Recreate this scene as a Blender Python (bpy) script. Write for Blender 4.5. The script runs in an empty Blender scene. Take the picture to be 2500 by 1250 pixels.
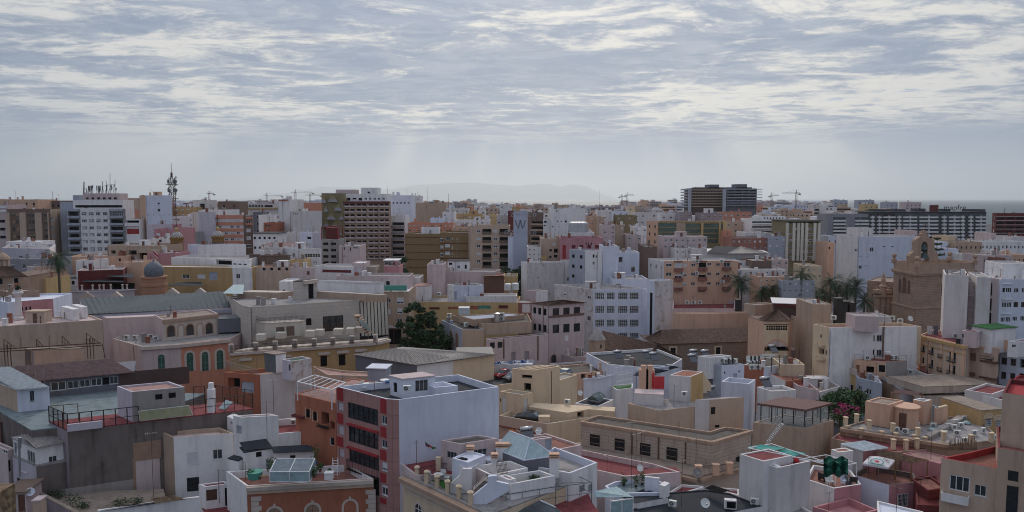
import bpy,math,random
from mathutils import Vector,Matrix
R=random.Random(11)
sc=bpy.context.scene
# ---------------------------------------------------------------- camera
HC,F=45.0,1800.0
PIT=math.atan(140/F);CP,SP=math.cos(PIT),math.sin(PIT)
CAM=Vector((0,0,HC))
cd=bpy.data.cameras.new('camera');cam=bpy.data.objects.new('camera',cd)
sc.collection.objects.link(cam);sc.camera=cam
cam.location=CAM;cam.rotation_euler=(math.pi/2-PIT,0,0)
cd.sensor_width=36;cd.lens=36*F/2500;cd.clip_end=90000;cd.clip_start=.5
# ---------------------------------------------------------------- sky and sun
SUN_AZ,SUN_EL=math.radians(4),math.radians(33)
SD=Vector((math.sin(SUN_AZ)*math.cos(SUN_EL),math.cos(SUN_AZ)*math.cos(SUN_EL),math.sin(SUN_EL)))
W=bpy.data.worlds.new('World');sc.world=W;W.use_nodes=True
nt=W.node_tree;nt.nodes.clear()
def N(t,**k):
    n=nt.nodes.new(t)
    for a,v in k.items():setattr(n,a,v)
    return n
def L(a,b):nt.links.new(a,b)
def MA(op,a,b=None,c=None,clamp=False):
    n=N('ShaderNodeMath',operation=op,use_clamp=clamp)
    for i,v in enumerate((a,b,c)):
        if v is None:continue
        if isinstance(v,(int,float)):n.inputs[i].default_value=v
        else:L(v,n.inputs[i])
    return n.outputs[0]
def MIXC(f,a,b):
    n=N('ShaderNodeMix',data_type='RGBA')
    for i,v in ((0,f),(6,a),(7,b)):
        if isinstance(v,(int,float)):n.inputs[i].default_value=v
        elif isinstance(v,tuple):n.inputs[i].default_value=v+(1,)
        else:L(v,n.inputs[i])
    return n.outputs[2]
def SMOOTH(v,a,b):
    n=N('ShaderNodeMapRange',interpolation_type='SMOOTHSTEP')
    L(v,n.inputs[0]);n.inputs[1].default_value=a;n.inputs[2].default_value=b
    return n.outputs[0]
def NOISE(vec,scale,detail,rough=.55,dist=0):
    n=N('ShaderNodeTexNoise');L(vec,n.inputs['Vector'])
    n.inputs['Scale'].default_value=scale;n.inputs['Detail'].default_value=detail
    n.inputs['Roughness'].default_value=rough;n.inputs['Distortion'].default_value=dist
    return n.outputs[0]
SKY_STRENGTH=0.1
tc=N('ShaderNodeTexCoord');sx=N('ShaderNodeSeparateXYZ');L(tc.outputs['Generated'],sx.inputs[0])
dx,dy,dz=sx.outputs
zz=MA('ADD',MA('MAXIMUM',dz,0.0),0.05)
cb=N('ShaderNodeCombineXYZ');L(MA('DIVIDE',dx,zz),cb.inputs[0]);L(MA('DIVIDE',dy,zz),cb.inputs[1])
pv=cb.outputs[0]
sky=N('ShaderNodeTexSky',sky_type='NISHITA',sun_disc=False,sun_elevation=SUN_EL,sun_rotation=SUN_AZ)
sky.air_density=1.0;sky.dust_density=1.5;sky.ozone_density=1.0
st_=N('ShaderNodeMapping');L(pv,st_.inputs[0]);st_.inputs['Scale'].default_value=(.72,1,1);st_.inputs['Location'].default_value=(3.1,1.7,0);pv=st_.outputs[0]
big=NOISE(pv,.5,3,.5,.3);mid=NOISE(pv,2.1,12,.68,.5);fine=NOISE(pv,7,8,.7,.4)
cl=MA('ADD',MA('ADD',MA('MULTIPLY',big,.55),MA('MULTIPLY',mid,.95)),MA('MULTIPLY',fine,.4))
vd=N('ShaderNodeVectorMath',operation='DOT_PRODUCT');L(tc.outputs['Generated'],vd.inputs[0]);vd.inputs[1].default_value=SD
glow=SMOOTH(vd.outputs['Value'],.45,1.0)
thick=SMOOTH(cl,.82,1.0)
bright=MIXC(glow,(5.6,5.9,6.4),(8.6,8.3,7.6))
grey=MIXC(glow,(2.2,2.8,3.9),(2.45,3.15,4.5))
mott=SMOOTH(NOISE(pv,3.4,10,.68,.8),.40,.66)
grey=MIXC(MA('MULTIPLY',mott,.6),grey,MIXC(glow,(3.8,4.35,5.2),(5.0,5.5,6.3)))
cloud=MIXC(thick,bright,grey)
cloud=MIXC(MA('MULTIPLY',SMOOTH(fine,.35,.7),.18),cloud,MIXC(glow,(3.2,3.7,4.5),(5.6,5.9,6.4)))
gap=SMOOTH(cl,.75,.67)
cloud=MIXC(MA('MULTIPLY',gap,.6),cloud,(2.5,3.9,6.0))
low=SMOOTH(MA('ADD',dz,MA('MULTIPLY',MA('SUBTRACT',mid,.5),.09)),.105,.06)
lowc=MIXC(SMOOTH(dz,.10,.0),MIXC(glow,(2.3,2.95,4.1),(2.7,3.5,5.0)),MIXC(glow,(3.2,3.8,4.8),(5.2,5.8,6.7)))
streak=N('ShaderNodeMapping');L(pv,streak.inputs[0]);streak.inputs['Scale'].default_value=(.16,1,1)
lowc=MIXC(MA('MULTIPLY',SMOOTH(NOISE(streak.outputs[0],.9,6,.6),.5,.72),.35),lowc,MIXC(glow,(4,4.4,4.8),(6.2,6.3,6.3)))
ang=MA('ARCTAN2',MA('SUBTRACT',dx,SD.x),MA('SUBTRACT',SD.z,dz));ca=N('ShaderNodeCombineXYZ');L(ang,ca.inputs[0])
ray_=MA('MULTIPLY',SMOOTH(NOISE(ca.outputs[0],3.0,3,.5),.46,.62),MA('MULTIPLY',SMOOTH(dy,.0,.6),.85))
lowc=MIXC(ray_,lowc,MIXC(glow,(4.4,4.8,5.2),(6.6,6.9,7.0)))
cloud=MIXC(low,cloud,lowc)
col=MIXC(.95,sky.outputs[0],cloud)
cie=MA('ADD',1,MA('MULTIPLY',MA('MAXIMUM',MA('SUBTRACT',dz,.2),0.0),1.15))
cs=N('ShaderNodeVectorMath',operation='SCALE');L(col,cs.inputs[0]);L(cie,cs.inputs['Scale']);col=cs.outputs[0]
bg=N('ShaderNodeBackground');bg.inputs[1].default_value=SKY_STRENGTH;L(col,bg.inputs[0])
wo=N('ShaderNodeOutputWorld');L(bg.outputs[0],wo.inputs[0])
sl=bpy.data.lights.new('sun','SUN');sl.energy=1.5;sl.angle=math.radians(10);sl.color=(1,.89,.76)
so=bpy.data.objects.new('sun',sl);sc.collection.objects.link(so)
so.rotation_euler=SD.to_track_quat('Z','Y').to_euler()
vs=sc.view_settings;vs.view_transform='Standard';vs.look='None';vs.exposure=-.14;vs.gamma=1;vs.use_curve_mapping=False
cy=sc.cycles;cy.use_denoising=True;cy.max_bounces=5;cy.diffuse_bounces=3;cy.glossy_bounces=2
cy.transmission_bounces=3;cy.transparent_max_bounces=6;cy.volume_bounces=1;cy.use_adaptive_sampling=True
cy.pixel_filter_type='BLACKMAN_HARRIS';cy.filter_width=1.05;cy.caustics_reflective=False;cy.caustics_refractive=False
# ---------------------------------------------------------------- pixel -> world
S1,S2=500/2083,500/1953
TILE={'f':(0,0,1)}
for i in range(5):
    TILE['t%d'%i]=(500*i,400,S1);TILE['m%d'%i]=(500*i,660,S1);TILE['b%d'%i]=(500*i,930,S2)
def px(t,p):
    if isinstance(p[0],str):t,p=p[0],p[1:]
    x0,y0,s=TILE[t];return x0+p[0]*s,y0+p[1]*s
def ray(t,p):
    x,y=px(t,p);a,b=(x-1250)/F,-(y-625)/F
    return Vector((a,CP+b*SP,-SP+b*CP))
def pz(t,p,z):d=ray(t,p);return CAM+d*((z-HC)/d.z)
def pD(t,p,D):d=ray(t,p);return CAM+d*(D/d.y)
def screen(v):
    d=Vector(v)-CAM;f=d.y*CP-d.z*SP;u=d.y*SP+d.z*CP
    return 1250+F*d.x/f,625-F*u/f
# ---------------------------------------------------------------- materials
MATS={}
def newmat(key):
    m=bpy.data.materials.new(key);m.use_nodes=True;MATS[key]=m
    return m,m.node_tree.nodes,m.node_tree.links,m.node_tree.nodes['Principled BSDF']
def nn(ns,ls,t,ins=None,**k):
    n=ns.new(t)
    for a,v in k.items():setattr(n,a,v)
    for i,v in (ins or {}).items():
        if hasattr(v,'is_output') or isinstance(v,bpy.types.NodeSocket):ls.new(v,n.inputs[i])
        else:n.inputs[i].default_value=v
    return n
def stucco(key,c,dirt=.35,rough=.9,big=1.0,spots=.0):
    """Painted render: blotches, rain streaks, patches of other tone, all with shapes of their own."""
    dc=tuple(x*q for x,q in zip(c,(.36,.33,.31)))
    m,ns,ls,b=newmat(key)
    g=ns.new('ShaderNodeNewGeometry').outputs['Position']
    oi=ns.new('ShaderNodeObjectInfo')
    mp=nn(ns,ls,'ShaderNodeMapping',{0:g,'Scale':(1.1,1.1,.13)})
    n1=nn(ns,ls,'ShaderNodeTexNoise',{'Vector':mp.outputs[0],'Scale':.9,'Detail':6,'Roughness':.62})
    n2=nn(ns,ls,'ShaderNodeTexNoise',{'Vector':g,'Scale':.35*big,'Detail':7,'Roughness':.65})
    r1=nn(ns,ls,'ShaderNodeMapRange',{0:n1.outputs[0],1:.48,2:.78})
    r2=nn(ns,ls,'ShaderNodeMapRange',{0:n2.outputs[0],1:.52,2:.8})
    ad=nn(ns,ls,'ShaderNodeMath',{0:r1.outputs[0],1:r2.outputs[0]},operation='ADD',use_clamp=True)
    f=nn(ns,ls,'ShaderNodeMath',{0:ad.outputs[0],1:dirt},operation='MULTIPLY')
    t=nn(ns,ls,'ShaderNodeMapRange',{0:n2.outputs[0],1:.3,2:.7,3:.88,4:1.08})
    rt=nn(ns,ls,'ShaderNodeMapRange',{0:oi.outputs['Random'],3:.95,4:1.05})
    tt=nn(ns,ls,'ShaderNodeMath',{0:t.outputs[0],1:rt.outputs[0]},operation='MULTIPLY')
    cc=nn(ns,ls,'ShaderNodeVectorMath',{0:c},operation='SCALE');ls.new(tt.outputs[0],cc.inputs['Scale'])
    mx=nn(ns,ls,'ShaderNodeMix',{0:f.outputs[0],6:cc.outputs[0],7:dc+(1,)},data_type='RGBA')
    o=mx.outputs[2]
    if spots:
        n3=nn(ns,ls,'ShaderNodeTexNoise',{'Vector':g,'Scale':.55,'Detail':9,'Roughness':.7})
        r3=nn(ns,ls,'ShaderNodeMapRange',{0:n3.outputs[0],1:.56,2:.6})
        f3=nn(ns,ls,'ShaderNodeMath',{0:r3.outputs[0],1:spots},operation='MULTIPLY')
        o=nn(ns,ls,'ShaderNodeMix',{0:f3.outputs[0],6:o,7:(.36,.25,.19,1)},data_type='RGBA').outputs[2]
    ls.new(o,b.inputs['Base Color']);b.inputs['Roughness'].default_value=rough;b.inputs['Specular IOR Level'].default_value=.25
    n4=nn(ns,ls,'ShaderNodeTexNoise',{'Vector':g,'Scale':9,'Detail':4})
    bp=nn(ns,ls,'ShaderNodeBump',{'Height':n4.outputs[0],'Strength':.25,'Distance':.03});ls.new(bp.outputs[0],b.inputs['Normal'])
    return m
def plain(key,c,rough=.6,metal=0,spec=.4,var=.12):
    m,ns,ls,b=newmat(key)
    g=ns.new('ShaderNodeNewGeometry').outputs['Position']
    n=nn(ns,ls,'ShaderNodeTexNoise',{'Vector':g,'Scale':1.7,'Detail':5})
    t=nn(ns,ls,'ShaderNodeMapRange',{0:n.outputs[0],1:.3,2:.7,3:1-var,4:1+var})
    cc=nn(ns,ls,'ShaderNodeVectorMath',{0:c},operation='SCALE');ls.new(t.outputs[0],cc.inputs['Scale'])
    ls.new(cc.outputs[0],b.inputs['Base Color'])
    b.inputs['Roughness'].default_value=rough;b.inputs['Metallic'].default_value=metal;b.inputs['Specular IOR Level'].default_value=spec
    return m
def brick(key,c1,c2,mortar,bw,bh,dirt=.3,off=.5):
    """Coursed masonry on walls of any direction: u = along the wall, v = height."""
    m,ns,ls,b=newmat(key)
    ge=ns.new('ShaderNodeNewGeometry');g=ge.outputs['Position']
    s=nn(ns,ls,'ShaderNodeSeparateXYZ',{0:g});sn=nn(ns,ls,'ShaderNodeSeparateXYZ',{0:ge.outputs['True Normal']})
    a1=nn(ns,ls,'ShaderNodeMath',{0:s.outputs[0],1:sn.outputs[1]},operation='MULTIPLY')
    a2=nn(ns,ls,'ShaderNodeMath',{0:s.outputs[1],1:sn.outputs[0]},operation='MULTIPLY')
    u=nn(ns,ls,'ShaderNodeMath',{0:a1.outputs[0],1:a2.outputs[0]},operation='SUBTRACT')
    cb=nn(ns,ls,'ShaderNodeCombineXYZ',{0:u.outputs[0],1:s.outputs[2]})
    bt=nn(ns,ls,'ShaderNodeTexBrick',{'Vector':cb.outputs[0],'Color1':c1+(1,),'Color2':c2+(1,),'Mortar':mortar+(1,),'Scale':1,'Mortar Size':.03,'Brick Width':bw,'Row Height':bh,'Bias':0.},offset=off)
    n2=nn(ns,ls,'ShaderNodeTexNoise',{'Vector':g,'Scale':.4,'Detail':7,'Roughness':.65})
    r2=nn(ns,ls,'ShaderNodeMapRange',{0:n2.outputs[0],1:.45,2:.75,3:0,4:dirt})
    mx=nn(ns,ls,'ShaderNodeMix',{0:r2.outputs[0],6:bt.outputs[0],7:(.09,.07,.06,1)},data_type='RGBA')
    ls.new(mx.outputs[2],b.inputs['Base Color']);b.inputs['Roughness'].default_value=.95
    bp=nn(ns,ls,'ShaderNodeBump',{'Height':bt.outputs[1],'Strength':.5,'Distance':.04});bp.invert=True;ls.new(bp.outputs[0],b.inputs['Normal'])
    return m
def rubble(key,c,c2,sc_=3.0):
    m,ns,ls,b=newmat(key)
    g=ns.new('ShaderNodeNewGeometry').outputs['Position']
    v=nn(ns,ls,'ShaderNodeTexVoronoi',{'Vector':g,'Scale':sc_})
    n2=nn(ns,ls,'ShaderNodeTexNoise',{'Vector':g,'Scale':.8,'Detail':8,'Roughness':.7})
    s=nn(ns,ls,'ShaderNodeSeparateColor',{0:v.outputs['Color']})
    mx=nn(ns,ls,'ShaderNodeMix',{0:s.outputs[0],6:c+(1,),7:c2+(1,)},data_type='RGBA')
    mx2=nn(ns,ls,'ShaderNodeMix',{0:n2.outputs[0],6:mx.outputs[2],7:tuple(x*.6 for x in c)+(1,)},data_type='RGBA')
    ls.new(mx2.outputs[2],b.inputs['Base Color']);b.inputs['Roughness'].default_value=.95
    bp=nn(ns,ls,'ShaderNodeBump',{'Height':v.outputs['Distance'],'Strength':.7,'Distance':.08});bp.invert=True;ls.new(bp.outputs[0],b.inputs['Normal'])
    return m
for k,c,d in (('white',(0.77,0.735,0.735),.42),('white2',(0.66,0.61,0.605),.42),('bwhite',(0.66,0.68,0.78),.28),('lilac',(0.54,0.49,0.55),.35),
                ('cream',(0.66,0.51,0.36),.3),('beige',(0.54,0.4,0.31),.42),('tan',(0.46,0.335,0.255),.45),('peach',(0.65,0.41,0.295),.35),
                ('pink',(0.5,0.24,0.26),0.5),('ppink',(0.58,0.46,0.455),.4),('orange',(0.41,0.15,0.09),0.45),('salmon',(0.6,0.26,0.175),.28),
                ('ochre',(0.48,0.31,0.15),.35),('yellow',(0.58,0.4,0.2),.3),('grey',(0.3,0.29,0.315),.4),('dgrey',(.16,.16,.19),.35),
                ('bgrey',(0.38,0.4,0.47),.35),('cement',(0.185,0.15,0.14),0.9),('brown',(0.19,0.13,0.105),.4),('maroon',(0.15,0.034,0.036),.3),
                ('red',(0.34,0.04,0.045),.3),('olive',(0.24,0.195,0.11),.3),('stone',(0.42,0.285,0.21),.45),('limestone',(0.57,0.48,0.42),.3),
                ('terr',(0.27,0.12,0.095),0.75),('floorred',(0.21,0.054,0.06),0.75),('floorpink',(0.37,0.22,0.2),0.75),('gravel',(0.115,0.098,0.088),0.7),
                ('roofgrey',(0.31,0.285,0.285),0.75),('rooftan',(0.31,0.245,0.205),0.7),('tar',(.030,.033,.042),.25),('asphalt',(0.07,0.07,0.078),.4),
                ('turq',(0.185,0.225,0.245),0.75),('concrete',(0.33,0.295,0.28),.5),('ivory',(0.62,0.57,0.5),.3),('mauve',(0.32,0.265,0.29),.4),('dbrown',(.10,.065,.06),.3),
                ('sea_green',(.10,.30,.24),.2),('glassblue',(.25,.33,.40),.2)):
    stucco(k,c,d)
stucco('dslab',(.075,.075,.09),.3);stucco('drum',(.38,.19,.12),.3);stucco('drumo',(.25,.135,.045),.35)
stucco('weather',(.60,.55,.55),.5,spots=.75)
stucco('weather2',(.46,.38,.33),.75,spots=.35)
plain('glass',(.030,.036,.045),.08,0,.7,.3);plain('glass2',(.09,.12,.15),.1,0,.8,.3)
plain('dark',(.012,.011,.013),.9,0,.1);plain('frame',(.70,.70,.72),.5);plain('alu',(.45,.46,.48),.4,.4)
plain('brownframe',(.13,.06,.04),.6);plain('shutter',(.58,.58,.60),.6,var=.06);plain('shutterb',(.30,.20,.14),.7)
plain('black',(.02,.018,.02),.5);plain('rust',(.10,.045,.03),.9,var=.5);plain('metal',(.35,.36,.38),.4,.7)
plain('zinc',(.115,.125,.135),.7,0,.3,.12);plain('zincl',(.22,.2,.195),.7,0,.3,.2);plain('acwhite',(.62,.62,.60),.5);plain('steel',(.5,.5,.52),.3,.8)
plain('tilebrown',(.105,.06,.045),.9,var=.5);plain('tilered',(.26,.10,.07),.9,var=.4);plain('corr',(.24,.16,.15),.75,.1,var=.25)
plain('corrw',(.50,.53,.55),.5,.1,var=.2);plain('green',(.05,.16,.05),.9);plain('turf',(.03,.12,.02),1);plain('teal',(.02,.25,.22),.7)
plain('netgreen',(.014,.12,.08),.8);plain('blue',(.05,.16,.40),.6);plain('leaf',(.045,.09,.03),.8,var=.45);plain('leafd',(.03,.062,.024),.85,var=.5)
plain('palm',(.032,.058,.026),.75,var=.35);plain('bark',(.10,.07,.05),.95,var=.4);plain('magenta',(.40,.03,.15),.8);plain('redpaint',(.26,.01,.02),.25,.2,.6)
plain('greypaint',(.15,.16,.17),.3,.2,.6);plain('blackpaint',(.012,.012,.015),.2,0,.7);plain('tyre',(.02,.02,.02),.8);plain('signred',(.5,.03,.04),.5)
plain('cloth',(.62,.60,.62),.9);plain('orangedish',(.55,.17,.03),.5);plain('thatch',(.22,.15,.10),1,var=.5);plain('panel',(.02,.025,.05),.15,0,.7)
plain('wood',(.22,.12,.07),.7);plain('bronze',(.06,.08,.08),.5,.5);plain('domeblue',(.12,.135,.16),.7,0,.3,.25);plain('lattice',(.13,.065,.06),.8)
plain('skyglass',(.30,.40,.42),.12,0,.8,.15);plain('greenglass',(.045,.10,.085),.08,0,.8,.3);plain('signblue',(.42,.45,.55),.7);plain('ink',(.06,.07,.10),.8)
m,ns,ls,b=newmat('paneclear');b.inputs['Base Color'].default_value=(.55,.62,.60,1);b.inputs['Roughness'].default_value=.05;b.inputs['Alpha'].default_value=.35
plain('skyglass2',(.36,.36,.22),.25,0,.6,.1)
brick('ashlar',(.36,.23,.165),(.29,.185,.135),(.45,.33,.26),1.1,.42,.4)
brick('blocks',(.49,.395,.325),(.445,.36,.30),(.25,.2,.17),2.2,1.1,.35)
brick('panelpink',(.42,.22,.2),(.38,.2,.185),(.22,.12,.10),1.3,3.0,.25,0.)
brick('slab',(.55,.475,.41),(.49,.435,.40),(.40,.345,.30),1.6,.9,.15)
brick('ochrebrick',(.31,.195,.085),(.27,.17,.075),(.24,.16,.085),.5,.15,.15)
rubble('rubble',(.34,.25,.19),(.20,.15,.12));rubble('ruin',(.42,.26,.18),(.30,.20,.15),1.6);rubble('rock',(.24,.16,.095),(.15,.10,.06),5)
# ---------------------------------------------------------------- mesh builder
def lnk(o):sc.collection.objects.link(o)
class MB:
    def __init__(s):s.v,s.f,s.m=[],[],[]
    def add(s,vs,fs,mi=0):
        n=len(s.v);s.v+=[tuple(v) for v in vs];s.f+=[tuple(i+n for i in f) for f in fs];s.m+=[mi]*len(fs);return s
    def quad(s,a,b,c,d,mi=0):return s.add((a,b,c,d),((0,1,2,3),),mi)
    def box(s,x0,y0,z0,x1,y1,z1,mi=0):
        v=[(x,y,z) for z in (z0,z1) for y in (y0,y1) for x in (x0,x1)]
        return s.add(v,((0,2,3,1),(4,5,7,6),(0,1,5,4),(2,6,7,3),(0,4,6,2),(1,3,7,5)),mi)
    def prism(s,poly,z0,z1,mi=0,cap=True):
        n=len(poly);v=[(p[0],p[1],z0) for p in poly]+[(p[0],p[1],z1) for p in poly]
        f=[(i,(i+1)%n,n+(i+1)%n,n+i) for i in range(n)]
        if cap:f+=[tuple(range(n,2*n)),tuple(reversed(range(n)))]
        return s.add(v,f,mi)
    def hexa(s,lo,hi,mi=0):
        v=list(lo)+list(hi);n=len(lo)
        f=[(i,(i+1)%n,n+(i+1)%n,n+i) for i in range(n)]+[tuple(range(n,2*n)),tuple(reversed(range(n)))]
        return s.add(v,f,mi)
    def bar(s,a,b,r,mi=0,sides=4,r2=None):
        a,b=Vector(a),Vector(b);d=b-a
        if d.length<1e-5:return s
        q=d.to_track_quat('Z','Y');r2=r if r2 is None else r2
        v=[a+q@Vector((r*math.cos(t),r*math.sin(t),0)) for t in [math.pi/sides+i*2*math.pi/sides for i in range(sides)]]
        v+=[b+q@Vector((r2*math.cos(t),r2*math.sin(t),0)) for t in [math.pi/sides+i*2*math.pi/sides for i in range(sides)]]
        return s.hexa(v[:sides],v[sides:],mi)
    def lathe(s,c,prof,sides=16,mi=0):
        c=Vector(c);vs=[]
        for r,z in prof:vs+=[c+Vector((r*math.cos(i*2*math.pi/sides),r*math.sin(i*2*math.pi/sides),z)) for i in range(sides)]
        fs=[(k*sides+i,k*sides+(i+1)%sides,(k+1)*sides+(i+1)%sides,(k+1)*sides+i) for k in range(len(prof)-1) for i in range(sides)]
        return s.add(vs,fs,mi)
    def mesh(s,mats):
        me=bpy.data.meshes.new('mesh');me.from_pydata(s.v,[],s.f)
        for k in mats:me.materials.append(MATS[k])
        if len(mats)>1:me.polygons.foreach_set('material_index',s.m)
        me.update();return me
    def obj(s,name,mats,par=None,smooth=False):
        """World-space vertices; par is a record (root at par.o) or a part object with ['o']."""
        o0=Vector((0,0,0))
        if par is not None:o0=par.o
        s.v=[(v[0]-o0.x,v[1]-o0.y,v[2]-o0.z) for v in s.v]
        me=s.mesh([mats] if isinstance(mats,str) else mats)
        if smooth:me.polygons.foreach_set('use_smooth',[True]*len(me.polygons))
        o=bpy.data.objects.new(name,me);lnk(o)
        if par is not None:o.parent=par.root
        return o
class Rec:
    def __init__(s,root,o):s.root,s.o=root,Vector(o)
THINGS=[]
def tag(o,label,cat,group=None):
    o['label']=label;o['category']=cat;o['kind']='thing'
    if group:o['group']=group
    THINGS.append(o);return o
def empty(name,loc,label,cat,group=None):
    e=bpy.data.objects.new(name,None);lnk(e);e.location=loc;e.empty_display_size=.5
    tag(e,label,cat,group);return Rec(e,loc)
def solo(name,label,cat,loc,mb,mats,group=None,smooth=False):
    """A thing that is one mesh with its origin at loc (vertices given in world space)."""
    loc=Vector(loc);mb.v=[(v[0]-loc.x,v[1]-loc.y,v[2]-loc.z) for v in mb.v]
    me=mb.mesh([mats] if isinstance(mats,str) else mats)
    if smooth:me.polygons.foreach_set('use_smooth',[True]*len(me.polygons))
    o=bpy.data.objects.new(name,me);lnk(o);o.location=loc;tag(o,label,cat,group);return Rec(o,loc)
def struct(name,mb,mats,kind='structure'):
    o=mb.obj(name,mats);o['kind']=kind;return o
# ---------------------------------------------------------------- windows (unit size, x across, z up, -y out)
WM={}
def unit(kind,c):
    if (kind,c) in WM:return WM[(kind,c)]
    fr=MB();pn=MB();sh=None;P='glass'
    def ring(m,t,y0,y1,tz=None):
        tz=tz or t
        m.box(-.5,y0,0,-.5+t,y1,1);m.box(.5-t,y0,0,.5,y1,1)
        m.box(-.5+t,y0,0,.5-t,y1,tz);m.box(-.5+t,y0,1-tz,.5-t,y1,1)
    pn.quad((-.5,.13,0),(.5,.13,0),(.5,.13,1),(-.5,.13,1))
    k=kind[0]
    if k in 'ws':
        ring(fr,.05,.06,.13,.045);fr.box(-.025,.06,.045,.025,.13,.955);fr.box(-.56,-.06,-.05,.56,.06,0)
    if k=='m':
        ring(fr,.03,.05,.13,.05)
        for i in range(1,6):fr.box(-.5+i/6-.012,.05,.05,-.5+i/6+.012,.13,.95)
        fr.box(-.47,.05,.55,.47,.12,.58)
    if k=='p':
        ring(fr,.05,.05,.13,.05)
        for i in range(1,3):fr.box(-.5+i/3-.02,.05,.05,-.5+i/3+.02,.13,.95)
    if k=='q':
        ring(fr,.05,.04,.13,.05)
        for i in range(1,5):fr.box(-.5+i/5-.014,.06,.05,-.5+i/5+.014,.12,.95);fr.box(-.45,.062,i/5-.012,.45,.118,i/5+.012)
    if k=='g':
        ring(fr,.04,-.03,.02,.03)
        for i in range(1,8):fr.box(-.5+i/8-.012,-.02,.03,-.5+i/8+.012,0,.97)
        for z in (.33,.66):fr.box(-.46,-.025,z-.008,.46,.005,z+.008)
    if k=='d':P='dark';ring(fr,.03,.02,.13,.02)
    if k=='x':P='dark';fr=None
    if k=='v':
        ring(fr,.06,.02,.13,.04);fr.box(-.03,.03,.04,.03,.12,.96)
        for i in range(12):fr.box(-.44,.05,.05+i*.075,.44,.1,.09+i*.075)
    if k=='b':
        P=c;fr=None
    if k=='s':
        q={'s':.45,'s1':.25,'s2':.7,'s3':1.0}[kind]
        sh=MB();sh.box(-.46,.03,1-q,.46,.058,.97)
        for i in range(int(q*9)):sh.box(-.46,.022,1-(i+1)*.11,.46,.03,1-(i+1)*.11+.075)
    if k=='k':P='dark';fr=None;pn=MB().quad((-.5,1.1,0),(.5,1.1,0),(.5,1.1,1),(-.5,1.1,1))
    fm={'white':'frame','brown':'brownframe','alu':'alu','grey':'zinc','black':'black'}.get(c,'frame')
    sm='shutterb' if c=='brown' else 'shutter'
    one=MB();mats=[]
    for mb_,mt in ((fr,fm),(pn,P if P in MATS else 'dark'),(sh,sm)):
        if mb_ is None:continue
        one.add(mb_.v,mb_.f,len(mats));mats.append(mt)
    WM[(kind,c)]=(one.mesh(mats),fr.mesh([fm]) if fr else None,pn.mesh([P if P in MATS else 'dark']),sh.mesh([sm]) if sh else None)
    return WM[(kind,c)]
def put(name,me,rec,loc,rz,scale):
    o=bpy.data.objects.new(name,me);lnk(o);o.parent=rec.root;o.location=Vector(loc)-rec.o
    o.rotation_euler=(0,0,rz);o.scale=scale;return o
def window(rec,kind,c,a,dxv,u0,v0,u1,v1,pxw):
    if kind=='s':kind=R.choice(('s','s1','s1','s2','w','w','s3'))
    one,fr,pn,sh=unit(kind,c)
    loc=(a.x+dxv.x*(u0+u1)/2,a.y+dxv.y*(u0+u1)/2,v0);rz=math.atan2(dxv.y,dxv.x);s=(u1-u0,1,v1-v0)
    nm='door' if (v1-v0)>1.75*(u1-u0) and kind in ('d','b') else 'window'
    if pxw<17 or fr is None:return put(nm,one,rec,loc,rz,s)
    w=put(nm,fr,rec,loc,rz,s)
    for q,me in (('pane',pn),('shutter',sh)):
        if me:o=bpy.data.objects.new(q,me);lnk(o);o.parent=w
    return w
# ---------------------------------------------------------------- buildings
def inset(P,d):
    n=len(P);out=[]
    for i in range(n):
        a,b,c=P[i-1],P[i],P[(i+1)%n]
        e1,e2=(b-a).normalized(),(c-b).normalized()
        n1,n2=Vector((-e1.y,e1.x)),Vector((-e2.y,e2.x))
        k=1+n1.dot(n2)
        out.append(b+(n1+n2)*(d/max(k,.35)))
    return out
class Wall:
    def __init__(s,a,b,z0,z1):
        s.a,s.b,s.z0,s.z1=a,b,z0,z1;s.L=(b-a).length;s.d=(b-a)/s.L;s.n=Vector((s.d.y,-s.d.x))
    def uv(s,t,p):
        d=ray(t,p);n3=Vector((s.n.x,s.n.y,0));den=d.dot(n3)
        if abs(den)<1e-6:den=1e-6
        P=CAM+d*((Vector((s.a.x,s.a.y,0))-CAM).dot(n3)/den)
        return (P.xy-s.a).dot(s.d),P.z
    def w(s,u,v,out=0):return Vector((s.a.x+s.d.x*u+s.n.x*out,s.a.y+s.d.y*u+s.n.y*out,v))
    def rects(s,t,e):
        u0,v1=s.uv(t,e[:2]);u1,v0=s.uv(t,e[2:4])
        if len(e)<8:return [(u0,v0,u1,v1)]
        nc,nr,wf,hf=e[4:8];W_,H_=u1-u0,v1-v0;ww,hh=W_*wf/nc,H_*hf/nr;out=[]
        for j in range(nr):
            for i in range(nc):
                x=u0+(W_-ww)*(i/(nc-1) if nc>1 else 0);y=v0+(H_-hh)*(j/(nr-1) if nr>1 else 0)
                out.append((x,y,x+ww,y+hh))
        return out
def boxon(rec,wl,r,out,mat,name,ins=.05):
    m=MB();u0,v0,u1,v1=r
    lo=[wl.w(u0,v0,-ins),wl.w(u0,v0,out),wl.w(u1,v0,out),wl.w(u1,v0,-ins)]
    hi=[wl.w(u0,v1,-ins),wl.w(u0,v1,out),wl.w(u1,v1,out),wl.w(u1,v1,-ins)]
    return m.hexa(lo,hi).obj(name,mat,rec)
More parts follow.
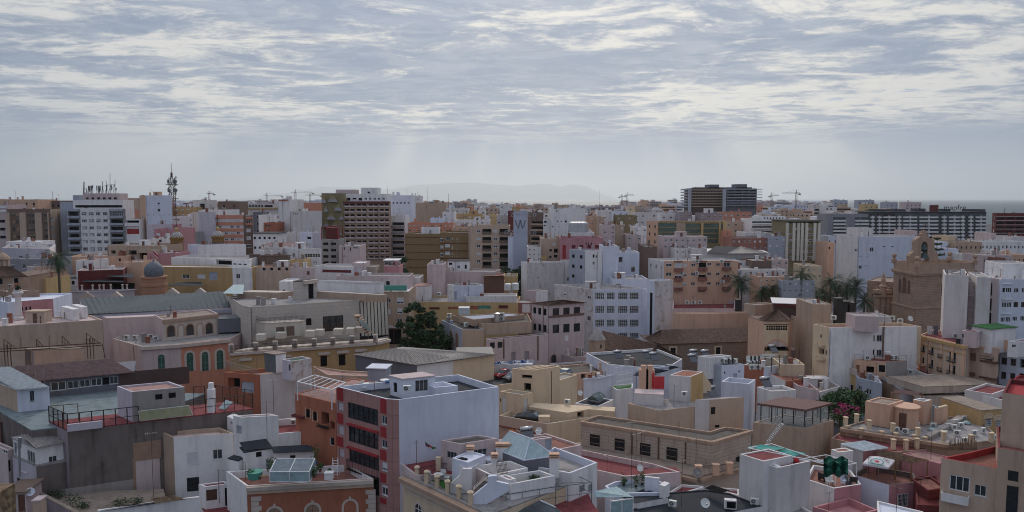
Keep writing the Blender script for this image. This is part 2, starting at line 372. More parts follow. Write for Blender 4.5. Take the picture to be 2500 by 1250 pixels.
def balcony(rec,wl,r,out,mat,railed=False):
    m=MB();u0,v0,u1,v1=r;th=.09
    def bx(a0,a1,o0,o1,z0,z1):m.hexa([wl.w(a0,z0,o0),wl.w(a0,z0,o1),wl.w(a1,z0,o1),wl.w(a1,z0,o0)],[wl.w(a0,z1,o0),wl.w(a0,z1,o1),wl.w(a1,z1,o1),wl.w(a1,z1,o0)])
    bx(u0,u1,-.02,out,v0-.12,v0)
    if not railed:
        bx(u0,u1,out-th,out,v0,v1);bx(u0,u0+th,0,out-th,v0,v1);bx(u1-th,u1,0,out-th,v0,v1)
    else:
        bx(u0,u1,out-.05,out,v1-.05,v1);n=max(4,int((u1-u0)/.3))
        for i in range(n+1):x=u0+(u1-u0-.03)*i/n;bx(x,x+.03,out-.04,out-.01,v0,v1-.05)
        for x in (u0,u1-.03):
            bx(x,x+.03,0,out,v1-.05,v1-.01)
            for k in (.3,.6):bx(x,x+.03,out*k,out*k+.03,v0,v1-.05)
    return m.obj('balcony',mat,rec)
def arch(rec,wl,r,surround='limestone',pane='glass',tw=.22,frame='frame'):
    u0,v0,u1,v1=r;rad=(u1-u0)/2;cu=(u0+u1)/2;vs=v1-rad;n=10
    def prof(k):return [(u0-k,v0)]+[(cu-(rad+k)*math.cos(math.pi*i/n),vs+(rad+k)*math.sin(math.pi*i/n)) for i in range(n+1)]+[(u1+k,v0)]
    p0,p1=prof(0),prof(tw)
    MB().add([wl.w(u,v,.02) for u,v in p0],(tuple(range(len(p0))),)).obj('window',pane,rec)
    m=MB();k=len(p0)
    m.add([wl.w(u,v,.09) for u,v in p0]+[wl.w(u,v,.09) for u,v in p1]+[wl.w(u,v,-.02) for u,v in p0]+[wl.w(u,v,-.02) for u,v in p1],
          [(i,i+1,k+i+1,k+i) for i in range(k-1)]+[(k+i,k+i+1,3*k+i+1,3*k+i) for i in range(k-1)]+[(2*k+i,2*k+i+1,i+1,i) for i in range(k-1)])
    m.obj('arch_surround',surround,rec)
    if frame:
        m=MB()
        def bx(a0,z0,a1,z1):m.hexa([wl.w(a0,z0,.02),wl.w(a0,z0,.06),wl.w(a1,z0,.06),wl.w(a1,z0,.02)],[wl.w(a0,z1,.02),wl.w(a0,z1,.06),wl.w(a1,z1,.06),wl.w(a1,z1,.02)])
        bx(cu-.04,v0,cu+.04,v1-.02);bx(u0,vs-.04,u1,vs+.04);bx(u0,(v0+vs)/2-.03,u1,(v0+vs)/2+.03)
        m.obj('frame',frame,rec)
def H(name,label,t,pts,z=None,D=None,d=None,w='white',r='roofgrey',par=.7,base=0.,win=(),of=None,cat='building',cap=None,over=0.,group=None,zpar=None):
    """A building (or, with of=, a further volume of one): roof outline given by picture points on its roof plane."""
    if z is None:
        Ds=D if isinstance(D,tuple) else (D,)*len(pts)
        z=pD(t,pts[0],Ds[0]).z;C=[pD(t,p,q).xy for p,q in zip(pts,Ds)]
    else:C=[pz(t,p,z).xy for p in pts]
    nv=len(C)-1
    if len(C)==3 and d and abs((C[1]-C[0]).normalized().cross((C[2]-C[1]).normalized()))>.3:d=None
    if len(C)==2 or d:
        e=(C[-1]-C[0]).normalized();b=Vector((-e.y,e.x))*(d or 12.);C+=[C[-1]+b,C[0]+b]
    elif len(C)==3:C.append(C[0]+C[2]-C[1])
    nv=min(max(nv,1),len(C))
    if of is None:
        cx=sum((c.x for c in C))/len(C);cyy=sum((c.y for c in C))/len(C)
        rec=empty(name,(cx,cyy,base),label,cat,group)
    else:rec=of
    walls=[Wall(C[i],C[(i+1)%len(C)],base,z) for i in range(len(C))]
    ops={}
    feats=[]
    for e in win:
        k,wi=e[0],e[1];wl=walls[wi];k,_,c=k.partition(':')
        if k in ('box','bal','rail','arch'):feats.append((k,wl,e));continue
        for q in wl.rects(t,e[2:]):ops.setdefault(wi,[]).append((k,c or 'white',q))
    fy=min(c.y for c in C)
    if of is None and 185<fy<350 and not any(q in label for q in ('blank','wall','plain','weathered','hut','banner','tower','turret','church','museum','pergola')):
        for i in range(nv):
            wl=walls[i];nc=int(wl.L/3.1)
            if i in ops or nc<1 or any(f[1] is wl for f in feats):continue
            kd,ww,hh=R.choice(('s','s','d','s:brown')).partition(':')[::2]+(R.uniform(1.0,1.5),),R.uniform(.9,1.4),0
            for r_ in range(4):
                for q in range(nc):
                    if R.random()<.3:continue
                    u=wl.L*(q+.5)/nc;v=z-1.5-r_*3.05;ops.setdefault(i,[]).append((kd[0],kd[1] or 'white',(u-ww/2,v-kd[2],u+ww/2,v)))
    wm=(lambda i:w[min(i,len(w)-1)]) if isinstance(w,tuple) else (lambda i:w)
    back=MB()
    for i,wl in enumerate(walls):
        if i>=nv:back.quad(wl.w(0,base),wl.w(wl.L,base),wl.w(wl.L,z),wl.w(0,z));continue
        m=MB();us,vs_={0.,wl.L},{base,z};oo=[]
        for k,c,(u0,v0,u1,v1) in ops.get(i,()):
            u0,u1=max(u0,.04),min(u1,wl.L-.04);v0,v1=max(v0,base+.04),min(v1,z-.04)
            if u1-u0<.12 or v1-v0<.12:continue
            oo.append((k,c,u0,v0,u1,v1));us|={u0,u1};vs_|={v0,v1}
        us,vs_=sorted(us),sorted(vs_)
        for j in range(len(vs_)-1):
            run=None
            for q in range(len(us)):
                hole=True
                if q<len(us)-1:
                    mu,mv=(us[q]+us[q+1])/2,(vs_[j]+vs_[j+1])/2
                    hole=any(a<=mu<=b_ and c0<=mv<=c1 for _,_,a,c0,b_,c1 in oo)
                if not hole and run is None:run=us[q]
                if hole and run is not None:
                    m.quad(wl.w(run,vs_[j]),wl.w(us[q],vs_[j]),wl.w(us[q],vs_[j+1]),wl.w(run,vs_[j+1]));run=None
        for k,c,u0,v0,u1,v1 in oo:
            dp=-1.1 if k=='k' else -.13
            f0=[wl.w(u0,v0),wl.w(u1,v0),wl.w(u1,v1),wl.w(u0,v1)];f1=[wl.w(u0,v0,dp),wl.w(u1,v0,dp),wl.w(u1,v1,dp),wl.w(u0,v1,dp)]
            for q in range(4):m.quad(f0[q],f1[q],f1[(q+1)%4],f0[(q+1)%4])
            x0,x1=screen(wl.w(u0,v1))[0],screen(wl.w(u1,v1))[0]
            window(rec,k,c,wl.a,wl.d,u0,v0,u1,v1,abs(x1-x0))
        m.obj('wall',wm(i),rec)
    if of is None and 120<fy<340:
        for wl in walls[:nv]:
            if wl.L>5 and R.random()<.45:u=R.choice((.15,R.uniform(.2,wl.L-.2)));boxon(rec,wl,(u,base,u+.1,z-par-.1),.1,R.choice(('brown','metal','grey')),'downpipe')
    if back.v:back.obj('wall',wm(nv if isinstance(w,tuple) and len(w)>nv else 0),rec)
    if par>.01:
        I=inset(C,.24);n=len(C);m=MB()
        m.add([(p.x,p.y,z) for p in C]+[(p.x,p.y,z) for p in I]+[(p.x,p.y,z-par) for p in I],
              [(i,(i+1)%n,n+(i+1)%n,n+i) for i in range(n)]+[(n+i,n+(i+1)%n,2*n+(i+1)%n,2*n+i) for i in range(n)])
        m.obj('parapet',cap or wm(0),rec)
        MB().add([(p.x,p.y,z-par) for p in I],(tuple(range(n)),)).obj('roof',r,rec)
    else:
        O=inset(C,-over) if over else C
        MB().prism(O,z+.003,z+.16).obj('roof',r,rec)
    for k,wl,e in feats:
        if k=='box':
            _,wi,x0,y0,x1,y1,mat,out,nm=e[:9]
            for q in wl.rects(t,(x0,y0,x1,y1)+tuple(e[9:13])):boxon(rec,wl,q,out,mat,nm)
        elif k in ('bal','rail'):
            _,wi,x0,y0,x1,y1,mat,out=e[:8]
            for q in wl.rects(t,(x0,y0,x1,y1)+tuple(e[8:12])):balcony(rec,wl,q,out,mat,k=='rail')
        elif k=='arch':
            kw=e[6] if len(e)>6 else {}
            for q in wl.rects(t,e[2:6]):arch(rec,wl,q,**kw)
    if of is None and cat in ('building','house') and par>.05:clutter(rec,C,z-par,wm(0),label,fy>135)
    rec.walls,rec.z,rec.C,rec.fl,rec.t=walls,z,C,z-par,t
    rec.par=par
    return rec
def clutter(rec,C,z,mat,label,full=True):
    """Chimneys, vents and a stair hut on a flat roof: parts of the building."""
    def at(u,v):return C[0].lerp(C[1],u).lerp(C[-1].lerp(C[2],u),v) if len(C)==4 else C[0].lerp(C[1],u).lerp(sum(C,Vector((0,0)))/len(C),v)
    w_=(C[1]-C[0]).length
    if w_<4:return
    MORE.append((at(R.uniform(.1,.9),R.uniform(.1,.6)),z,label))
    if not full:return
    for _ in range(R.choice((1,2,3,4))):
        p=at(R.uniform(.08,.92),R.uniform(.12,.7));a=R.uniform(.2,.5);h=R.uniform(.7,1.9)
        MB().box(p.x-a,p.y-a*.8,z,p.x+a,p.y+a*.8,z+h).box(p.x-a-.07,p.y-a*.8-.07,z+h,p.x+a+.07,p.y+a*.8+.07,z+h+.1).obj('chimney',R.choice((mat,'white','tilered','concrete')),rec)
    for _ in range(R.choice((0,1,2,3))):
        p=at(R.uniform(.05,.95),R.uniform(.1,.8));MB().bar((p.x,p.y,z),(p.x,p.y,z+R.uniform(.8,1.8)),.09,sides=6).obj('vent_pipe',R.choice(('metal','rust')),rec)
    if w_>9 and R.random()<.4:
        p=at(R.uniform(.25,.75),R.uniform(.4,.65));a=R.uniform(1.2,2.0);h=R.uniform(1.5,2.3)
        MB().box(p.x-a,p.y-1.2,z,p.x+a,p.y+1.2,z+h).box(p.x-a-.1,p.y-1.3,z+h,p.x+a+.1,p.y+1.3,z+h+.12).obj('stair_head',R.choice((mat,'white')),rec);MB().box(p.x-.4,p.y-1.23,z,p.x+.4,p.y-1.19,z+h*.85).obj('door','brownframe',rec)
MORE=[]
def sheet(rec,name,t,q,mat,ribs=0,amp=.05,th=.06):
    """A sloping sheet: q = eave-left, eave-right, ridge-right, ridge-left as (x, y, z) picture points; ribs run up the slope."""
    seam=ribs if mat in ('zinc','zincl') else 0;ribs=0 if seam else ribs
    P=[p if isinstance(p,Vector) else (pz(p[0],p[1:3],p[3]) if isinstance(p[0],str) else pz(t,p[:2],p[2])) for p in q]
    nrm=(P[1]-P[0]).cross(P[3]-P[0]).normalized()
    if nrm.z<0:nrm=-nrm
    m=MB();n=max(1,ribs*3);pat=(0,1,0)
    lo,hi=[],[]
    for i in range(n+1):
        f=i/n;off=nrm*(amp*pat[i%3] if ribs else 0)
        lo.append(P[0].lerp(P[1],f)+off);hi.append(P[3].lerp(P[2],f)+off)
    k=n+1
    m.add(lo+hi,[(i,i+1,k+i+1,k+i) for i in range(n)])
    for i in range(seam+1):f=i/max(seam,1);seam and m.bar(P[0].lerp(P[1],f)+nrm*.04,P[3].lerp(P[2],f)+nrm*.04,.06)
    dn=-nrm*th
    m.add([p+dn for p in P],((3,2,1,0),));m.add([P[0],P[1],P[1]+dn,P[0]+dn],((3,2,1,0),));m.add([P[1],P[2],P[2]+dn,P[1]+dn],((3,2,1,0),));m.add([P[3],P[0],P[0]+dn,P[3]+dn],((3,2,1,0),))
    return m.obj(name,mat,rec)
def vpoly(rec,name,t,pts,D,th,mat,D2=None):
    """A shape standing upright, facing the viewer, th metres thick."""
    f=[pD(t,p,D) for p in pts];b=[p+Vector((0,th,0)) for p in f];n=len(f)
    return MB().add(f+b,[tuple(range(n)),tuple(reversed(range(n,2*n)))]+[(i,n+i,n+(i+1)%n,(i+1)%n) for i in range(n)]).obj(name,mat,rec)
def railing(rec,P,h,mat='black',gap=.14,post=2.,mid=(.5,),rb=.012,rp=.03,name='railing'):
    m=MB()
    for a,b in zip(P[:-1],P[1:]):
        Lg=(b-a).length;up=Vector((0,0,h))
        m.bar(a+up,b+up,rp)
        for k in mid:m.bar(a+up*k,b+up*k,rb*1.6)
        n=max(1,round(Lg/post))
        for i in range(n+1):p=a.lerp(b,i/n);m.bar(p,p+up,rp)
        if gap:
            n=int(Lg/gap)
            for i in range(1,n):p=a.lerp(b,i/n);m.bar(p,p+up,rb,sides=3)
    return m.obj(name,mat,rec)
def rpx(rec,t,pts,z,h,**k):return railing(rec,[pz(t,p,z) for p in pts],h,**k)
# ---------------------------------------------------------------- small things
def rot(v,a):return Vector((v[0]*math.cos(a)-v[1]*math.sin(a),v[0]*math.sin(a)+v[1]*math.cos(a),v[2]))
def xform(mb,loc,a=0,s=1):
    mb.v=[tuple(Vector(loc)+rot(Vector(v)*s,a)) for v in mb.v];return mb
ACM=None
def ac(where,loc,a=0.,s=1.,wide=.85,two=False):
    """Outdoor air-conditioning unit: casing, round fan guard, feet."""
    loc=Vector(loc);s=min(s,1.12 if loc.y<140 else 1.4)
    m=MB().box(-wide/2,-.16,.1,wide/2,.16,.72 if not two else 1.35)
    for x in (-wide*.35,wide*.3):m.box(x,-.18,0,x+.06,.18,.1)
    r=solo('air_conditioner','pale air conditioning unit '+where,'air conditioner',loc,xform(m,loc,a,s),'acwhite','air conditioning units '+where)
    for zc in ((.41,) if not two else (.4,1.02)):
        f=MB();c=Vector((-wide*.12,-.17,zc));n=14
        ring=[c+Vector((.24*math.cos(i*2*math.pi/n),0,.24*math.sin(i*2*math.pi/n))) for i in range(n)]
        f.add(ring,(tuple(range(n)),));xform(f,loc,a,s).obj('fan','black',r)
        g=MB()
        for k in range(4):
            q=Vector((math.cos(k*math.pi/4)*.23,-.012,math.sin(k*math.pi/4)*.23));g.bar(c+q,c-Vector((q.x,.012,q.z)),.012)
        xform(g,loc,a,s).obj('guard','acwhite',r)
    return r
def dish(where,loc,a=0.,s=1.,mat='acwhite',col='white',tilt=.5):
    s=.85*s if s<2 else 1.25
    m=MB().bar((0,0,0),(0,0,.75),.03)
    r=solo('satellite_dish',col+' satellite dish '+where,'satellite dish',loc,xform(m,loc,a,s),'metal',None)
    n=16;d=MB();vs=[Vector((0,0,0))]
    for rr,dd in ((.25,.02),(.45,.09)):vs+=[Vector((rr*math.cos(i*2*math.pi/n),-dd,rr*math.sin(i*2*math.pi/n))) for i in range(n)]
    fs=[(0,1+i,1+(i+1)%n) for i in range(n)]+[(1+i,1+n+i,1+n+(i+1)%n,1+(i+1)%n) for i in range(n)]
    c,s_=math.cos(-tilt),math.sin(-tilt)
    d.add([Vector((v.x,v.y*c-v.z*s_,v.y*s_+v.z*c))+Vector((0,-.06,.85)) for v in vs],fs)
    xform(d,loc,a,s).obj('reflector',mat,r)
    arm=MB().bar((0,-.05,.55),(0,-.55,.95),.02);arm.box(-.05,-.62,.9,.05,-.5,1.02);xform(arm,loc,a,s).obj('arm','metal',r)
    return r
def aerial(where,loc,h=3.,a=.3,n=6,r0=.03):
    loc=Vector(loc);m=MB().bar((0,0,0),(0,0,h),r0,sides=5)
    r=solo('television_aerial','thin television aerial mast '+where,'aerial',loc,xform(m,loc,a),'rust','television aerials '+where)
    y=MB();y.bar((-.7,0,h-.25),(.7,0,h-.25),.018)
    for i in range(n):x=-.65+1.3*i/(n-1);y.bar((x,-.35+.03*i,h-.25),(x,.35-.03*i,h-.25),.012,sides=3);y.bar((x,0,h-.45+.02*i),(x,0,h-.05-.02*i),.012,sides=3)
    xform(y,loc,a).obj('antenna','metal',r)
    return r
def heater(where,loc,a=0.,s=1.):
    s=min(s,.95);loc=Vector(loc);m=MB()
    for x in (-.6,.6):m.bar((x,.7,0),(x,.7,1.35),.03);m.bar((x,.7,1.3),(x,-.7,.15),.03);m.bar((x,-.7,0),(x,-.7,.2),.03)
    r=solo('solar_water_heater','solar water heater with silver tank '+where,'water heater',loc,xform(m,loc,a,s),'metal',None)
    t=MB();n=16;q=[(.3*math.cos(i*2*math.pi/n),.3*math.sin(i*2*math.pi/n)) for i in range(n)]
    t.hexa([(-.95,.7+p[0],1.6+p[1]) for p in q],[(.95,.7+p[0],1.6+p[1]) for p in q]);xform(t,loc,a,s).obj('tank','steel',r,True)
    p=MB().hexa([(-.85,-.75,.22),(.85,-.75,.22),(.85,.62,1.3),(-.85,.62,1.3)],[(-.85,-.8,.3),(.85,-.8,.3),(.85,.57,1.38),(-.85,.57,1.38)]);xform(p,loc,a,s).obj('panel','panel',r)
    return r
def tank(label,loc,r=.55,h=1.2,mat='acwhite'):
    m=MB().lathe(loc,[(0,0),(r,0),(r,h*.85),(r*.8,h*.95),(r*.25,h),(0,h)],14)
    t=solo('water_tank',label,'water tank',loc,m,mat)
    MB().lathe(Vector(loc)+Vector((0,0,h)),[(r*.3,-.03),(r*.3,.06),(0,.07)],10).obj('lid','black',t);return t
def leaves(m,c,rad,n,size,mi=0,flat=1.):
    c=Vector(c)
    for _ in range(n):
        v=Vector((R.gauss(0,1),R.gauss(0,1),R.gauss(0,1)));v=v.normalized()*(R.random()**.45)
        p=c+Vector((v.x*rad[0],v.y*rad[1],v.z*rad[2]))
        a=Vector((R.uniform(-1,1),R.uniform(-1,1),R.uniform(-.5,.5)*flat)).normalized()*size*R.uniform(.6,1.3)
        b=a.cross(Vector((R.uniform(-1,1),R.uniform(-1,1),R.uniform(-1,1)))).normalized()*size*R.uniform(.35,.7)
        m.add((p-a,p+b,p+a,p-b),((0,1,2,3),),mi)
def tree(label,loc,h,rad,n=3000,mat='leafd',name='broadleaf_tree',cat='tree',leaf=.28,trunk=.25):
    loc=Vector(loc);rec=empty(name,loc,label,cat)
    m=MB().bar(loc,loc+Vector((.2,0,h*.5)),trunk,sides=7,r2=trunk*.7);ends=[]
    for i in range(7):
        a=i*2.4;e=loc+Vector((math.cos(a)*rad*.6,math.sin(a)*rad*.6,h*R.uniform(.55,.85)));m.bar(loc+Vector((.2,0,h*R.uniform(.35,.5))),e,trunk*.45,sides=5,r2=trunk*.12);ends.append(e)
    m.obj('trunk','bark',rec)
    f=MB();k=30
    for i in range(k):
        a=R.uniform(0,6.28);q=R.random()**.6
        zz_=h*R.uniform(.38,.95);w_=math.sin(min(1,max(.12,(zz_/h-.25)/.75))*math.pi*.9+.2)
        c=loc+Vector((math.cos(a)*rad*q*max(.35,w_),math.sin(a)*rad*q*max(.35,w_),zz_))
        s=rad*R.uniform(.2,.36);leaves(f,c,(s,s,s*.7),n//k,leaf)
    f.obj('crown',mat,rec)
    return rec
def palm(label,loc,h,fr=3.2,n=46,lean=(0,0),dead=False,tr=.24):
    loc=Vector(loc);rec=empty('palm_tree',loc,label,'palm tree')
    m=MB();k=9;P=[loc+Vector((lean[0]*(i/k)**2,lean[1]*(i/k)**2,h*i/k)) for i in range(k+1)]
    for i in range(k):m.bar(P[i],P[i+1],tr*(1.15-.3*i/k)*(1.08 if i%2 else 1),sides=8,r2=tr*(1.1-.3*i/k))
    m.lathe(P[-1]-Vector((0,0,.5)),[(tr*.8,0),(tr*1.7,.35),(tr*1.4,.8),(0,1.1)],9)
    m.obj('trunk','bark',rec)
    f=MB();top=P[-1]+Vector((0,0,.2))
    for i in range(n):
        a=i*2.39996;el=R.uniform(-.55,1.25) if not dead else R.uniform(-1.3,1.0);Lf=fr*R.uniform(.8,1.1)
        d=Vector((math.cos(a)*math.cos(el),math.sin(a)*math.cos(el),math.sin(el)));side=d.cross(Vector((0,0,1))).normalized()
        pts=[];p=top.copy();v=d.copy();sg=11
        for s in range(sg+1):
            pts.append((p.copy(),v.copy()));p=p+v*Lf/sg;v=(v+Vector((0,0,-.13))).normalized()
        for s in range(sg):
            (p0,v0),(p1,v1)=pts[s],pts[s+1]
            f.add((p0+side*.02,p0-side*.02,p1-side*.015,p1+side*.015),((0,1,2,3),))
            if s<1:continue
            ll=Lf*.23*math.sin(math.pi*(.12+.8*s/sg))
            for sd in (-1,1):
                for q in (.0,.5):
                    b=p0.lerp(p1,q);tip=b+side*sd*ll*.8+v0*ll*.55+Vector((0,0,-ll*.35));wv=v0*.045
                    f.add((b-wv,b+wv,tip),((0,1,2),))
    f.obj('crown','palm',rec)
    if dead:
        s=MB()
        for i in range(60):
            a=R.uniform(0,6.28);q=R.uniform(.15,.8);zt=top.z-R.uniform(.2,1.2)
            s.bar((top.x,top.y,zt),(top.x+math.cos(a)*q,top.y+math.sin(a)*q,zt-R.uniform(.8,2.0)),.05,sides=3)
        s.obj('dead_skirt','thatch',rec)
    return rec
def plant(label,loc,h=.9,rad=.45,pot=True,mat='leaf',n=90,potmat='tilered',name='potted_plant'):
    loc=Vector(loc);rec=empty(name,loc,label,'plant');z=0
    if pot:MB().lathe(loc,[(0,0),(.15,0),(.22,.34),(.18,.34),(0,.3)],10).obj('pot',potmat,rec);z=.34
    m=MB();leaves(m,loc+Vector((0,0,z+h*.5)),(rad,rad,h*.55),n,.13);m.bar(loc+Vector((0,0,z)),loc+Vector((0,0,z+h*.6)),.025)
    m.obj('foliage',mat,rec);return rec
def car(label,loc,a,paint,roof=None,s=1.):
    """Hatchback seen from above: body shell, glasshouse, wheels, lamps. Nose towards -y before turning."""
    loc=Vector(loc);rec=empty('parked_car',loc,label,'car')
    def strip(st,w0):
        m=MB();vs=[]
        for y,z0,z1,w in st:vs+=[(-w,y,z0),(-w*1.0,y,(z0+z1)/2),(-w*.93,y,z1),(w*.93,y,z1),(w,y,(z0+z1)/2),(w,y,z0)]
        n=len(st);fs=[(6*i+j,6*i+(j+1)%6,6*i+6+(j+1)%6,6*i+6+j) for i in range(n-1) for j in range(6)]+[tuple(range(6)),tuple(reversed(range(6*n-6,6*n)))]
        return m.add(vs,fs)
    b=strip([(-2.0,.35,.62,.66),(-1.9,.25,.74,.8),(-1.2,.2,.9,.87),(-.7,.2,.98,.88),(.6,.2,1.0,.88),(1.6,.22,1.02,.86),(1.95,.3,.95,.78),(2.03,.4,.8,.68)],.86)
    xform(b,loc,a,s).obj('body',paint,rec,True)
    g=strip([(-.98,.93,.96,.80),(-.28,.93,1.42,.74),(1.1,.93,1.44,.72),(1.78,.93,1.02,.74)],.7);xform(g,loc,a,s).obj('window_glass','glass2',rec)
    rf=strip([(-.26,1.40,1.47,.66),(.4,1.42,1.52,.68),(1.12,1.40,1.48,.64)],.6);xform(rf,loc,a,s).obj('roof_panel',roof or paint,rec,True)
    for y in (-1.25,1.25):
        for x in (-.84,.84):
            w=MB();n=12;q=[(.31*math.cos(i*2*math.pi/n),.31*math.sin(i*2*math.pi/n)) for i in range(n)]
            w.hexa([(x-.06,y+p[0],.31+p[1]) for p in q],[(x+.08,y+p[0],.31+p[1]) for p in q]);xform(w,loc,a,s).obj('wheel','tyre',rec)
    for x in (-.55,.55):h_=MB().box(x-.17,-1.99,.6,x+.17,-1.86,.74);xform(h_,loc,a,s).obj('headlight','acwhite',rec)
    gr=MB().box(-.4,-2.02,.42,.4,-1.96,.56);xform(gr,loc,a,s).obj('grille','black',rec)
    return rec
def crane(label,t,base,top,jib,cj,D):
    """Tower crane: lattice mast, jib and counter-jib."""
    b,tp=pD(t,base,D),pD(t,top,D);b.z=0;rec=empty('tower_crane',(b.x,b.y,0),label,'crane')
    m=MB();w=.8
    for x in (-w,w):
        for y in (-w,w):m.bar((b.x+x,b.y+y,0),(b.x+x,b.y+y,tp.z),.1)
    k=int(tp.z/3)
    for i in range(k):z0,z1=tp.z*i/k,tp.z*(i+1)/k;s=1 if i%2 else -1;m.bar((b.x-w*s,b.y-w,z0),(b.x+w*s,b.y-w,z1),.12,sides=3);m.bar((b.x-w,b.y+w*s,z0),(b.x-w,b.y-w*s,z1),.12,sides=3)
    m.obj('mast','rust',rec)
    J,C=pD(t,jib,D),pD(t,cj,D);j=MB();zt=(J.z+C.z)/2;ap=Vector((b.x,b.y,max(tp.z,zt+4)))
    J.z=C.z=zt
    for o in (Vector((0,-.6,0)),Vector((0,.6,0)),Vector((0,0,1.2))):j.bar(J+o,C+o,.09)
    n=26
    for i in range(n):
        p,q=J.lerp(C,i/n),J.lerp(C,(i+.5)/n);j.bar(p+Vector((0,-.6,0)),q+Vector((0,0,1.2)),.09,sides=3)
    j.obj('jib','rust',rec)
    c=MB();c.bar(ap,J.lerp(ap,.35),.07);c.bar(ap,C,.07);c.bar((b.x,b.y,zt),ap,.3);c.obj('tie_rod','rust',rec)
    MB().box(C.x-1.2,C.y-.8,zt-1.6,C.x+1.2,C.y+.8,zt-.1).obj('counterweight','concrete',rec)
    return rec
def text(rec,s,loc,h,rz,mat,tilt=math.pi/2,name='lettering',wide=1.,up=None):
    cu=bpy.data.curves.new('text','FONT');cu.body=s;cu.size=h;cu.extrude=.015;cu.align_x='CENTER';cu.resolution_u=3
    o=bpy.data.objects.new('text',cu);lnk(o);dg=bpy.context.evaluated_depsgraph_get()
    me=bpy.data.meshes.new_from_object(o.evaluated_get(dg));bpy.data.objects.remove(o)
    me.materials.clear();me.materials.append(MATS[mat])
    o=bpy.data.objects.new(name,me);lnk(o);o.parent=rec.root;o.location=Vector(loc)-rec.o
    o.rotation_euler=(tilt,0,rz);o.scale=(wide,1,1);return o
def on(rec,x,y,dz=0):return pz(rec.t,(x,y),rec.fl+dz)
# ---------------------------------------------------------------- ground, sea, mountains, air
m,ns,ls,b=newmat('sea');b.inputs['Base Color'].default_value=(.02,.045,.07,1);b.inputs['Roughness'].default_value=.55;b.inputs['IOR'].default_value=1.33;b.inputs['Specular IOR Level'].default_value=.3
g=ns.new('ShaderNodeNewGeometry').outputs['Position']
mp_=nn(ns,ls,'ShaderNodeMapping',{0:g,'Scale':(.02,.006,1)})
nz=nn(ns,ls,'ShaderNodeTexNoise',{'Vector':mp_.outputs[0],'Scale':1,'Detail':8,'Roughness':.7})
bp=nn(ns,ls,'ShaderNodeBump',{'Height':nz.outputs[0],'Strength':.35,'Distance':3.});ls.new(bp.outputs[0],b.inputs['Normal'])
XS=60000
gm=MB();ys=[-400,1300,1480,60000];zs=[0,0,-25,-25]
for i in range(3):gm.quad((-XS,ys[i],zs[i]),(XS,ys[i],zs[i]),(XS,ys[i+1],zs[i+1]),(-XS,ys[i+1],zs[i+1]))
struct('ground',gm,'asphalt')
struct('sea',MB().quad((-XS,1380,-15),(XS,1380,-15),(XS,60000,-15),(-XS,60000,-15)),'sea')
def ridge(pts,D,dep,name):
    P=[]
    for (x0,y0),(x1,y1) in zip(pts[:-1],pts[1:]):
        for k in range(8):f=k/8;P.append((x0+(x1-x0)*f,y0+(y1-y0)*f+R.uniform(-.5,.5)))
    P.append(pts[-1]);m=MB();n=len(P);lo=[];hi=[];bk=[]
    for x,y in P:h=pD('f',(x,y),D);hi.append(h);lo.append(Vector((h.x,D-dep*.35,-18)));bk.append(Vector((h.x,D+dep,-18)))
    m.add(lo+hi+bk,[(i,i+1,n+i+1,n+i) for i in range(n-1)]+[(n+i,n+i+1,2*n+i+1,2*n+i) for i in range(n-1)])
    struct(name,m,'hill')
plain('hill',(.12,.11,.10),1)
ridge([(600,484),(660,478),(720,468),(790,456),(860,458),(960,462),(1010,452),(1090,448),(1150,446),(1200,450),(1260,454),(1320,449),(1345,450),(1370,456),(1395,449),(1430,455),(1455,467),(1485,479),(1500,486)],42000,5000,'hills')
hz=MB().box(-30000,-300,-27,30000,50000,850)
m=bpy.data.materials.new('haze');m.use_nodes=True;m.node_tree.nodes.clear()
vv=m.node_tree.nodes.new('ShaderNodeVolumePrincipled');oo_=m.node_tree.nodes.new('ShaderNodeOutputMaterial');m.node_tree.links.new(vv.outputs[0],oo_.inputs['Volume'])
vv.inputs['Color'].default_value=(.90,.96,1,1);vv.inputs['Density'].default_value=5e-5;vv.inputs['Anisotropy'].default_value=.65;MATS['haze']=m
struct('haze',hz,'haze','stuff')
# ---------------------------------------------------------------- distant rows of blocks
CLN={'white':'white','white2':'off-white','bwhite':'bluish white','beige':'beige','tan':'tan','peach':'peach','ppink':'pale pink','grey':'grey','salmon':'salmon','orange':'orange','brown':'brown','cream':'cream','dgrey':'dark grey','mauve':'mauve','ochre':'ochre'}
LM=[(30,'at the left edge of the picture'),(170,'behind the brown and beige block'),(300,'behind the aerial-topped white block'),(430,'beside the telecom mast'),(530,'behind the salmon block'),(640,'left of the skyline cranes'),
      (730,'under the skyline cranes'),(900,'behind the sculpted-wall tower'),(1000,'right of the sculpted-wall tower'),(1130,'over the ochre brick block'),(1270,'over the banner wall'),(1380,'over the big white windowed block'),(1500,'below the two small cranes'),
      (1620,'left of the dark twin towers'),(1760,'below the dark twin towers'),(1900,'right of the dark twin towers'),(1990,'over the tall block of beige piers'),(2120,'above the dark slab block'),(2250,'by the open sea')]
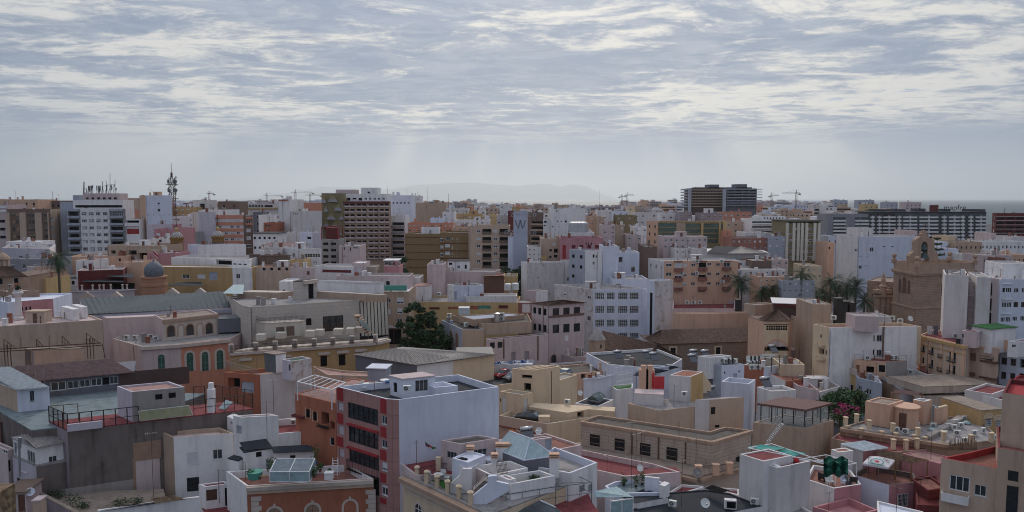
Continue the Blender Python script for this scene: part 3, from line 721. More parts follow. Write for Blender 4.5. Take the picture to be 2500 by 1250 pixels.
def far(x,y,wp,D,dep,wall,rows=0,cap=True,label=None,base=0,name='apartment_block',band='dark'):
    a,c=pD('f',(x-wp/2,y),D),pD('f',(x+wp/2,y),D);z=a.z;yaw=R.uniform(-.25,.25)
    W_=c.x-a.x;cx,cy_=(a.x+c.x)/2,D+dep/2
    m=MB().box(-W_/2,-dep/2,0,W_/2,dep/2,z,0)
    m.box(-W_/2+.2,-dep/2+.2,z+.01,W_/2-.2,dep/2-.2,z+.12,2)
    n=int((z-3)/3.1);nb=max(2,int(W_/3.4));style=R.random()
    for sgn,hw,ln in ((0,dep/2,W_),(1,W_/2,dep),(-1,W_/2,dep)):
        if sgn and R.random()<.45:continue
        for k in range(min(n,9)):
            z1=z-1.1-k*3.1;z0=z1-(1.2 if style<.6 else 1.5)
            if style<.6:
                q=max(2,int(ln/3.4))
                for i in range(q):
                    if R.random()<.22:continue
                    u=-ln/2+ln*(i+.5)/q;h=.65
                    if sgn==0:m.quad((u-h,-hw-.04,z0),(u+h,-hw-.04,z0),(u+h,-hw-.04,z1),(u-h,-hw-.04,z1),1)
                    else:m.quad((sgn*(hw+.04),u-h,z0),(sgn*(hw+.04),u+h,z0),(sgn*(hw+.04),u+h,z1),(sgn*(hw+.04),u-h,z1),1)
            else:
                if sgn==0:m.quad((-ln*.45,-hw-.04,z0),(ln*.45,-hw-.04,z0),(ln*.45,-hw-.04,z1),(-ln*.45,-hw-.04,z1),1);m.box(-ln*.46,-hw-1,z0-1.05,ln*.46,-hw-.05,z0-.05,0)
                else:m.quad((sgn*(hw+.04),-ln*.4,z0),(sgn*(hw+.04),ln*.4,z0),(sgn*(hw+.04),ln*.4,z1),(sgn*(hw+.04),-ln*.4,z1),1)
    if cap:
        for _ in range(R.choice((1,1,2,3))):
            w2=W_*R.uniform(.12,.4);u=R.uniform(-W_/2+w2/2,W_/2-w2/2);m.box(u-w2/2,-dep*.3,z+.1,u+w2/2,dep*.3,z+R.uniform(1.2,3.2),0)
        for _ in range(R.choice((1,2,4))):u=R.uniform(-W_/2,W_/2)*.9;v=R.uniform(-.4,.4)*dep;m.bar((u,v,z),(u,v,z+R.uniform(1.5,4)),.05,1,3)
    xform(m,(cx,cy_,0),yaw);
    if label is None:
        lm=min(LM,key=lambda q:abs(q[0]-x))[1];row='far skyline' if D>900 else 'distant' if D>560 else 'middle-distance'
        label='%s %s %s block %s'%('narrow' if wp<34 else 'wide',CLN.get(wall,wall),row,lm)
    if D>900:HZ.add(m.v,m.f);HZ.m[-len(m.m):]=[{0:HW.index(wall),1:5,2:6}[i] for i in m.m];return
    solo(name,label,'building',(cx,cy_,0),m,[wall,band,'roofgrey' if R.random()<.7 else 'floorpink'],'blocks in the distant city')
HZ=MB();HW=['white','white2','bwhite','ppink','peach']
def skyl(x):
    if x>2230:return 560
    if x>2040:return 512
    if 1165<x<1480:return 499
    return 487
for D,y0,y1,w0,w1 in ((1350,486,497,20,50),(1050,490,503,20,48),(820,497,512,22,50),(640,505,524,24,54),(520,518,545,26,58),(440,535,575,34,80)):
    x=-20.
    while x<2520:
        w=R.uniform(w0,w1);y=max(R.uniform(y0,y1),skyl(x)+R.uniform(0,8))
        if y<556:far(x+w/2,y,w,D*R.uniform(.96,1.04),R.uniform(11,18),R.choice(HW) if D>900 else R.choice(('white','white','white','white2','white2','bwhite','bwhite','beige','peach','ppink','ppink','tan','cream','salmon','mauve')))
        x+=w*R.uniform(.75,1.1)
struct('distant_town',HZ,HW+['dark','roofgrey'],'stuff')
# ================================================================ near left
G1=H('house','house with huge stained grey cement party wall and black caged roof terrace','b0',[(470,395),(645,480),('b1',460,275)],z=14,w=('mauve','cement'),r='floorred',par=0)
wl=G1.walls[1]
q=wl.rects('b0',(1270,600,1535,1085))[0];boxon(G1,wl,q,.05,'ppink','plaster_patch')
q=wl.rects('b0',(1268,595,1540,730))[0];boxon(G1,wl,q,.12,'ruin','masonry_patch')
q=wl.rects('b0',(1262,740,1305,1100))[0];boxon(G1,wl,q,.10,'ruin','masonry_patch')
q=wl.rects('b0',(560,1040,1300,1180))[0];boxon(G1,wl,q,.04,'concrete','wall_base')
cage=[(470,395),(648,476),(1325,398)]
rpx(G1,'b0',cage,14.1,2.3,mat='black',gap=0,post=1.4,mid=(.45,),rp=.07,rb=.03)
rpx(G1,'b0',[(470,395),(748,372)],14.1,2.3,mat='rust',gap=0,post=2.3,mid=(.45,),rp=.055,rb=.03)
rpx(G1,'b0',[(470,397),(648,478)],14.1,2.3,mat='black',gap=.16,post=9,mid=(),rp=.02)
H('','','b0',[(1115,50),(1255,105),(1762,57)],z=18.4,base=14,w=('lilac','concrete'),r='floorpink',par=.25,of=G1,win=[('x',1,1480,130,1550,175),('x',1,1607,115,1677,160)])
gb=[pz('b0',p,14.5) for p in ((1335,382),(1838,322))];gt=[pz('b0',p,15.9) for p in ((1322,290),(1800,236))]
sheet(G1,'glass_lean_to','b0',[gb[0],gb[1],gt[1],gt[0]],'skyglass2' if 'skyglass2' in MATS else 'olive')
fm=MB()
for i in range(6):f=i/5;fm.bar(gb[0].lerp(gb[1],f)+Vector((0,0,.05)),gt[0].lerp(gt[1],f)+Vector((0,0,.05)),.05)
fm.bar(gb[0],gb[1],.06);fm.bar(gt[0],gt[1],.06);fm.obj('glazing_bar','frame',G1)
H('','','b0',[(640,430),(975,392)],z=14.9,d=.3,base=14.1,w='lilac',r='lilac',par=0,of=G1)
rpx(G1,'b1',[(('b0'),1850,335),('b1',10,318),('b1',460,268)],14.1,2.2,mat='black',gap=0,post=1.3,mid=(.5,),rp=.05,rb=.03)
rpx(G1,'b1',[('b0',1850,215),('b1',105,200),('b1',455,255)],14.1,2.6,mat='black',gap=.16,post=1.6,mid=(.5,),rp=.05)
ch=pz('b1',(55,310),14.1);MB().box(ch.x-.45,ch.y,14.1,ch.x+.45,ch.y+.9,17.6).obj('chimney','white',G1);MB().box(ch.x-.3,ch.y+.15,17.6,ch.x+.3,ch.y+.75,18.5).obj('chimney_cap','white',G1)
sk=[pz('b1',p,14.2) for p in ((130,262),(190,275))];skt=[pz('b1',p,15.3) for p in ((270,200),(200,180))]
sheet(G1,'roof_window','b1',[sk[0],sk[1],skt[0],skt[1]],'skyglass')
mf=[pz('m0',p,13.8) for p in ((1215,1215),(1925,1150))]
fe=MB();fe.hexa([mf[0],mf[1],mf[1]+Vector((0,.1,0)),mf[0]+Vector((0,.1,0))],[v+Vector((0,0,2.9)) for v in (mf[0],mf[1],mf[1]+Vector((0,.1,0)),mf[0]+Vector((0,.1,0)))]);
fe.obj('metal_fence','dbrown',G1)
G3=H('terrace_building','low block with pale turquoise painted terrace behind the black cage','b0',[(-160,210),(300,480),(1280,385),(1960,130),(480,90)],z=13.6,w='cement',r='turq',par=0)
G4=H('hall','long roof hall with brown corrugated metal roof and strip of green-tinted windows','m0',[(415,1125),(1365,1040)],z=16.4,base=13.76,d=9,w='dgrey',par=0,r='dgrey',
       win=[('w',0,512,1143,672,1212),('w',0,685,1133,800,1195),('w',0,808,1118,918,1180),('w',0,925,1104,1035,1167),('x',0,1045,1093,1110,1158),('w',0,1115,1083,1200,1150),('w',0,1208,1075,1280,1140),('w',0,1285,1066,1352,1130)])
sheet(G4,'corrugated_roof','m0',[(400,1122,16.62),(1370,1037,16.62),(1130,900,18.2),(110,983,18.2)],'corr',ribs=64,amp=.10)
G2=H('sunroom','pale glazed sunroom with white corrugated roof at left edge of turquoise terrace','m0',[(-130,1110),(172,1222),(500,1192)],z=17,base=13.76,w=('beige','bwhite'),par=0,r='white',win=[('w:alu',1,300,1225,350,1330)])
sheet(G2,'corrugated_roof','m0',[(172,1218,17.2),(505,1188,17.2),(110,985,18.4),(-230,1000,18.4)],'corrw',ribs=26,amp=.12)
for i,x in enumerate((35,95,160,230,300,372,460)):
    p=pz('m0',(x,1160+i*28),14.2);MB().bar(p,p+Vector((0,0,5.0)),.035).obj('net_post','metal',G2)
G5=H('hut','peeling peach rooftop hut under the rusty steel sign frame','m0',[(250,800),(315,812),(848,782)],D=(123,121.5,123),base=14,w=('brown','peach'),r='rooftan',par=0,d=4)
fr=empty('rusty_sign_structure',pD('m0',(520,900),121),'rusty lattice steel sign frame standing over the peeling hut','frame')
k=MB()
def fp(x,y,D=120.6):return pD('m0',(x,y),D)
for y in (800,825):k.bar(fp(-60,y+5),fp(1030,y-62),.10)
for x0 in (40,880):
    yb=975 if x0<500 else 905
    for dx_ in (0,30,62):k.bar(fp(x0+15+dx_,yb),fp(x0+dx_,760 if x0<500 else 690),.07)
for x0,yt,x1 in ((40,700,165),(372,700,450),(632,668,725),(878,640,1015)):
    yb=808-x0*.066;yr=808-x1*.066
    k.bar(fp(x0,yb),fp(x0,yt),.06);k.bar(fp(x0,yt),fp(x1,yr),.06);k.bar(fp(x0,(yb+yt)/2),fp((x0+x1)/2,yb-5),.04)
    for f in (.3,.6):k.bar(fp(x0+(x1-x0)*f,yb),fp(x0+(x1-x0)*f,yt+(yr-yt)*f),.04)
for x,y in ((213,685),(500,660)):k.bar(fp(x,790),fp(x,y),.05)
k.bar(fp(1040,745),fp(1070,895),.07)
k.obj('lattice','rust',fr)
A=H('house','small lilac house with white glazed upper room against the cement wall','b0',[(122,545),(340,640),(645,585)],z=12,w=('white','white'),par=0,r='roofgrey',over=.15,base=9.0,
      win=[('w',0,130,580,165,715),('p',0,255,650,335,800),('w',1,463,725,545,785)])
sheet(A,'roof_sheet','b0',[(340,640,12.2),(650,582,12.2),(460,488,12.9),(205,515,12.9)],'zincl',ribs=10,amp=.05)
H('','','b0',[(118,722),(345,818),(700,760)],z=9.6,w=('lilac','cement'),of=A,r='roofgrey',par=0,win=[('d',0,215,945,265,1045),('d',0,280,975,328,1070),('d',0,155,915,205,1010),('box',0,190,850,262,880,'ppink',.2,'hood')])
p=pD('b0',(185,640),94);MB().bar(p,pD('b0',(190,540),94),.22,sides=8).obj('flue_pipe','metal',A);MB().bar(pD('b0',(190,915),94),p,.14,sides=8).obj('flue_pipe','metal',A)
H('house','dim pinkish house with stairs at far bottom-left edge','b0',[(-120,585),(70,665),(135,640)],z=10.5,w=('ppink','ppink'),r='roofgrey',par=.3,win=[('w',0,25,640,70,700),('x',1,75,760,110,860)])
H('house','dark brown house with ruined top behind the glazed lilac house','b0',[(-150,330),(0,390),(140,370),(440,470)],z=12.5,w=('terr','dbrown','cement'),r='rooftan',par=.3,d=6)
LOT=H('vacant_lot','weedy vacant lot in front of the cement party wall','b0',[(330,1080),(700,1330),(1600,1200),(1560,1040)],z=5,w='cement',r='rooftan',par=0,cat='lot')
H('boundary_wall','low grey boundary wall beside the weedy lot','b0',[(350,1075),(720,1270)],z=6.4,d=.5,w='mauve',r='rooftan',par=0,cat='wall')
H('hut','tiny hut with brown door and pediment at bottom-left corner','b0',[(50,1070),(245,1060)],z=8.2,d=4,w='ppink',r='brown',par=0,over=.3,win=[('b:brownframe',0,168,1085,245,1250)])
H('chimney_block','cream square chimney block with pale cap at bottom left','b0',[(308,1150),(380,1148)],z=8.0,d=1.4,w='beige',r='ppink',par=0,cat='chimney',over=.1)
dish('by the tiny hut at bottom-left corner',pz('b0',(290,1130),7.0),.6,1.4,'bwhite','pale')
for x,y,h,rr in ((560,1120,1.3,.9),(690,1200,1.6,1.4),(800,1210,.8,.8),(1150,1180,.7,1.2),(1300,1170,.9,.9),(470,1100,1.1,.8)):
    plant('dry weed bush on the vacant lot below the cement wall',pz('b0',(x,y),5.2),h,rr,False,'leafd',160,name='weed_bush')
rk=MB();c=pD('f',(-30,1250),16)
for i in range(11):
    r_=R.uniform(.12,.24);ctr=c+Vector((R.uniform(-.3,.16),R.uniform(-.2,.3),-1.6+2.1*i/10));n=12;vs_=[]
    for a in range(1,8):vs_+=[ctr+Vector((math.sin(a*math.pi/8)*math.cos(b_*2*math.pi/n),math.sin(a*math.pi/8)*math.sin(b_*2*math.pi/n),math.cos(a*math.pi/8)))*r_*R.uniform(.86,1.12) for b_ in range(n)]
    rk.add(vs_,[(a*n+b_,a*n+(b_+1)%n,(a+1)*n+(b_+1)%n,(a+1)*n+b_) for a in range(6) for b_ in range(n)]+[tuple(range(n)),tuple(range(6*n,7*n))])
rk.box(c.x-1.5,c.y-.1,c.z-4,c.x+.02,c.y+.9,c.z+.3)
solo('rock_outcrop','ochre rock outcrop at the very bottom-left corner','rock',c-Vector((0,0,4)),rk,'rock')
N3=H('house','large white house with red roof terraces and black tarred lean-to, left of centre','b1',[('b0',1535,485),('b0',1655,541),(272,497)],z=12.2,w=('tan','white'),r='ppink',par=.6,
       win=[('s3',1,-172,688,-68,785),('g:black',1,-172,925,-52,1045),('w',1,75,657,168,742)])
H('','','b1',[(212,348),(270,372),(330,340)],z=13.6,base=11.5,w='white',r='white',par=0,of=N3,win=[('w',0,243,383,265,412)])
H('','','b1',[(270,330),(350,348),(702,330)],z=15.0,w=('white','white'),r='floorred',par=.18,of=N3,base=5,win=[('b:bgrey',0,300,420,365,515)])
H('','','b1',[(590,512),(1065,473),(1180,456),(905,350),(690,365)],z=12.4,w=('white','yellow'),r='floorred',par=.95,of=N3,cap='white')
ac('on the red-floored terrace of the large white house',pz('b1',(850,420),11.8),.2,1.3)
TT=H('house','orange stucco house with quoins, arched windows and white-parapet roof terrace','b1',[(205,862),(400,1003),(1610,932)],z=9.5,w=('white','orange'),r='terr',par=.9,cap='white')
wl=TT.walls[1]
for rct,out,mt,nm in (((400,1003,1612,1040),.5,'limestone','cornice'),((405,1030,1600,1078),.25,'beige','cornice')):
    (u0,v1)=wl.uv('b1',(rct[0]+12,rct[1]+6));(u1,v0)=wl.uv('b1',(1600,985 if out>.3 else 1010));v1=9.45 if out>.3 else 8.95
    boxon(TT,wl,(0.02,v1-.45,wl.L-.02,v1),out,mt,nm)
for x0 in (440,1525):
    for i in range(7):
        u0,v1=wl.uv('b1',(x0,1105 if x0<900 else 1040));wd=.95 if i%2 else 1.25;v=v1-i*.62
        boxon(TT,wl,(u0 if x0<900 else u0+1.35-wd,v-.58,(u0+wd) if x0<900 else u0+1.35,v),.06,'limestone','quoin')
for x0,y0,x1 in ((600,1215,730),(965,1180,1090),(1325,1145,1445)):
    u0,v1=wl.uv('b1',(x0,y0));u1,_=wl.uv('b1',(x1,y0));arch(TT,wl,(u0,v1-2.6,u1,v1),'limestone','shutterb' if x0!=1325 else 'orange',.28,'wood' if x0!=1325 else None)
    boxon(TT,wl,((u0+u1)/2-.14,v1+.02,(u0+u1)/2+.14,v1+.55),.16,'limestone','keystone')
HU=dict(of=TT,base=8.6)
H('','','b1',[(330,640),(372,690),(650,645)],z=11.6,w=('white','white'),r='tar',par=0,**HU,win=[('x',1,488,680,543,722),('g',1,583,750,637,870)])
H('','','b1',[(640,645),(652,690),(1040,672)],z=11.45,w=('white','white'),r='tar',par=0,**HU,win=[('d',1,665,735,730,860),('x',1,812,710,865,757),('box',1,780,800,972,845,'sea_green',.05,'panel')])
sheet(TT,'tar_roof','b1',[(375,660,11.85),(655,640,11.85),(585,550,12.6),(330,585,12.4)],'tar')
sheet(TT,'tar_roof','b1',[(650,688,11.7),(1040,668,11.7),(980,608,12.2),(648,625,12.2)],'tar')
H('','','b1',[(218,745),(320,770),(378,740)],z=10.6,w=('white','white'),r='tar',par=0,**HU)
sk=empty('roof_skylight',on(TT,810,950),'white-framed glass skylight box on the orange house terrace','skylight');s0=on(TT,810,965)
m=MB();g_=MB();X0,X1,Y0,Y1,Z=s0.x-2.4,s0.x+2.4,s0.y,s0.y+2.6,s0.z
for x in (X0,(X0+X1)/2,X1):m.bar((x,Y0,Z),(x,Y0,Z+1.3),.07);m.bar((x,Y0,Z+1.3),(x,Y1,Z+2.0),.07);m.bar((x,Y1,Z),(x,Y1,Z+2.0),.07)
for y,z in ((Y0,.05),(Y0,1.3),(Y1,2.0)):m.bar((X0,y,Z+z),(X1,y,Z+z),.07)
for x in (X0,X1):m.bar((x,Y0,Z+.05),(x,Y1,Z+.05),.07)
m.obj('frame','frame',sk)
for i in range(2):
    xa,xb=X0+2.4*i+.06,X0+2.4*(i+1)-.06
    MB().quad((xa,Y0,Z+1.3),(xb,Y0,Z+1.3),(xb,Y1,Z+2),(xa,Y1,Z+2)).obj('pane','glass2',sk);MB().quad((xa,Y0,Z+.1),(xb,Y0,Z+.1),(xb,Y0,Z+1.25),(xa,Y0,Z+1.25)).obj('pane','skyglass',sk)
for x in (X0,X1):MB().add(((x,Y0,Z+.1),(x,Y1,Z+.1),(x,Y1,Z+2),(x,Y0,Z+1.3)),((0,1,2,3),)).obj('pane','skyglass',sk)
for x,y,h,rr,lb in ((1060,790,2.2,.7,'tall broad-leaved plant in blue pot at corner of white roof room'),(1100,870,.8,.5,'bushy plant in clay pot beside the tall plant'),(640,895,1.9,.9,'leafy climber in front of the white roof room door'),(960,935,.7,.5,'round shrub in clay pot right of the glass skylight'),
                        (1045,925,1.0,.6,'sprawling green plant in mid terrace of the orange house'),(825,955,1.0,.4,'small tree in clay pot before the glass skylight'),(445,935,1.0,.6,'leafy plant beside the green table'),(1185,900,.5,.3,'little plant on white block near the ladder')):
    plant(lb,on(TT,x,y),h,rr,True,'leaf',150,'blue' if x==1060 else 'tilered')
p=on(TT,480,930);tb=MB().lathe(p,[(.75,0),(.85,.1),(.9,.85),(.95,.9),(0,.92)],18);solo('round_table','round table under dark green cover on the orange house terrace','table',p,tb,'sea_green')
p=on(TT,620,950);bn=MB().box(p.x-1.4,p.y,p.z+.42,p.x+1.0,p.y+.45,p.z+.5)
for x in (-1.3,.85):bn.box(p.x+x,p.y+.03,p.z,p.x+x+.08,p.y+.42,p.z+.42)
solo('bench','plain wooden bench left of the glass skylight','bench',p,bn,'wood')
p=on(TT,1240,915);ld=MB()
for s in (-.3,.3):
    ld.bar(p+Vector((s*1.2,0,0)),p+Vector((s,.35,2.3)),.04);ld.bar(p+Vector((s*1.2,.9,0)),p+Vector((s,.4,2.3)),.04)
for i in range(6):z=.3+i*.33;ld.bar(p+Vector((-.34,z*.15,z)),p+Vector((.34,z*.15,z)),.035)
solo('step_ladder','white folding step ladder on the orange house terrace','ladder',p,ld,'frame')
p=on(TT,1185,935);solo('planter_block','low white square planter block beside the ladder','planter',p,MB().box(p.x-.5,p.y-.3,p.z,p.x+.5,p.y+.5,p.z+.75).box(p.x-.56,p.y-.36,p.z+.75,p.x+.56,p.y+.56,p.z+.85),'white')
H('house','low white house with red terrace and dark door at bottom left of centre','b1',[(-60,985),(5,1010),(248,980)],z=7.4,w=('white','white'),r='floorred',par=.12,win=[('v:brown',1,12,1042,120,1132),('d',1,188,1020,255,1190)])
PT=H('patio_building','small red-tiled patio between low white house and orange house','b1',[(-60,1180),(60,1330),(520,1260),(280,1160)],z=4.2,w='white',r='floorred',par=0)
ac('in the red patio beside the orange house',pz('b1',(345,1235),4.4),.5,1.5);ac('in the red patio beside the orange house',pz('b1',(375,1265),4.4),.5,1.5)
H('garden_wall','white garden wall with brown canopy along the bottom left edge','b1',[('b0',930,1250),('b0',1470,1160),('b0',1780,1135),('b0',1900,1120)],z=7.5,d=.4,w='white',r='white',par=0,cat='wall')
cn=empty('canopy',pz('b0',(1600,1140),8.6),'brown corrugated canopy over the white garden wall','canopy');sheet(cn,'canopy_sheet','b0',[(1480,1170,8.3),(1775,1130,8.3),(1660,1090,8.9),(1435,1120,8.9)],'thatch',ribs=14)
aerial('in front of the cement wall',pz('b0',(1466,1150),7.2),9.0,.4);aerial('over the red patio',pz('b1',(138,1165),5),4.6,.2);aerial('on the white house with black tarred roofs',pz('b1',(600,740),10),8.0,.6)
aerial('rising before the orange white-walled house',pz('b1',(658,300),14.3),5.0,.2)
N8=H('apartment_house','white-walled house with orange balcony side and grey metal box on roof','m1',[(190,1035),(562,1062),(1092,1008)],z=16.5,w=('orange','white2'),r='beige',par=.7,
       win=[('k',0,235,1090,360,1200),('b:bgrey',0,370,1130,500,1250)])
sheet(N8,'stain_panel','m1',[(575,1062,16.52),(1085,1012,16.52),(1085,1011,16.54),(575,1061,16.54)],'white')
H('','','m1',[(785,905),(880,925),(1085,893)],z=19.0,base=15.8,w=('lilac','weather'),r='green',par=.3,of=N8,win=[('d',0,850,955,872,1025)])
H('','','m1',[(605,843),(720,862),(826,845)],z=19.6,base=16.6,w=('zinc','white'),r='rooftan',par=0,of=N8,over=.12)
rpx(N8,'m1',[(215,985),(535,1072)],16.5,1.0,mat='metal',gap=.2,post=2);rpx(N8,'m1',[(215,985),(420,930)],16.5,1.0,mat='metal',gap=.25,post=2)
N7=H('apartment_house','orange apartment house with railed terrace and white pergola frame, beside pink-panelled block','b1',[(860,120),(1248,212)],z=17.7,d=11,w='orange',r='floorpink',par=.1,
       win=[('d:brown',0,965,265,1005,355),('d:brown',0,1032,290,1070,385),('k',0,1110,290,1185,430),('k',0,1195,380,1240,470),('d',0,1195,535,1235,620),('bal',0,862,310,960,345,'maroon',.7),('box',0,958,250,965,358,'cream',.06,'trim'),('box',0,1005,262,1012,366,'cream',.06,'trim'),('box',0,1024,275,1031,385,'cream',.06,'trim'),('box',0,1071,292,1078,392,'cream',.06,'trim'),('rail',0,1100,395,1190,440,'black',.7)])
rpx(N7,'b1',[(875,118),(1245,205)],17.7,1.15,mat='metal',gap=.14,post=2.4,mid=());
PG=empty('pergola',pz('b1',(1060,120),17.6),'white bare pergola frame on the orange apartment terrace','pergola');k=MB()
c4=[pz('m1',p,20.2)-Vector((0,0,2.6)) for p in ((940,1132),(1290,1218),(1430,1142),(1115,1066))]
for c in c4:k.bar(c,c+Vector((0,0,2.6)),.09)
up=Vector((0,0,2.6))
for i in range(4):k.bar(c4[i]+up,c4[(i+1)%4]+up,.09)
for i in range(1,6):f=i/6;k.bar(c4[0].lerp(c4[1],f)+up,c4[3].lerp(c4[2],f)+up,.06)
k.obj('beam','frame',PG)
H('building','low block with brick-red tiled roof behind the white pergola','m1',[(1100,975),(1250,1062),(1640,1075),(1880,1100),(1650,1030),(1420,1020)],z=14.8,w='beige',r='floorpink',par=.25)
H('stair_head','small grey stair hut with pale roof near the white pergola','m1',[(1655,1000),(1840,1005)],z=16.8,d=3,base=14,w='bgrey',r='bwhite',par=0,over=.25,cat='stair hut')
ac('on the brick-red roof by the grey stair hut',pz('m1',(1735,1105),15.0),.1,1.6)
N6=H('apartment_block','apartment block with pink and red panelled street front and big blank white side wall','b1',[(1250,52),(1735,172),(1850,179),('b2',850,57),('b2',470,-62)],z=20,w=('panelpink','panelpink','bwhite','bwhite'),r='tar',par=.9,cap='bwhite',
       win=[('m:black',0,1365,200,1652,430),('m:black',0,1372,415,1656,660),('m:black',0,1378,640,1660,860),('m:black',0,1590,900,1662,1100)]
       +[('s',0,1688,330,1738,420),('w',0,1688,558,1740,645),('s2',0,1692,770,1745,865),('s',0,1690,985,1748,1100)]
       +[('b:lilac',0,1270,200,1322,290),('b:lilac',0,1274,420,1325,520),('b:lilac',0,1280,640,1330,735)])
wl=N6.walls[0]
for y0,y1 in ((60,195),(300,415),(525,635)):
    q=wl.rects('b1',(1262,y0,1322,y1))[0];boxon(N6,wl,q,.05,'red','red_panel')
for y0,y1 in ((165,315),(430,545),(650,765),(870,975),(1105,1180)):
    q=wl.rects('b1',(1675,y0,1732,y1))[0];boxon(N6,wl,q,.05,'red','red_panel')
for y in (395,615):
    q=wl.rects('b1',(1368,y,1658,y+45))[0];boxon(N6,wl,(q[0],q[3]-.25,q[2],q[3]),.35,'red','balcony_edge')
q=wl.rects('b1',(1376,735,1662,880))[0];balcony(N6,wl,(q[0],q[3]-1.3,q[2],q[3]),.5,'black',True)
H('','','m1',[(1885,1078),(2012,1112),('m2',256,1078)],z=21.6,base=19.1,w=('bwhite','bwhite'),r='ppink',par=0,over=.15,of=N6,win=[('d',0,1918,1135,1955,1250),('p:alu',1,2138,1122,2272,1222)])
H('','','m2',[(256,1192),(490,1172),(345,1130)],z=20.4,base=19.1,w='bwhite',r='bwhite',par=.8,of=N6)
ac('on the hut wall of the blank-walled white block',pz('m1',(2058,1235),19.3),0,1.5);ac('on the hut wall of the blank-walled white block',pz('m1',(2058,1235),20.45),0,1.5)
ac('on the street front of the pink-panelled block',pz('b1',(1700,905),9.2)+Vector((0,-.5,0)),-.4,1.2)
for i,(x,y) in enumerate(((1560,1215),(1620,1225),(1690,1210),(1740,1200),(1600,1190))):
    p=pz('m1',(x,y),19.1);cm=MB().box(p.x-.25,p.y-.25,p.z+.4,p.x+.25,p.y+.25,p.z+.45).box(p.x-.25,p.y+.2,p.z+.45,p.x+.25,p.y+.25,p.z+.9)
    for a in (-.22,.2):
        for b_ in (-.22,.2):cm.box(p.x+a,p.y+b_,p.z,p.x+a+.04,p.y+b_+.04,p.z+.4)
    solo('plastic_chair','white plastic chair on the roof of the pink-panelled block','chair',p,cm,'acwhite','white chairs on the panelled block roof')
for lb,x,y in (('white round table among plastic chairs on the pink-panelled block roof',1655,1205),('white table with blue basin beside the roof hut',1830,1165)):
    p=pz('m1',(x,y),19.1);tm=MB().lathe(p+Vector((0,0,.7)),[(0,0),(.65,0),(.65,.05),(0,.06)],16).bar(p,p+Vector((0,0,.7)),.05);solo('table',lb,'table',p,tm,'acwhite')
p=pz('m1',(1855,1145),19.9);solo('basin','blue plastic basin on the white roof table','basin',p,MB().lathe(p,[(0,0),(.25,0),(.38,.3),(.33,.3),(0,.1)],12),'blue')
# ================================================================ near centre
N11=H('house','low house with dark red terrace below the blank white wall','b2',[(-120,760),(60,900),(430,900),(900,570),(0,700)],z=11.8,w='ppink',r='floorred',par=.25,cap='ppink')
N10=H('roof_room','pinkish square roof room with wide window strip, below the blank white wall','b2',[(298,567),(485,602),(840,547)],z=15.2,base=11.5,w=('ppink','ppink'),r='gravel',par=.22,cat='roof room',
        win=[('p:alu',0,358,668,450,748),('p:alu',1,605,662,738,715)])
flg=empty('flag',pz('b2',(150,680),12),'red black and green flag on a leaning pole before the blank white wall','flag')
a=pD('b2',(148,575),87);b_=pD('b2',(190,660),87);MB().bar(b_,a,.03).obj('pole','metal',flg)
def cloth(rec,mat,P):MB().add(P+[p+Vector((0,.03,0)) for p in P],[tuple(range(len(P))),tuple(reversed(range(len(P),2*len(P))))]).obj('cloth',mat,rec)
cloth(flg,'black',[pD('b2',q,87) for q in ((150,578),(185,615),(180,632),(150,612))]);cloth(flg,'signred',[pD('b2',q,87.05) for q in ((150,595),(200,615),(215,635),(160,628))]);cloth(flg,'green',[pD('b2',q,87.1) for q in ((195,618),(250,635),(255,642),(215,655))])
N12=H('palace','cream stone palace with heavy cornice and balustrade posts at bottom centre','b2',[(-60,905),(760,1290),(1500,1010)],z=11,w=('cream','cream'),r='roofgrey',par=.0)
wl=N12.walls[0]
boxon(N12,wl,(0,10.5,wl.L,10.98),.8,'stone','cornice');boxon(N12,wl,(0,10.0,wl.L,10.5),.45,'limestone','cornice');boxon(N12,wl,(0,9.3,wl.L,9.5),.15,'limestone','string_course')
for u in (2.5,6.5,10.5):arch(N12,wl,(u,5.6,u+1.3,8.4),'limestone','glass',.3)
pts=[(72,930),(163,975),(262,1020),(362,1070),(470,1120),(580,1180)]
for i,p in enumerate(pts):
    q=pz('b2',p,11.16);m=MB().box(q.x-.25,q.y-.25,11.1,q.x+.25,q.y+.25,12.5).box(q.x-.31,q.y-.31,12.5,q.x+.31,q.y+.31,12.62);m.add([(q.x-.28,q.y-.28,12.62),(q.x+.28,q.y-.28,12.62),(q.x+.28,q.y+.28,12.62),(q.x-.28,q.y+.28,12.62),(q.x,q.y,12.85)],[(0,1,4),(1,2,4),(2,3,4),(3,0,4)])
    m.obj('balustrade_post','cream',N12)
rpx(N12,'b2',pts,11.2,1.25,mat='black',gap=.16,post=40,mid=(.15,))
rpx(N12,'b2',[(72,930),(275,880),(400,880)],11.2,1.2,mat='black',gap=.16,post=3)
q=pz('b2',(275,880),11.16);MB().box(q.x-.3,q.y-.3,11.1,q.x+.3,q.y+.3,13.2).obj('balustrade_post','cream',N12)
g4=[pz('b2',p,11.2) for p in ((180,925),(350,1040),(430,990),(410,890),(300,890))];MB().add([(p.x,p.y,11.2) for p in g4],(tuple(range(5)),)).obj('artificial_turf','turf',N12)
p=pz('b2',(275,945),11.2);solo('garden_table','white round garden table on the green artificial turf','table',p,MB().lathe(p+Vector((0,0,.7)),[(0,0),(.6,0),(.6,.05),(0,.06)],16).bar(p,p+Vector((0,0,.7)),.05),'acwhite')
for x,y,r_ in ((318,935,0),(360,955,1),(195,935,2)):
    p=pz('b2',(x,y),11.2);cm=MB().box(-.26,-.26,.4,.26,.26,.46).box(-.26,.2,.46,.26,.26,1.0)
    for a in (-.24,.2):
        for b_ in (-.24,.2):cm.box(a,b_,0,a+.05,b_+.05,.4)
    solo('garden_chair','white plastic garden chair on the green artificial turf','chair',p,xform(cm,p,r_*1.3,1.15),'acwhite')
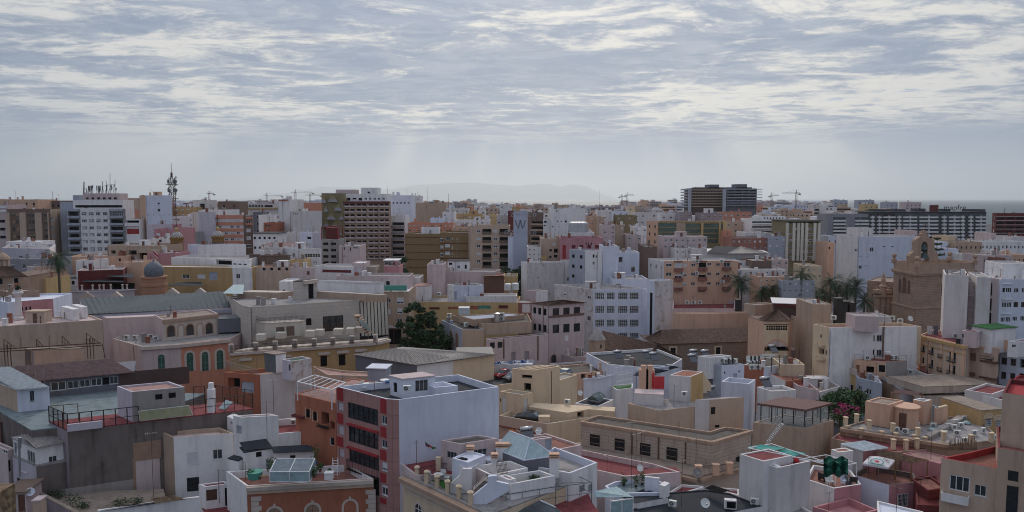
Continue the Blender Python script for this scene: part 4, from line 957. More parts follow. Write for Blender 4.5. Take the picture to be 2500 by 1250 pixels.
WH=H('house','white cubist house of stairs, patios and chimneys around a glass pyramid roof','b2',[(405,735),(560,778),(725,705)],z=14.3,base=11.1,w=('bwhite','bwhite'),r='bwhite',par=.12)
W0=dict(of=WH)
MB().prism([pz('b2',p,14.25).xy for p in ((455,742),(510,762),(556,745),(500,730))],14.19,14.32).obj('shaft','dark',WH)
H('','','b2',[(590,812),(955,768),(1110,800),(770,905)][:1]+[(780,900),(1130,830),(960,760)],z=13.3,base=11.1,w=('ppink','white'),r='roofgrey',par=1.0,of=WH,cap='white')
H('','','b2',[(470,822),(590,845)],z=13.5,d=2.0,base=11.1,w='white',r='white',par=0,**W0)
vpoly(WH,'stair_wall','b2',[(385,1085),(385,985),(475,905),(505,838),(592,838),(592,1060)],82.5,.35,'white')
vpoly(WH,'stair_wall','b2',[(605,1180),(605,1095),(740,985),(748,912),(830,905),(830,960),(945,985),(945,1050),(735,1175)],79.5,.35,'bwhite')
MB().box(0,0,0,1,1,1)
st=MB()
for i in range(9):
    a=pD('b2',(640+i*12,1040-i*11),80.8);st.box(a.x-.4,a.y,a.z-.18,a.x+.5,a.y+1.3,a.z)
st.obj('stair_step','concrete',WH)
railing(WH,[pD('b2',(630,1060),80.4),pD('b2',(745,960),80.4)],.8,mat='black',gap=.16,post=2)
H('','','b2',[(835,912),(965,985),(1390,905),(1240,850)],z=13.0,base=11.1,w=('white','white'),r='roofgrey',par=.9,of=WH,cap='white')
H('','','b2',[(850,905),(950,945),(1015,930)],z=13.4,base=12,w='white',r='floorpink',par=.1,of=WH)
H('','','b2',[(1105,800),(1530,880),(1790,778),(1380,628)],z=12.8,base=6,w=('white','white'),r='roofgrey',par=.9,of=WH,cap='bwhite',win=[('g',1,1620,1000,1672,1045),('g',1,1702,990,1742,1045)])
H('','','b2',[(740,770),(800,770),(960,700),(1180,640)],z=13.0,base=11,w='bwhite',r='bwhite',par=0,of=WH,d=3)
GP=empty('glass_pyramid',pz('b2',(1080,770),13),'hipped glass roof on dark plinth at bottom centre','glass roof')
e=[pz('b2',p,13.9) for p in ((808,645),(1090,757),(1388,715))];e.append(e[0]+e[2]-e[1])
MB().prism([v.xy for v in e],12.2,13.85).obj('plinth','dgrey',GP)
rd=[e[0].lerp(e[3],.5)+(e[1]-e[0])*.0,e[1].lerp(e[2],.5)-(e[1]-e[0])*.3]
rd=[Vector((v.x,v.y,15.9)) for v in rd]
for q4 in ((e[0],e[1],rd[1],rd[0]),(e[3],e[2],rd[1],rd[0])):
    MB().quad(*q4).obj('glass_slope','skyglass',GP)
    b2=MB()
    for i in range(12):f=i/11;b2.bar(q4[0].lerp(q4[1],f),q4[3].lerp(q4[2],f),.035)
    b2.bar(q4[0],q4[1],.08);b2.obj('glazing_bar','bwhite',GP)
MB().add((e[1],e[2],rd[1]),((0,1,2),)).obj('glass_slope','skyglass',GP);b2=MB();b2.bar(e[1],rd[1],.08);b2.bar(e[2],rd[1],.08);b2.bar(rd[0],rd[1],.08);b2.bar(e[1],e[2],.08);b2.obj('glazing_bar','bwhite',GP)
MB().add((e[0],e[3],rd[0]),((0,1,2),)).obj('glass_slope','skyglass',GP)
for x,y,h,w2 in ((580,810,2.0,.42),(810,905,2.2,.36),(1378,880,1.9,.55),(893,765,1.8,.9)):
    p=pz('b2',(x,y),12.6);m=MB().box(p.x-w2,p.y-.35,12.2,p.x+w2,p.y+.35,12.6+h);m.obj('chimney','white',WH)
    c=MB()
    for i in range(3):c.box(p.x-w2-.06,p.y-.4,12.6+h+.02+i*.2,p.x+w2+.06,p.y+.4,12.6+h+.12+i*.2)
    c.obj('chimney_cap','peach',WH)
pt=[pD('b2',p,83) for p in ((825,770),(920,755),(935,880),(840,890))];lt=MB()
for i in range(9):lt.bar(pt[0].lerp(pt[1],i/8),pt[3].lerp(pt[2],i/8),.03)
for i in range(4):lt.bar(pt[0].lerp(pt[3],i/3),pt[1].lerp(pt[2],i/3),.03)
lt.obj('trellis','brown',WH)
for x,y,z,h,r_,lb in ((690,830,12.4,.7,.9,'spiky agave plant on the white patio wall'),(1060,850,12.3,1.6,.5,'tall cactus-like plant below the glass pyramid roof'),(1190,950,12.2,.7,.7,'trailing plant in the white patio corner')):plant(lb,pz('b2',(x,y),z),h,r_,False,'leafd',140,name='patio_plant')
RT=H('house','house with crimson terrace floor under an open green-grey steel cage','b2',[(750,1060),(755,1300),(1830,1290),(1745,1180),(1625,905)],z=9.2,w='white',r='floorred',par=.0)
H('','','b2',[(750,1053),(1105,1010),(1470,960),(1620,905)],z=10.9,base=9.3,d=.35,w='white',r='white',par=0,of=RT)
H('','','b2',[(1105,1060),(1465,1015)],z=10.4,base=9.3,d=.3,w='red',r='red',par=0,of=RT)
CG=empty('steel_cage',pz('b2',(1300,1150),9.4),'open steel tube cage over the crimson terrace','frame');k=MB()
ca=[pz('b2',p,9.4) for p in ((785,1190),(920,1290),(1390,1210),(1735,1165),(1465,1030),(1105,1075))];up=Vector((0,0,2.5))
for i,c in enumerate(ca):
    n=ca[(i+1)%6];k.bar(c,c+up,.05);k.bar(c+up,n+up,.05);k.bar(c+up*.5,n+up*.5,.03)
    for f in (.33,.67):k.bar(c.lerp(n,f),c.lerp(n,f)+up,.035)
k.bar(ca[1]+up,ca[5]+up,.04);k.bar(ca[2]+up,ca[4]+up,.04);k.bar(ca[0]+up,ca[3]+up,.04);k.obj('tube_frame','zinc',CG)
cn=empty('canopy',pz('b2',(1200,1230),9.6),'slate blue canopy sheet with white gutter at bottom edge','canopy');sheet(cn,'canopy_sheet','b2',[(960,1290,9.9),(1460,1270,9.9),(1385,1205,10.3),(1245,1140,11.0)],'zinc',ribs=14)
MB().bar(pz('b2',(1245,1138),11.05),pz('b2',(1390,1205),10.4),.09).obj('gutter','frame',cn)
gc=empty('glass_canopy',pz('b3',(60,1150),8),'white-framed glass canopy between the crimson terrace and tar roof','canopy')
sheet(gc,'pane','b3',[('b2',1770,1110,9.9),('b3',178,1105,9.9),('b3',20,1005,10.5),('b2',1755,1050,10.5)],'skyglass',ribs=6,amp=.04)
q=[pz('b3',p,9.7) for p in ((-35,1150),(178,1120))];MB().hexa([Vector((v.x,v.y,8)) for v in q]+[Vector((v.x,v.y+.06,8)) for v in reversed(q)],[Vector((v.x,v.y,9.6)) for v in q]+[Vector((v.x,v.y+.06,9.6)) for v in reversed(q)]).obj('pane','skyglass',gc)
k=MB();[k.bar((v.x,v.y,7.6),(v.x,v.y,9.9),.07) for v in q+[q[0].lerp(q[1],.5)]];k.bar(q[0],q[1],.08);k.obj('frame','frame',gc)
dish('at bottom centre before the ramp wall',pz('b2',(972,570),12.2),.25,2.3,'orangedish','big orange');dish('beside the dark stair hut at bottom centre',pz('b2',(1235,540),12.6),-.5,1.3)
heater('behind the glass pyramid roof',pz('b2',(1130,570),12),.3,1.5)
H('stair_head','small pinkish stair hut with grey door behind the glass pyramid roof','b2',[(1128,545),(1205,560),(1357,540)],z=14.4,base=10,w=('ppink','ppink'),r='roofgrey',par=.1,cat='stair hut',win=[('b:bgrey',1,1295,560,1352,680)])
H('house','low house filling behind the glass pyramid roof','b2',[(840,560),(1060,660),(1390,660),(1640,610),(1300,500)],z=11.2,w='ppink',r='terr',par=.3)
N13=H('public_building','long tan block with dark gravel roof and four tall barred windows','b3',[('b2',1632,382),(932,577),(1308,470),(1055,436),(905,482),('b2',1800,325)],z=11.5,w=('blocks','blocks'),r='gravel',par=.35,cap='stone',
        win=[('g:black',0,-233,505,-140,628),('g:black',0,3,545,97,672),('g:black',0,245,588,343,717),('g:black',0,498,628,600,762),('g:black',1,1157,728,1192,800)])
for wl in N13.walls[:2]:
    boxon(N13,wl,(-.02,11.05,wl.L+.2,11.48),.22,'stone','cornice')
    for z in (10.3,9.3,8.4):boxon(N13,wl,(.01,z,wl.L,z+.05),.02,'stone','string_course')
for x,y0,y1 in ((165,500,690),(418,540,770),(675,585,820)):
    u,v1=N13.walls[0].uv('b3',(x,y0));_,v0=N13.walls[0].uv('b3',(x,y1));boxon(N13,N13.walls[0],(u,v0,u+.16,v1),.16,'brownframe','downpipe')
N13b=H('public_building','lower stone storey with balustraded ledge under the long tan block','b3',[(-560,640),(800,925),(1270,800)],z=7.5,w=('limestone','limestone'),r='rooftan',par=0)
for wl in N13b.walls[:2]:boxon(N13b,wl,(0,7.0,wl.L,7.45),.6,'stone','cornice')
for p in ((800,905),(965,893),(1095,878)):q=pz('b3',p,7.66);MB().box(q.x-.4,q.y-.3,7.6,q.x+.4,q.y+.3,9.0).box(q.x-.48,q.y-.38,9.0,q.x+.48,q.y+.38,9.15).obj('balustrade_post','peach',N13b)
rpx(N13b,'b3',[(800,905),(965,893),(1095,878),(1200,868)],7.7,1.3,mat='rust',gap=.17,post=40,mid=())
N14=H('house','pale pink house with red terrace before the long tan block','b3',[('b2',1690,830),(105,910),(630,868),(380,790),('b2',1370,603)],z=8.8,w=('ppink','ppink','floorred'),r='floorred',par=.75,cap='ppink')
H('','','b3',[(108,925),(640,880)],z=8.45,d=2,w='cream',r='floorred',par=0,of=N14,base=5)
aerial('on the red terrace before the long tan block',pz('b3',(160,1040),8.2),9,.2);aerial('on the red terrace before the long tan block',pz('b3',(205,830),8.2),5,.5);aerial('on the red terrace before the long tan block',pz('b3',(255,850),8.2),5.5,.9)
dish('on the pale pink house parapet',pz('b3',(240,890),8.9),.3,1.2);aerial('beside the stone balustrade',pz('b3',(775,880),7.6),5.0,.3);dish('on an iron stand below the stone balustrade',pz('b3',(790,955),7.2),-.2,1.6,'zincl','grey')
AQ=H('house','house with pale aqua plunge terrace and plants beside the tar roofs','b3',[(-90,1000),(0,1075),(440,1065),(530,985),(290,915),(0,960)],z=8.3,w='bwhite',r='turq',par=.5,cap='bwhite')
H('','','b3',[(290,925),(428,940),(430,935)][:2],z=9.6,d=.3,base=7.9,w='bwhite',r='white',par=0,of=AQ);H('','','b3',[(430,1000),(478,968),(527,985)],z=9.4,base=7.9,w='white',r='white',par=0,of=AQ)
for x,y,h in ((205,1010,1.2),(265,990,1.5),(90,995,.8),(345,1005,.6),(372,1010,.5)):plant('green plant along the pale aqua terrace',pz('b3',(x,y),7.9),h,.45,True,'leaf',110,'black')
T1=H('house','house with black tar roof in two levels at the bottom edge','b3',[(150,1240),(700,1330),(1415,1195),(1100,1070),(870,1035),(420,1070)],z=7.4,w=('white','white','bwhite'),r='tar',par=.12,cap='tar')
H('','','b3',[(60,1110),(200,1170),(512,1112),(290,1025)],z=8.0,w='white',r='tar',par=.1,of=T1,cap='tar')
ac('on the black tar roofs',pz('b3',(555,1200),7.5),-.5,1.7);ac('on the black tar roofs',pz('b3',(1335,1180),7.5),-.4,1.7);ac('on the black tar roofs',pz('b3',(130,1245),7.5),-.2,1.5)
m=MB().box(-.7,-.3,0,.7,.4,1.1);p=pz('b3',(1105,1215),7.5);sk=solo('roof_vent','white box vent with dark opening on the black tar roof','vent',p,xform(m,p,-.2),'white');xform(MB().box(-.45,-.33,.15,.6,-.29,.95),p,-.2).obj('opening','dark',sk)
dish('at the bottom edge on the black tar roof',pz('b3',(860,1245),7.5),.1,1.5);aerial('on the black tar roofs',pz('b3',(640,1200),7.5),6,.4)
SP_=empty('tilted_panel_roof',pz('b3',(980,1060),7.6),'tilted dark panel sheet at back of the black tar roof','panel');sheet(SP_,'panel_sheet','b3',[(855,1020,8.0),(1000,1070,8.0),(1100,1045,9.0),(930,990,9.0)],'gravel')
H('house','brick-red patio with low white walls behind the black tar roof','b3',[(520,1060),(640,1075),(860,1010),(1190,1090),(1190,1030),(640,985)],z=6.9,w='white',r='floorred',par=.3,cap='white')
N16=H('house','plain white two-part tower house with red roofs and clutter at lower right','b3',[(1425,795),(1560,830),(1870,765),(1660,720)],z=12.1,w=('white2','white2'),r='floorred',par=.3,cap='white')
H('','','b3',[(1195,697),(1422,767),(1697,712)],z=12.8,w=('white2','white'),r='floorred',par=.14,of=N16)
H('','','b3',[(1420,762),(1560,832)],z=12.0,d=.5,w='white2',r='white',par=0,of=N16)
for i,(x,y) in enumerate(((1600,770),(1680,765),(1640,745))):
    p=pz('b3',(x,y),11.85);m=MB();leaves(m,p+Vector((0,0,.35)),(.8,.5,.4),60,.25);solo('junk_heap',('dark tangled scrap heap','pale plastic sheet heap','brown scrap heap')[i]+' on the plain white tower house roof','junk',p,m,('black','cloth','brown')[i])
p=pz('b3',(1735,775),11.9);solo('gas_bottle','red round bottle on the plain white tower house roof','bottle',p,MB().lathe(p,[(0,0),(.3,0),(.34,.3),(.25,.6),(0,.7)],12),'signred')
shd=empty('shade_awning',pz('b3',(1500,680),12),'teal fabric shade on white frame behind the plain white tower house','awning')
sheet(shd,'fabric','b3',[(1275,628,12.6),(1480,670,12.6),(1640,640,12.9),(1400,605,12.9)],'teal');sheet(shd,'fabric','b3',[(1480,680,12.4),(1700,718,12.4),(1830,690,12.7),(1640,650,12.7)],'teal')
k=MB();fr_=[pz('b3',p,12.7) for p in ((1275,640),(1700,722),(2060,790),(1500,600))];[k.bar(fr_[i],fr_[(i+1)%4],.07) for i in range(4)];[k.bar(v,v-Vector((0,0,3.5)),.05) for v in fr_[1:3]];k.obj('frame','frame',shd)
N17=H('public_building','tan plinth building carrying the glass pavilion, with outside iron stair','b3',[(1320,395),(1820,452),('b4',140,374)],z=10.2,w=('tan','tan'),r='roofgrey',par=.1)
PV=empty('glass_pavilion',pz('b3',(1820,440),10.2),'rooftop glass pavilion with dark brown flat roof','pavilion')
c4=[pz('b3',p,10.3) for p in ((1395,375),(1812,435),('b4',85,372))];c4.append(c4[0]+c4[2]-c4[1])
MB().prism([v.xy for v in inset([v.xy for v in c4],-.35)],12.75,13.05).obj('roof','lattice',PV)
for i in range(4):
    a,b_=c4[i],c4[(i+1)%4];n=4 if i%2==0 else 3;k=MB()
    for j in range(n):
        q=a.lerp(b_,j/n);k.bar(q,Vector((q.x,q.y,12.75)),.1)
    k.obj('mullion','black',PV)
    MB().quad(a,b_,Vector((b_.x,b_.y,12.75)),Vector((a.x,a.y,12.75))).obj('pane','paneclear',PV)
rpx(N17,'b3',[(1330,392),(1820,448),('b4',130,372)],10.2,1.0,mat='metal',gap=0,post=1.6,mid=(.33,.66),rp=.025)
k=MB();a,b_=pD('b3',(1590,400),108),pD('b3',(1450,580),107)
for s in (0,.9):
    o=Vector((0,-s,0));k.bar(a+o,b_+o,.06);k.bar(a+o+Vector((0,0,1)),b_+o+Vector((0,0,1)),.03)
    for i in range(6):q=a.lerp(b_,i/5)+o;k.bar(q,q+Vector((0,0,1)),.025)
for i in range(14):q=a.lerp(b_,i/13);k.box(q.x-.15,q.y-.9,q.z-.03,q.x+.15,q.y,q.z)
k.obj('outside_stair','metal',N17)
N18=H('house','long beige house with patched metal roof and two dark openings, behind the long tan block','b3',[(128,215),(430,282),(912,228)],z=10.5,w=('beige','beige'),r='roofgrey',par=.08,win=[('x',1,805,445,840,465)])
H('','','b3',[(770,178),(908,178),(1236,153)],z=11.7,w=('white2','beige'),r='terr',par=.5,of=N18,win=[('g:black',1,920,252,960,315),('x',1,958,422,1002,445)])
HT=H('roof_house','white roof house with pink roof and yellow sloping side, right of centre','m3',[(560,1066),(777,1082),(908,1030)],z=14.8,base=10,w=('white2','yellow'),r='tilered',par=.06,cat='house')
vpoly(HT,'sloping_wall','m3',[(905,1250),(905,1040),(985,1160),(985,1250)],123.6,.4,'cream')
H('','','b3',[(190,125),(470,140)],z=12.2,base=10,d=3,w='white2',r='ppink',par=0,of=HT);
heater('on the beige house roof behind the long tan block',pz('b3',(930,150),11.3),.25,1.2);heater('on the white terrace block near the glass pavilion',pz('m3',(1545,1190),11.6),.2,1.3)
for p in ((330,150),(715,140)):ac('on the walls of the white pink-roofed house',pz('b3',p,11.2),.1,1.5)
ac('stacked by the white pink-roofed house',pz('b3',(668,145),11.2),.1,1.4);ac('stacked by the white pink-roofed house',pz('b3',(668,145),12.3),.1,1.4)
for i,x in enumerate((300,365)):
    p=pz('m3',(x,1225),11.5);solo('chimney_stack','peach plastered chimney stack near the pink-roofed house','chimney',p,MB().box(p.x-.75,p.y,10.5,p.x+.75,p.y+1.2,15.2).box(p.x-.45,p.y+.2,15.2,p.x+.45,p.y+1,15.9),'peach')
p=pz('m3',(455,1200),12.2);solo('hanging_cloth','crimson cloth hung beside the peach chimneys','cloth',p,MB().box(p.x-.8,p.y,12.1,p.x+.9,p.y+.06,14.3),'signred')
p=pz('m3',(392,1190),12.2);solo('hanging_cloth','narrow red cloth strip hung on the peach chimney','cloth',p,MB().box(p.x-.18,p.y-.1,12.1,p.x+.2,p.y-.04,14.8),'signred')
N19=H('car_park','cream car park block with square stair tower and walled upper deck','m2',[(1040,1000),(1258,1016),(1528,976)],z=15.6,w=('cream','cream'),r='concrete',par=.5,win=[('k',0,1162,1145,1235,1232),('k',0,1140,1060,1245,1105)])
pc=N19.C;m=MB();I=inset(pc,.2)
for f in (.33,.66):a,b_=I[0].lerp(I[1],f),I[3].lerp(I[2],f);m.bar((a.x,a.y,15.5),(b_.x,b_.y,15.5),.2)
m.obj('roof_beam','cream',N19)
H('','','b2',[(858,98),(1072,132),(1178,112)],z=12.4,w=('cream','cream'),r='concrete',par=.3,of=N19,win=[('b:acwhite',0,880,150,917,305),('b:acwhite',1,1090,175,1125,320),('x',0,852,165,872,200)])
H('','','m2',[(1528,1118),(1706,1062)],z=12.9,d=3,w='cream',r='concrete',par=.3,of=N19)
H('','','b2',[(1140,255),(1510,312),(1705,278),(1953,300)],z=10.2,d=2.5,w='cream',r='cream',par=0,of=N19,win=[('k',1,1600,300,1660,345)])
DK=H('','','b2',[(855,330),(1308,410),(1730,345),(1953,310),(1100,230)],z=9.3,w=('beige','cream'),r='concrete',par=.8,of=N19,cap='cream',win=[('box',0,858,425,1305,505,'maroon',.5,'awning')])
p=pz('b2',(1285,395),9.3);MB().box(p.x-.9,p.y,9.3,p.x+.9,p.y+1.2,10.2).obj('vent_block','cream',N19)
car('black car with bright blue windscreen sunshade on the lower car park deck',pz('b2',(1125,375),8.6),-1.9,'blackpaint',s=1.05)
p=pz('b2',(1150,360),9.6)+Vector((0,-.4,0))
PK=H('','','m2',[(430,1060),(700,1200),(1150,1130),(1660,1090),(1500,960),(860,990)],z=8.5,w='cream',r='asphalt',par=.1,of=N19)
car('dark red hatchback parked on the upper car park deck',pz('m2',(945,1085),8.6),-.75,'redpaint',s=1.05);car('grey car half hidden behind the cream stair tower',pz('m2',(1040,1110),8.6),-.7,'greypaint');car('dark car with white roof behind the cream stair tower',pz('m2',(1575,1085),8.6),-.5,'glass2','acwhite',s=1.1)
CB=H('building','plain cream block at back of the car park deck','m2',[(480,872),(590,865),(790,878),(860,865)],z=13.3,w='cream',r='zincl',par=0,d=8)
m=MB();q=[pz('m2',p,10.2) for p in ((870,975),(1250,960),(1280,930),(880,950))];
bl=solo('tarpaulin','blue and white tarpaulin heaps behind the parked red hatchback','tarpaulin',q[0],MB().box(q[0].x,q[0].y,8.6,q[1].x,q[0].y+2,10.6),'cloth')
for i in range(9):a=q[0].lerp(q[1],i/9);hh=MB();leaves(hh,a+Vector((.6,.8,.45)),(1.1,.8,.3),26,.5);hh.obj('fold',('blue','cloth','bwhite')[i%3],bl)
N20=H('house','low white house with small glass gable skylight right of the cream car park','b2',[(1575,212),(1800,242),(1945,178)],z=10.4,w=('white','white'),r='tar',par=.06)
gs=empty('skylight',pz('b2',(1780,180),10.6),'small glass gable skylight on the low white house','skylight');sheet(gs,'pane','b2',[(1690,170,10.6),(1800,190,10.6),(1815,100,12.4),(1745,130,12.2)],'skyglass',ribs=5,amp=.04);sheet(gs,'pane','b2',[(1800,190,10.6),(1880,150,10.6),(1815,100,12.4),(1814,101,12.4)],'skyglass')
ac('behind the low skylight house',pz('b2',(1505,220),10.5),-.4,1.3);dish('behind the low skylight house',pz('b2',(1625,165),10.8),.3,1.3)
# ================================================================ near right
N22=H('house','beige house with red roof terrace and white balcony at lower right','b4',[(1165,733),(1700,832),(1710,615),(1420,682)],z=13,w=('beige','beige'),r='terr',par=.85,cap='red',
        win=[('p',0,1245,890,1432,1070),('s',0,1483,985,1590,1108),('bal',0,1172,1040,1430,1165,'white',.9)])
N21=H('apartment_block','tall tan block cut by the right picture edge, with barred stair windows','b4',[(1704,640),(2100,700)],z=15.6,d=10,w='tan',r='terr',par=.6,cap='floorred',win=[('q:black',0,1802,850,1897,965),('q:black',0,1790,993,1888,1290)])
H('','','b4',[(1748,112),(2100,160)],z=21.5,d=9,w='beige',r='red',par=.6,of=N21,cap='maroon')
N24=H('public_building','wide public building with cluttered flat roof full of units, lower right','b4',[(200,442),(1240,602),(1740,562),(1500,330),(420,380)],z=9.5,w=('stone','stone'),r='roofgrey',par=.3,cap='rooftan')
boxon(N24,N24.walls[0],(0,9.0,N24.walls[0].L,9.48),.5,'stone','cornice')
for p in ((250,425),(355,395),(475,455),(700,485),(940,530),(1185,570),(1445,600),(1640,580)):
    q=pz('b4',p,9.5);MB().box(q.x-.27,q.y-.25,9.45,q.x+.27,q.y+.25,10.75).box(q.x-.34,q.y-.32,10.75,q.x+.34,q.y+.32,10.87).obj('balustrade_post','cream',N24)
H('','','b4',[(440,192),(670,228),(802,186)],z=13,base=9.3,w=('peach','peach'),r='rooftan',par=.2,of=N24)
H('','','b4',[(893,178),(1005,196),(1075,180)],z=13.1,base=9.3,w=('peach','peach'),r='dark',par=.3,of=N24,cap='white')
H('','','b4',[(1120,270),(1228,240)],z=11.9,base=9.3,d=.4,w='peach',r='cream',par=0,of=N24);H('','','b4',[(1075,240),(1120,260)],z=12.0,base=9.3,d=.3,w='glassblue',r='glassblue',par=0,of=N24)
p=pz('b4',(815,430),9.3);MB().lathe(p,[(1.9,0),(1.9,3.1),(2.1,3.15),(2.1,3.35),(0,3.5)],20).obj('round_stair_head','peach',N24);MB().box(p.x-1.6,p.y-1.75,9.3,p.x-.7,p.y-1.2,11.8).obj('door','brownframe',N24)
PGb=empty('pergola',pz('b4',(830,160),9.5),'brown flat pergola behind the peach roof towers','pergola');sheet(PGb,'roof_sheet','b4',[(685,110,13.2),(905,140,13.2),(985,110,13.4),(760,80,13.4)],'lattice',ribs=14)
k=MB()
for p in ((690,112),(905,140),(980,112)):q=pz('b4',p,13.2);k.bar((q.x,q.y,9),(q.x,q.y,13.2),.12)
k.obj('post','wood',PGb)
for x,y,a in ((1232,455,.3),(1285,465,.3),(1350,445,.2),(1300,415,.4),(1480,520,.2),(1190,525,-.2),(1085,450,.1),(1315,520,-.3),(1560,495,.5),(1695,565,0),(825,505,-.5),(925,440,-.6),(735,490,.3),(1380,380,.3),(1390,590,.2)):
    ac(('beside the peach roof towers' if x<1000 else 'in the cluster amid the wide public roof' if x<1400 else 'toward the right end of the wide public roof'),pz('b4',(x,y),9.3),a,1.45)
for x,y in ((1075,470),(1165,448),(1465,380),(1405,405)):
    p=pz('b4',(x,y),9.3);MB().lathe(p,[(.6,0),(.6,.15),(.48,.3),(.24,.41),(0,.43)],12).obj('dome_light','skyglass',N24)
H('','','b4',[(1010,520),(1060,540),(1400,350),(1330,330)],z=9.75,base=9.2,w='concrete',r='concrete',par=0,of=N24)
BT=H('terrace_building','narrow stone walk with two rows of cream balustrade posts, lower right','b4',[(110,545),(690,680),(1090,650),(980,560),(250,460)],z=8.3,w='stone',r='floorred',par=.05)
for row in (((268,520),(398,545),(595,572),(730,590),(905,610),(1005,630)),((705,655),(825,660),(930,645))):
    for p in row:q=pz('b4',p,8.3);MB().box(q.x-.26,q.y-.24,8.3,q.x+.26,q.y+.24,9.75).box(q.x-.33,q.y-.31,9.75,q.x+.33,q.y+.31,9.87).obj('balustrade_post','cream',BT)
    rpx(BT,'b4',row,8.35,1.25,mat='rust',gap=.2,post=40,mid=(.1,))
SH=H('shed','shed with white corrugated roof and pink eave, lower right','b4',[(205,605),(420,672),(655,648)],z=9.6,w=('white2','pink'),r='white',par=0)
sheet(SH,'corrugated_roof','b4',[(200,602,9.85),(420,670,9.85),(660,635,10.3),(430,568,10.3)],'corrw',ribs=18,amp=.05)
SH2=H('house','low white hut with pink roof beside the white corrugated shed','b4',[(115,652),(190,680),(325,665)],z=9.7,w=('white','white'),r='tilered',par=.06,cat='hut')
TH=empty('thatched_pergola',pz('b4',(900,830),6.5),'brown thatched reed pergola over dark terrace beside the printed umbrella','pergola');sheet(TH,'thatch','b4',[(505,690,9.4),(880,785,9.4),(1045,755,9.7),(640,665,9.8)],'thatch',ribs=40,amp=.07)
k=MB()
for p in ((560,705),(880,785),(1035,755),(730,745)):q=pz('b4',p,9.4);k.bar((q.x,q.y,6.2),(q.x,q.y,9.4),.1)
k.obj('post','wood',TH)
UT=H('house','terrace house with pale blue side wall and pink front under the printed umbrella','b4',[(305,890),(668,992),(925,968),(905,880),(480,800)],z=7.2,w=('bwhite','pink'),r='terr',par=.7,cap='cement',win=[('g:white',1,748,1080,843,1190)])
H('house','deep red walled patio right of the pink-fronted terrace house','b4',[(905,900),(930,1180),(1145,1190),(1190,1010),(1120,905)],z=6.6,w=('maroon','maroon'),r='maroon',par=.2)
H('house','deep red wall block behind the pink-fronted terrace house','b4',[(905,935),(1055,912),(1195,1010)],z=7.9,w=('maroon','maroon'),r='terr',par=.3,win=[('g:white',0,985,1100,1030,1165)])
U=empty('umbrella',pz('b4',(560,900),6.5),'white square parasol printed with green ovals and red stars','umbrella')
uc=[pz('b4',p,9.2) for p in ((415,785),(660,825),(725,755),(480,718))];top=sum(uc,Vector())/4;top.z=9.95
MB().add(uc+[top],((0,1,4),(1,2,4),(2,3,4),(3,0,4))).obj('canopy','cloth',U)
v=MB()
for i in range(4):a,b_=uc[i],uc[(i+1)%4];v.quad(a,b_,b_-Vector((0,0,.28)),a-Vector((0,0,.28)))
v.obj('valance','cloth',U);MB().bar((top.x,top.y,6.4),top,.05).obj('pole','metal',U)
def star(rec,c,ex,ey,r,mat,lift):
    m=MB();P=[]
    for i in range(10):q=math.pi/2+i*math.pi/5;rr=r if i%2==0 else r*.42;P.append(c+ex*math.cos(q)*rr+ey*math.sin(q)*rr+lift)
    m.add(P+[c+lift],[(i,(i+1)%10,10) for i in range(10)]).obj('star',mat,rec)
def ovalring(rec,c,ex,ey,rx,ry,lift):
    m=MB();n=28;o=[c+ex*rx*math.cos(i*2*math.pi/n)+ey*ry*math.sin(i*2*math.pi/n)+lift for i in range(n)];i2=[c+(p-c-lift)*.86+lift for p in o]
    m.add(o+i2,[(i,(i+1)%n,n+(i+1)%n,n+i) for i in range(n)]).obj('oval_ring','sea_green',rec)
for i,sz in ((0,.62),(1,.42)):
    a,b_=uc[i],uc[(i+1)%4];mid=a.lerp(b_,.5);ex=(b_-a).normalized();ey=(top-mid);ey=(ey-ex*ey.dot(ex)).normalized();nr=ex.cross(ey).normalized();nr=nr if nr.z>0 else -nr
    c=mid.lerp(top,.42);star(U,c,ex,ey,sz*.62,'signred',nr*.03);ovalring(U,c,ex,ey,sz*1.35,sz*.95,nr*.02)
    if i==0:
        o=text(U,'Heineken',mid+ex*.1+nr*.05+ey*.08,.52,0,'sea_green')
        mtx=Matrix((ex,ey,nr)).transposed();o.rotation_euler=mtx.to_euler()
GT=H('house','white and pink terrace house with green netting and white tube frame','b4',[(-130,935),(145,1025),(400,985),(300,850),(-60,800)],z=7.8,w=('white','pink'),r='terr',par=.6,cap='white')
NF=empty('tube_frame',pz('b4',(150,960),7.2),'white tube frame with green netting over the cluttered terrace','frame');k=MB();cs=[pz('b4',p,7.2) for p in ((-160,920),(155,1005),(352,965),(60,880))];up=Vector((0,0,2.6))
for i in range(4):k.bar(cs[i],cs[i]+up,.06);k.bar(cs[i]+up,cs[(i+1)%4]+up,.06)
for f in (.33,.66):k.bar(cs[0].lerp(cs[1],f)+up,cs[3].lerp(cs[2],f)+up,.05)
k.obj('tube','frame',NF)
nm_=MB();a=pz('b4',(45,900),7.2);nx=14
def npt(i,j):return pD('b4',(40+235*i/nx,905-175*j/8+15*math.sin(i*.9+j)),84.5+.5*math.sin(i*1.3)+.3*math.cos(j*1.7))
nm_.add([npt(i,j) for j in range(9) for i in range(nx+1)],[(j*(nx+1)+i,j*(nx+1)+i+1,(j+1)*(nx+1)+i+1,(j+1)*(nx+1)+i) for j in range(8) for i in range(nx)]);nm_.obj('green_net','netgreen',NF)
for i,(x,y,mt) in enumerate(((100,985,'acwhite'),(240,975,'bwhite'),(280,975,'zinc'),(30,950,'black'),(325,985,'black'))):
    p=pz('b4',(x,y),7.25);m=MB().box(-.45,-.3,.35,.45,.3,.45).box(-.45,.2,.45,.45,.3,1.0).box(-.42,-.28,0,-.34,.28,.35).box(.34,-.28,0,.42,.28,.35)
    solo('terrace_chair',('pale','bluish','grey','dark','black')[i]+' chair on the cluttered terrace with green netting','chair',p,xform(m,p,i*.7,1.1),mt)
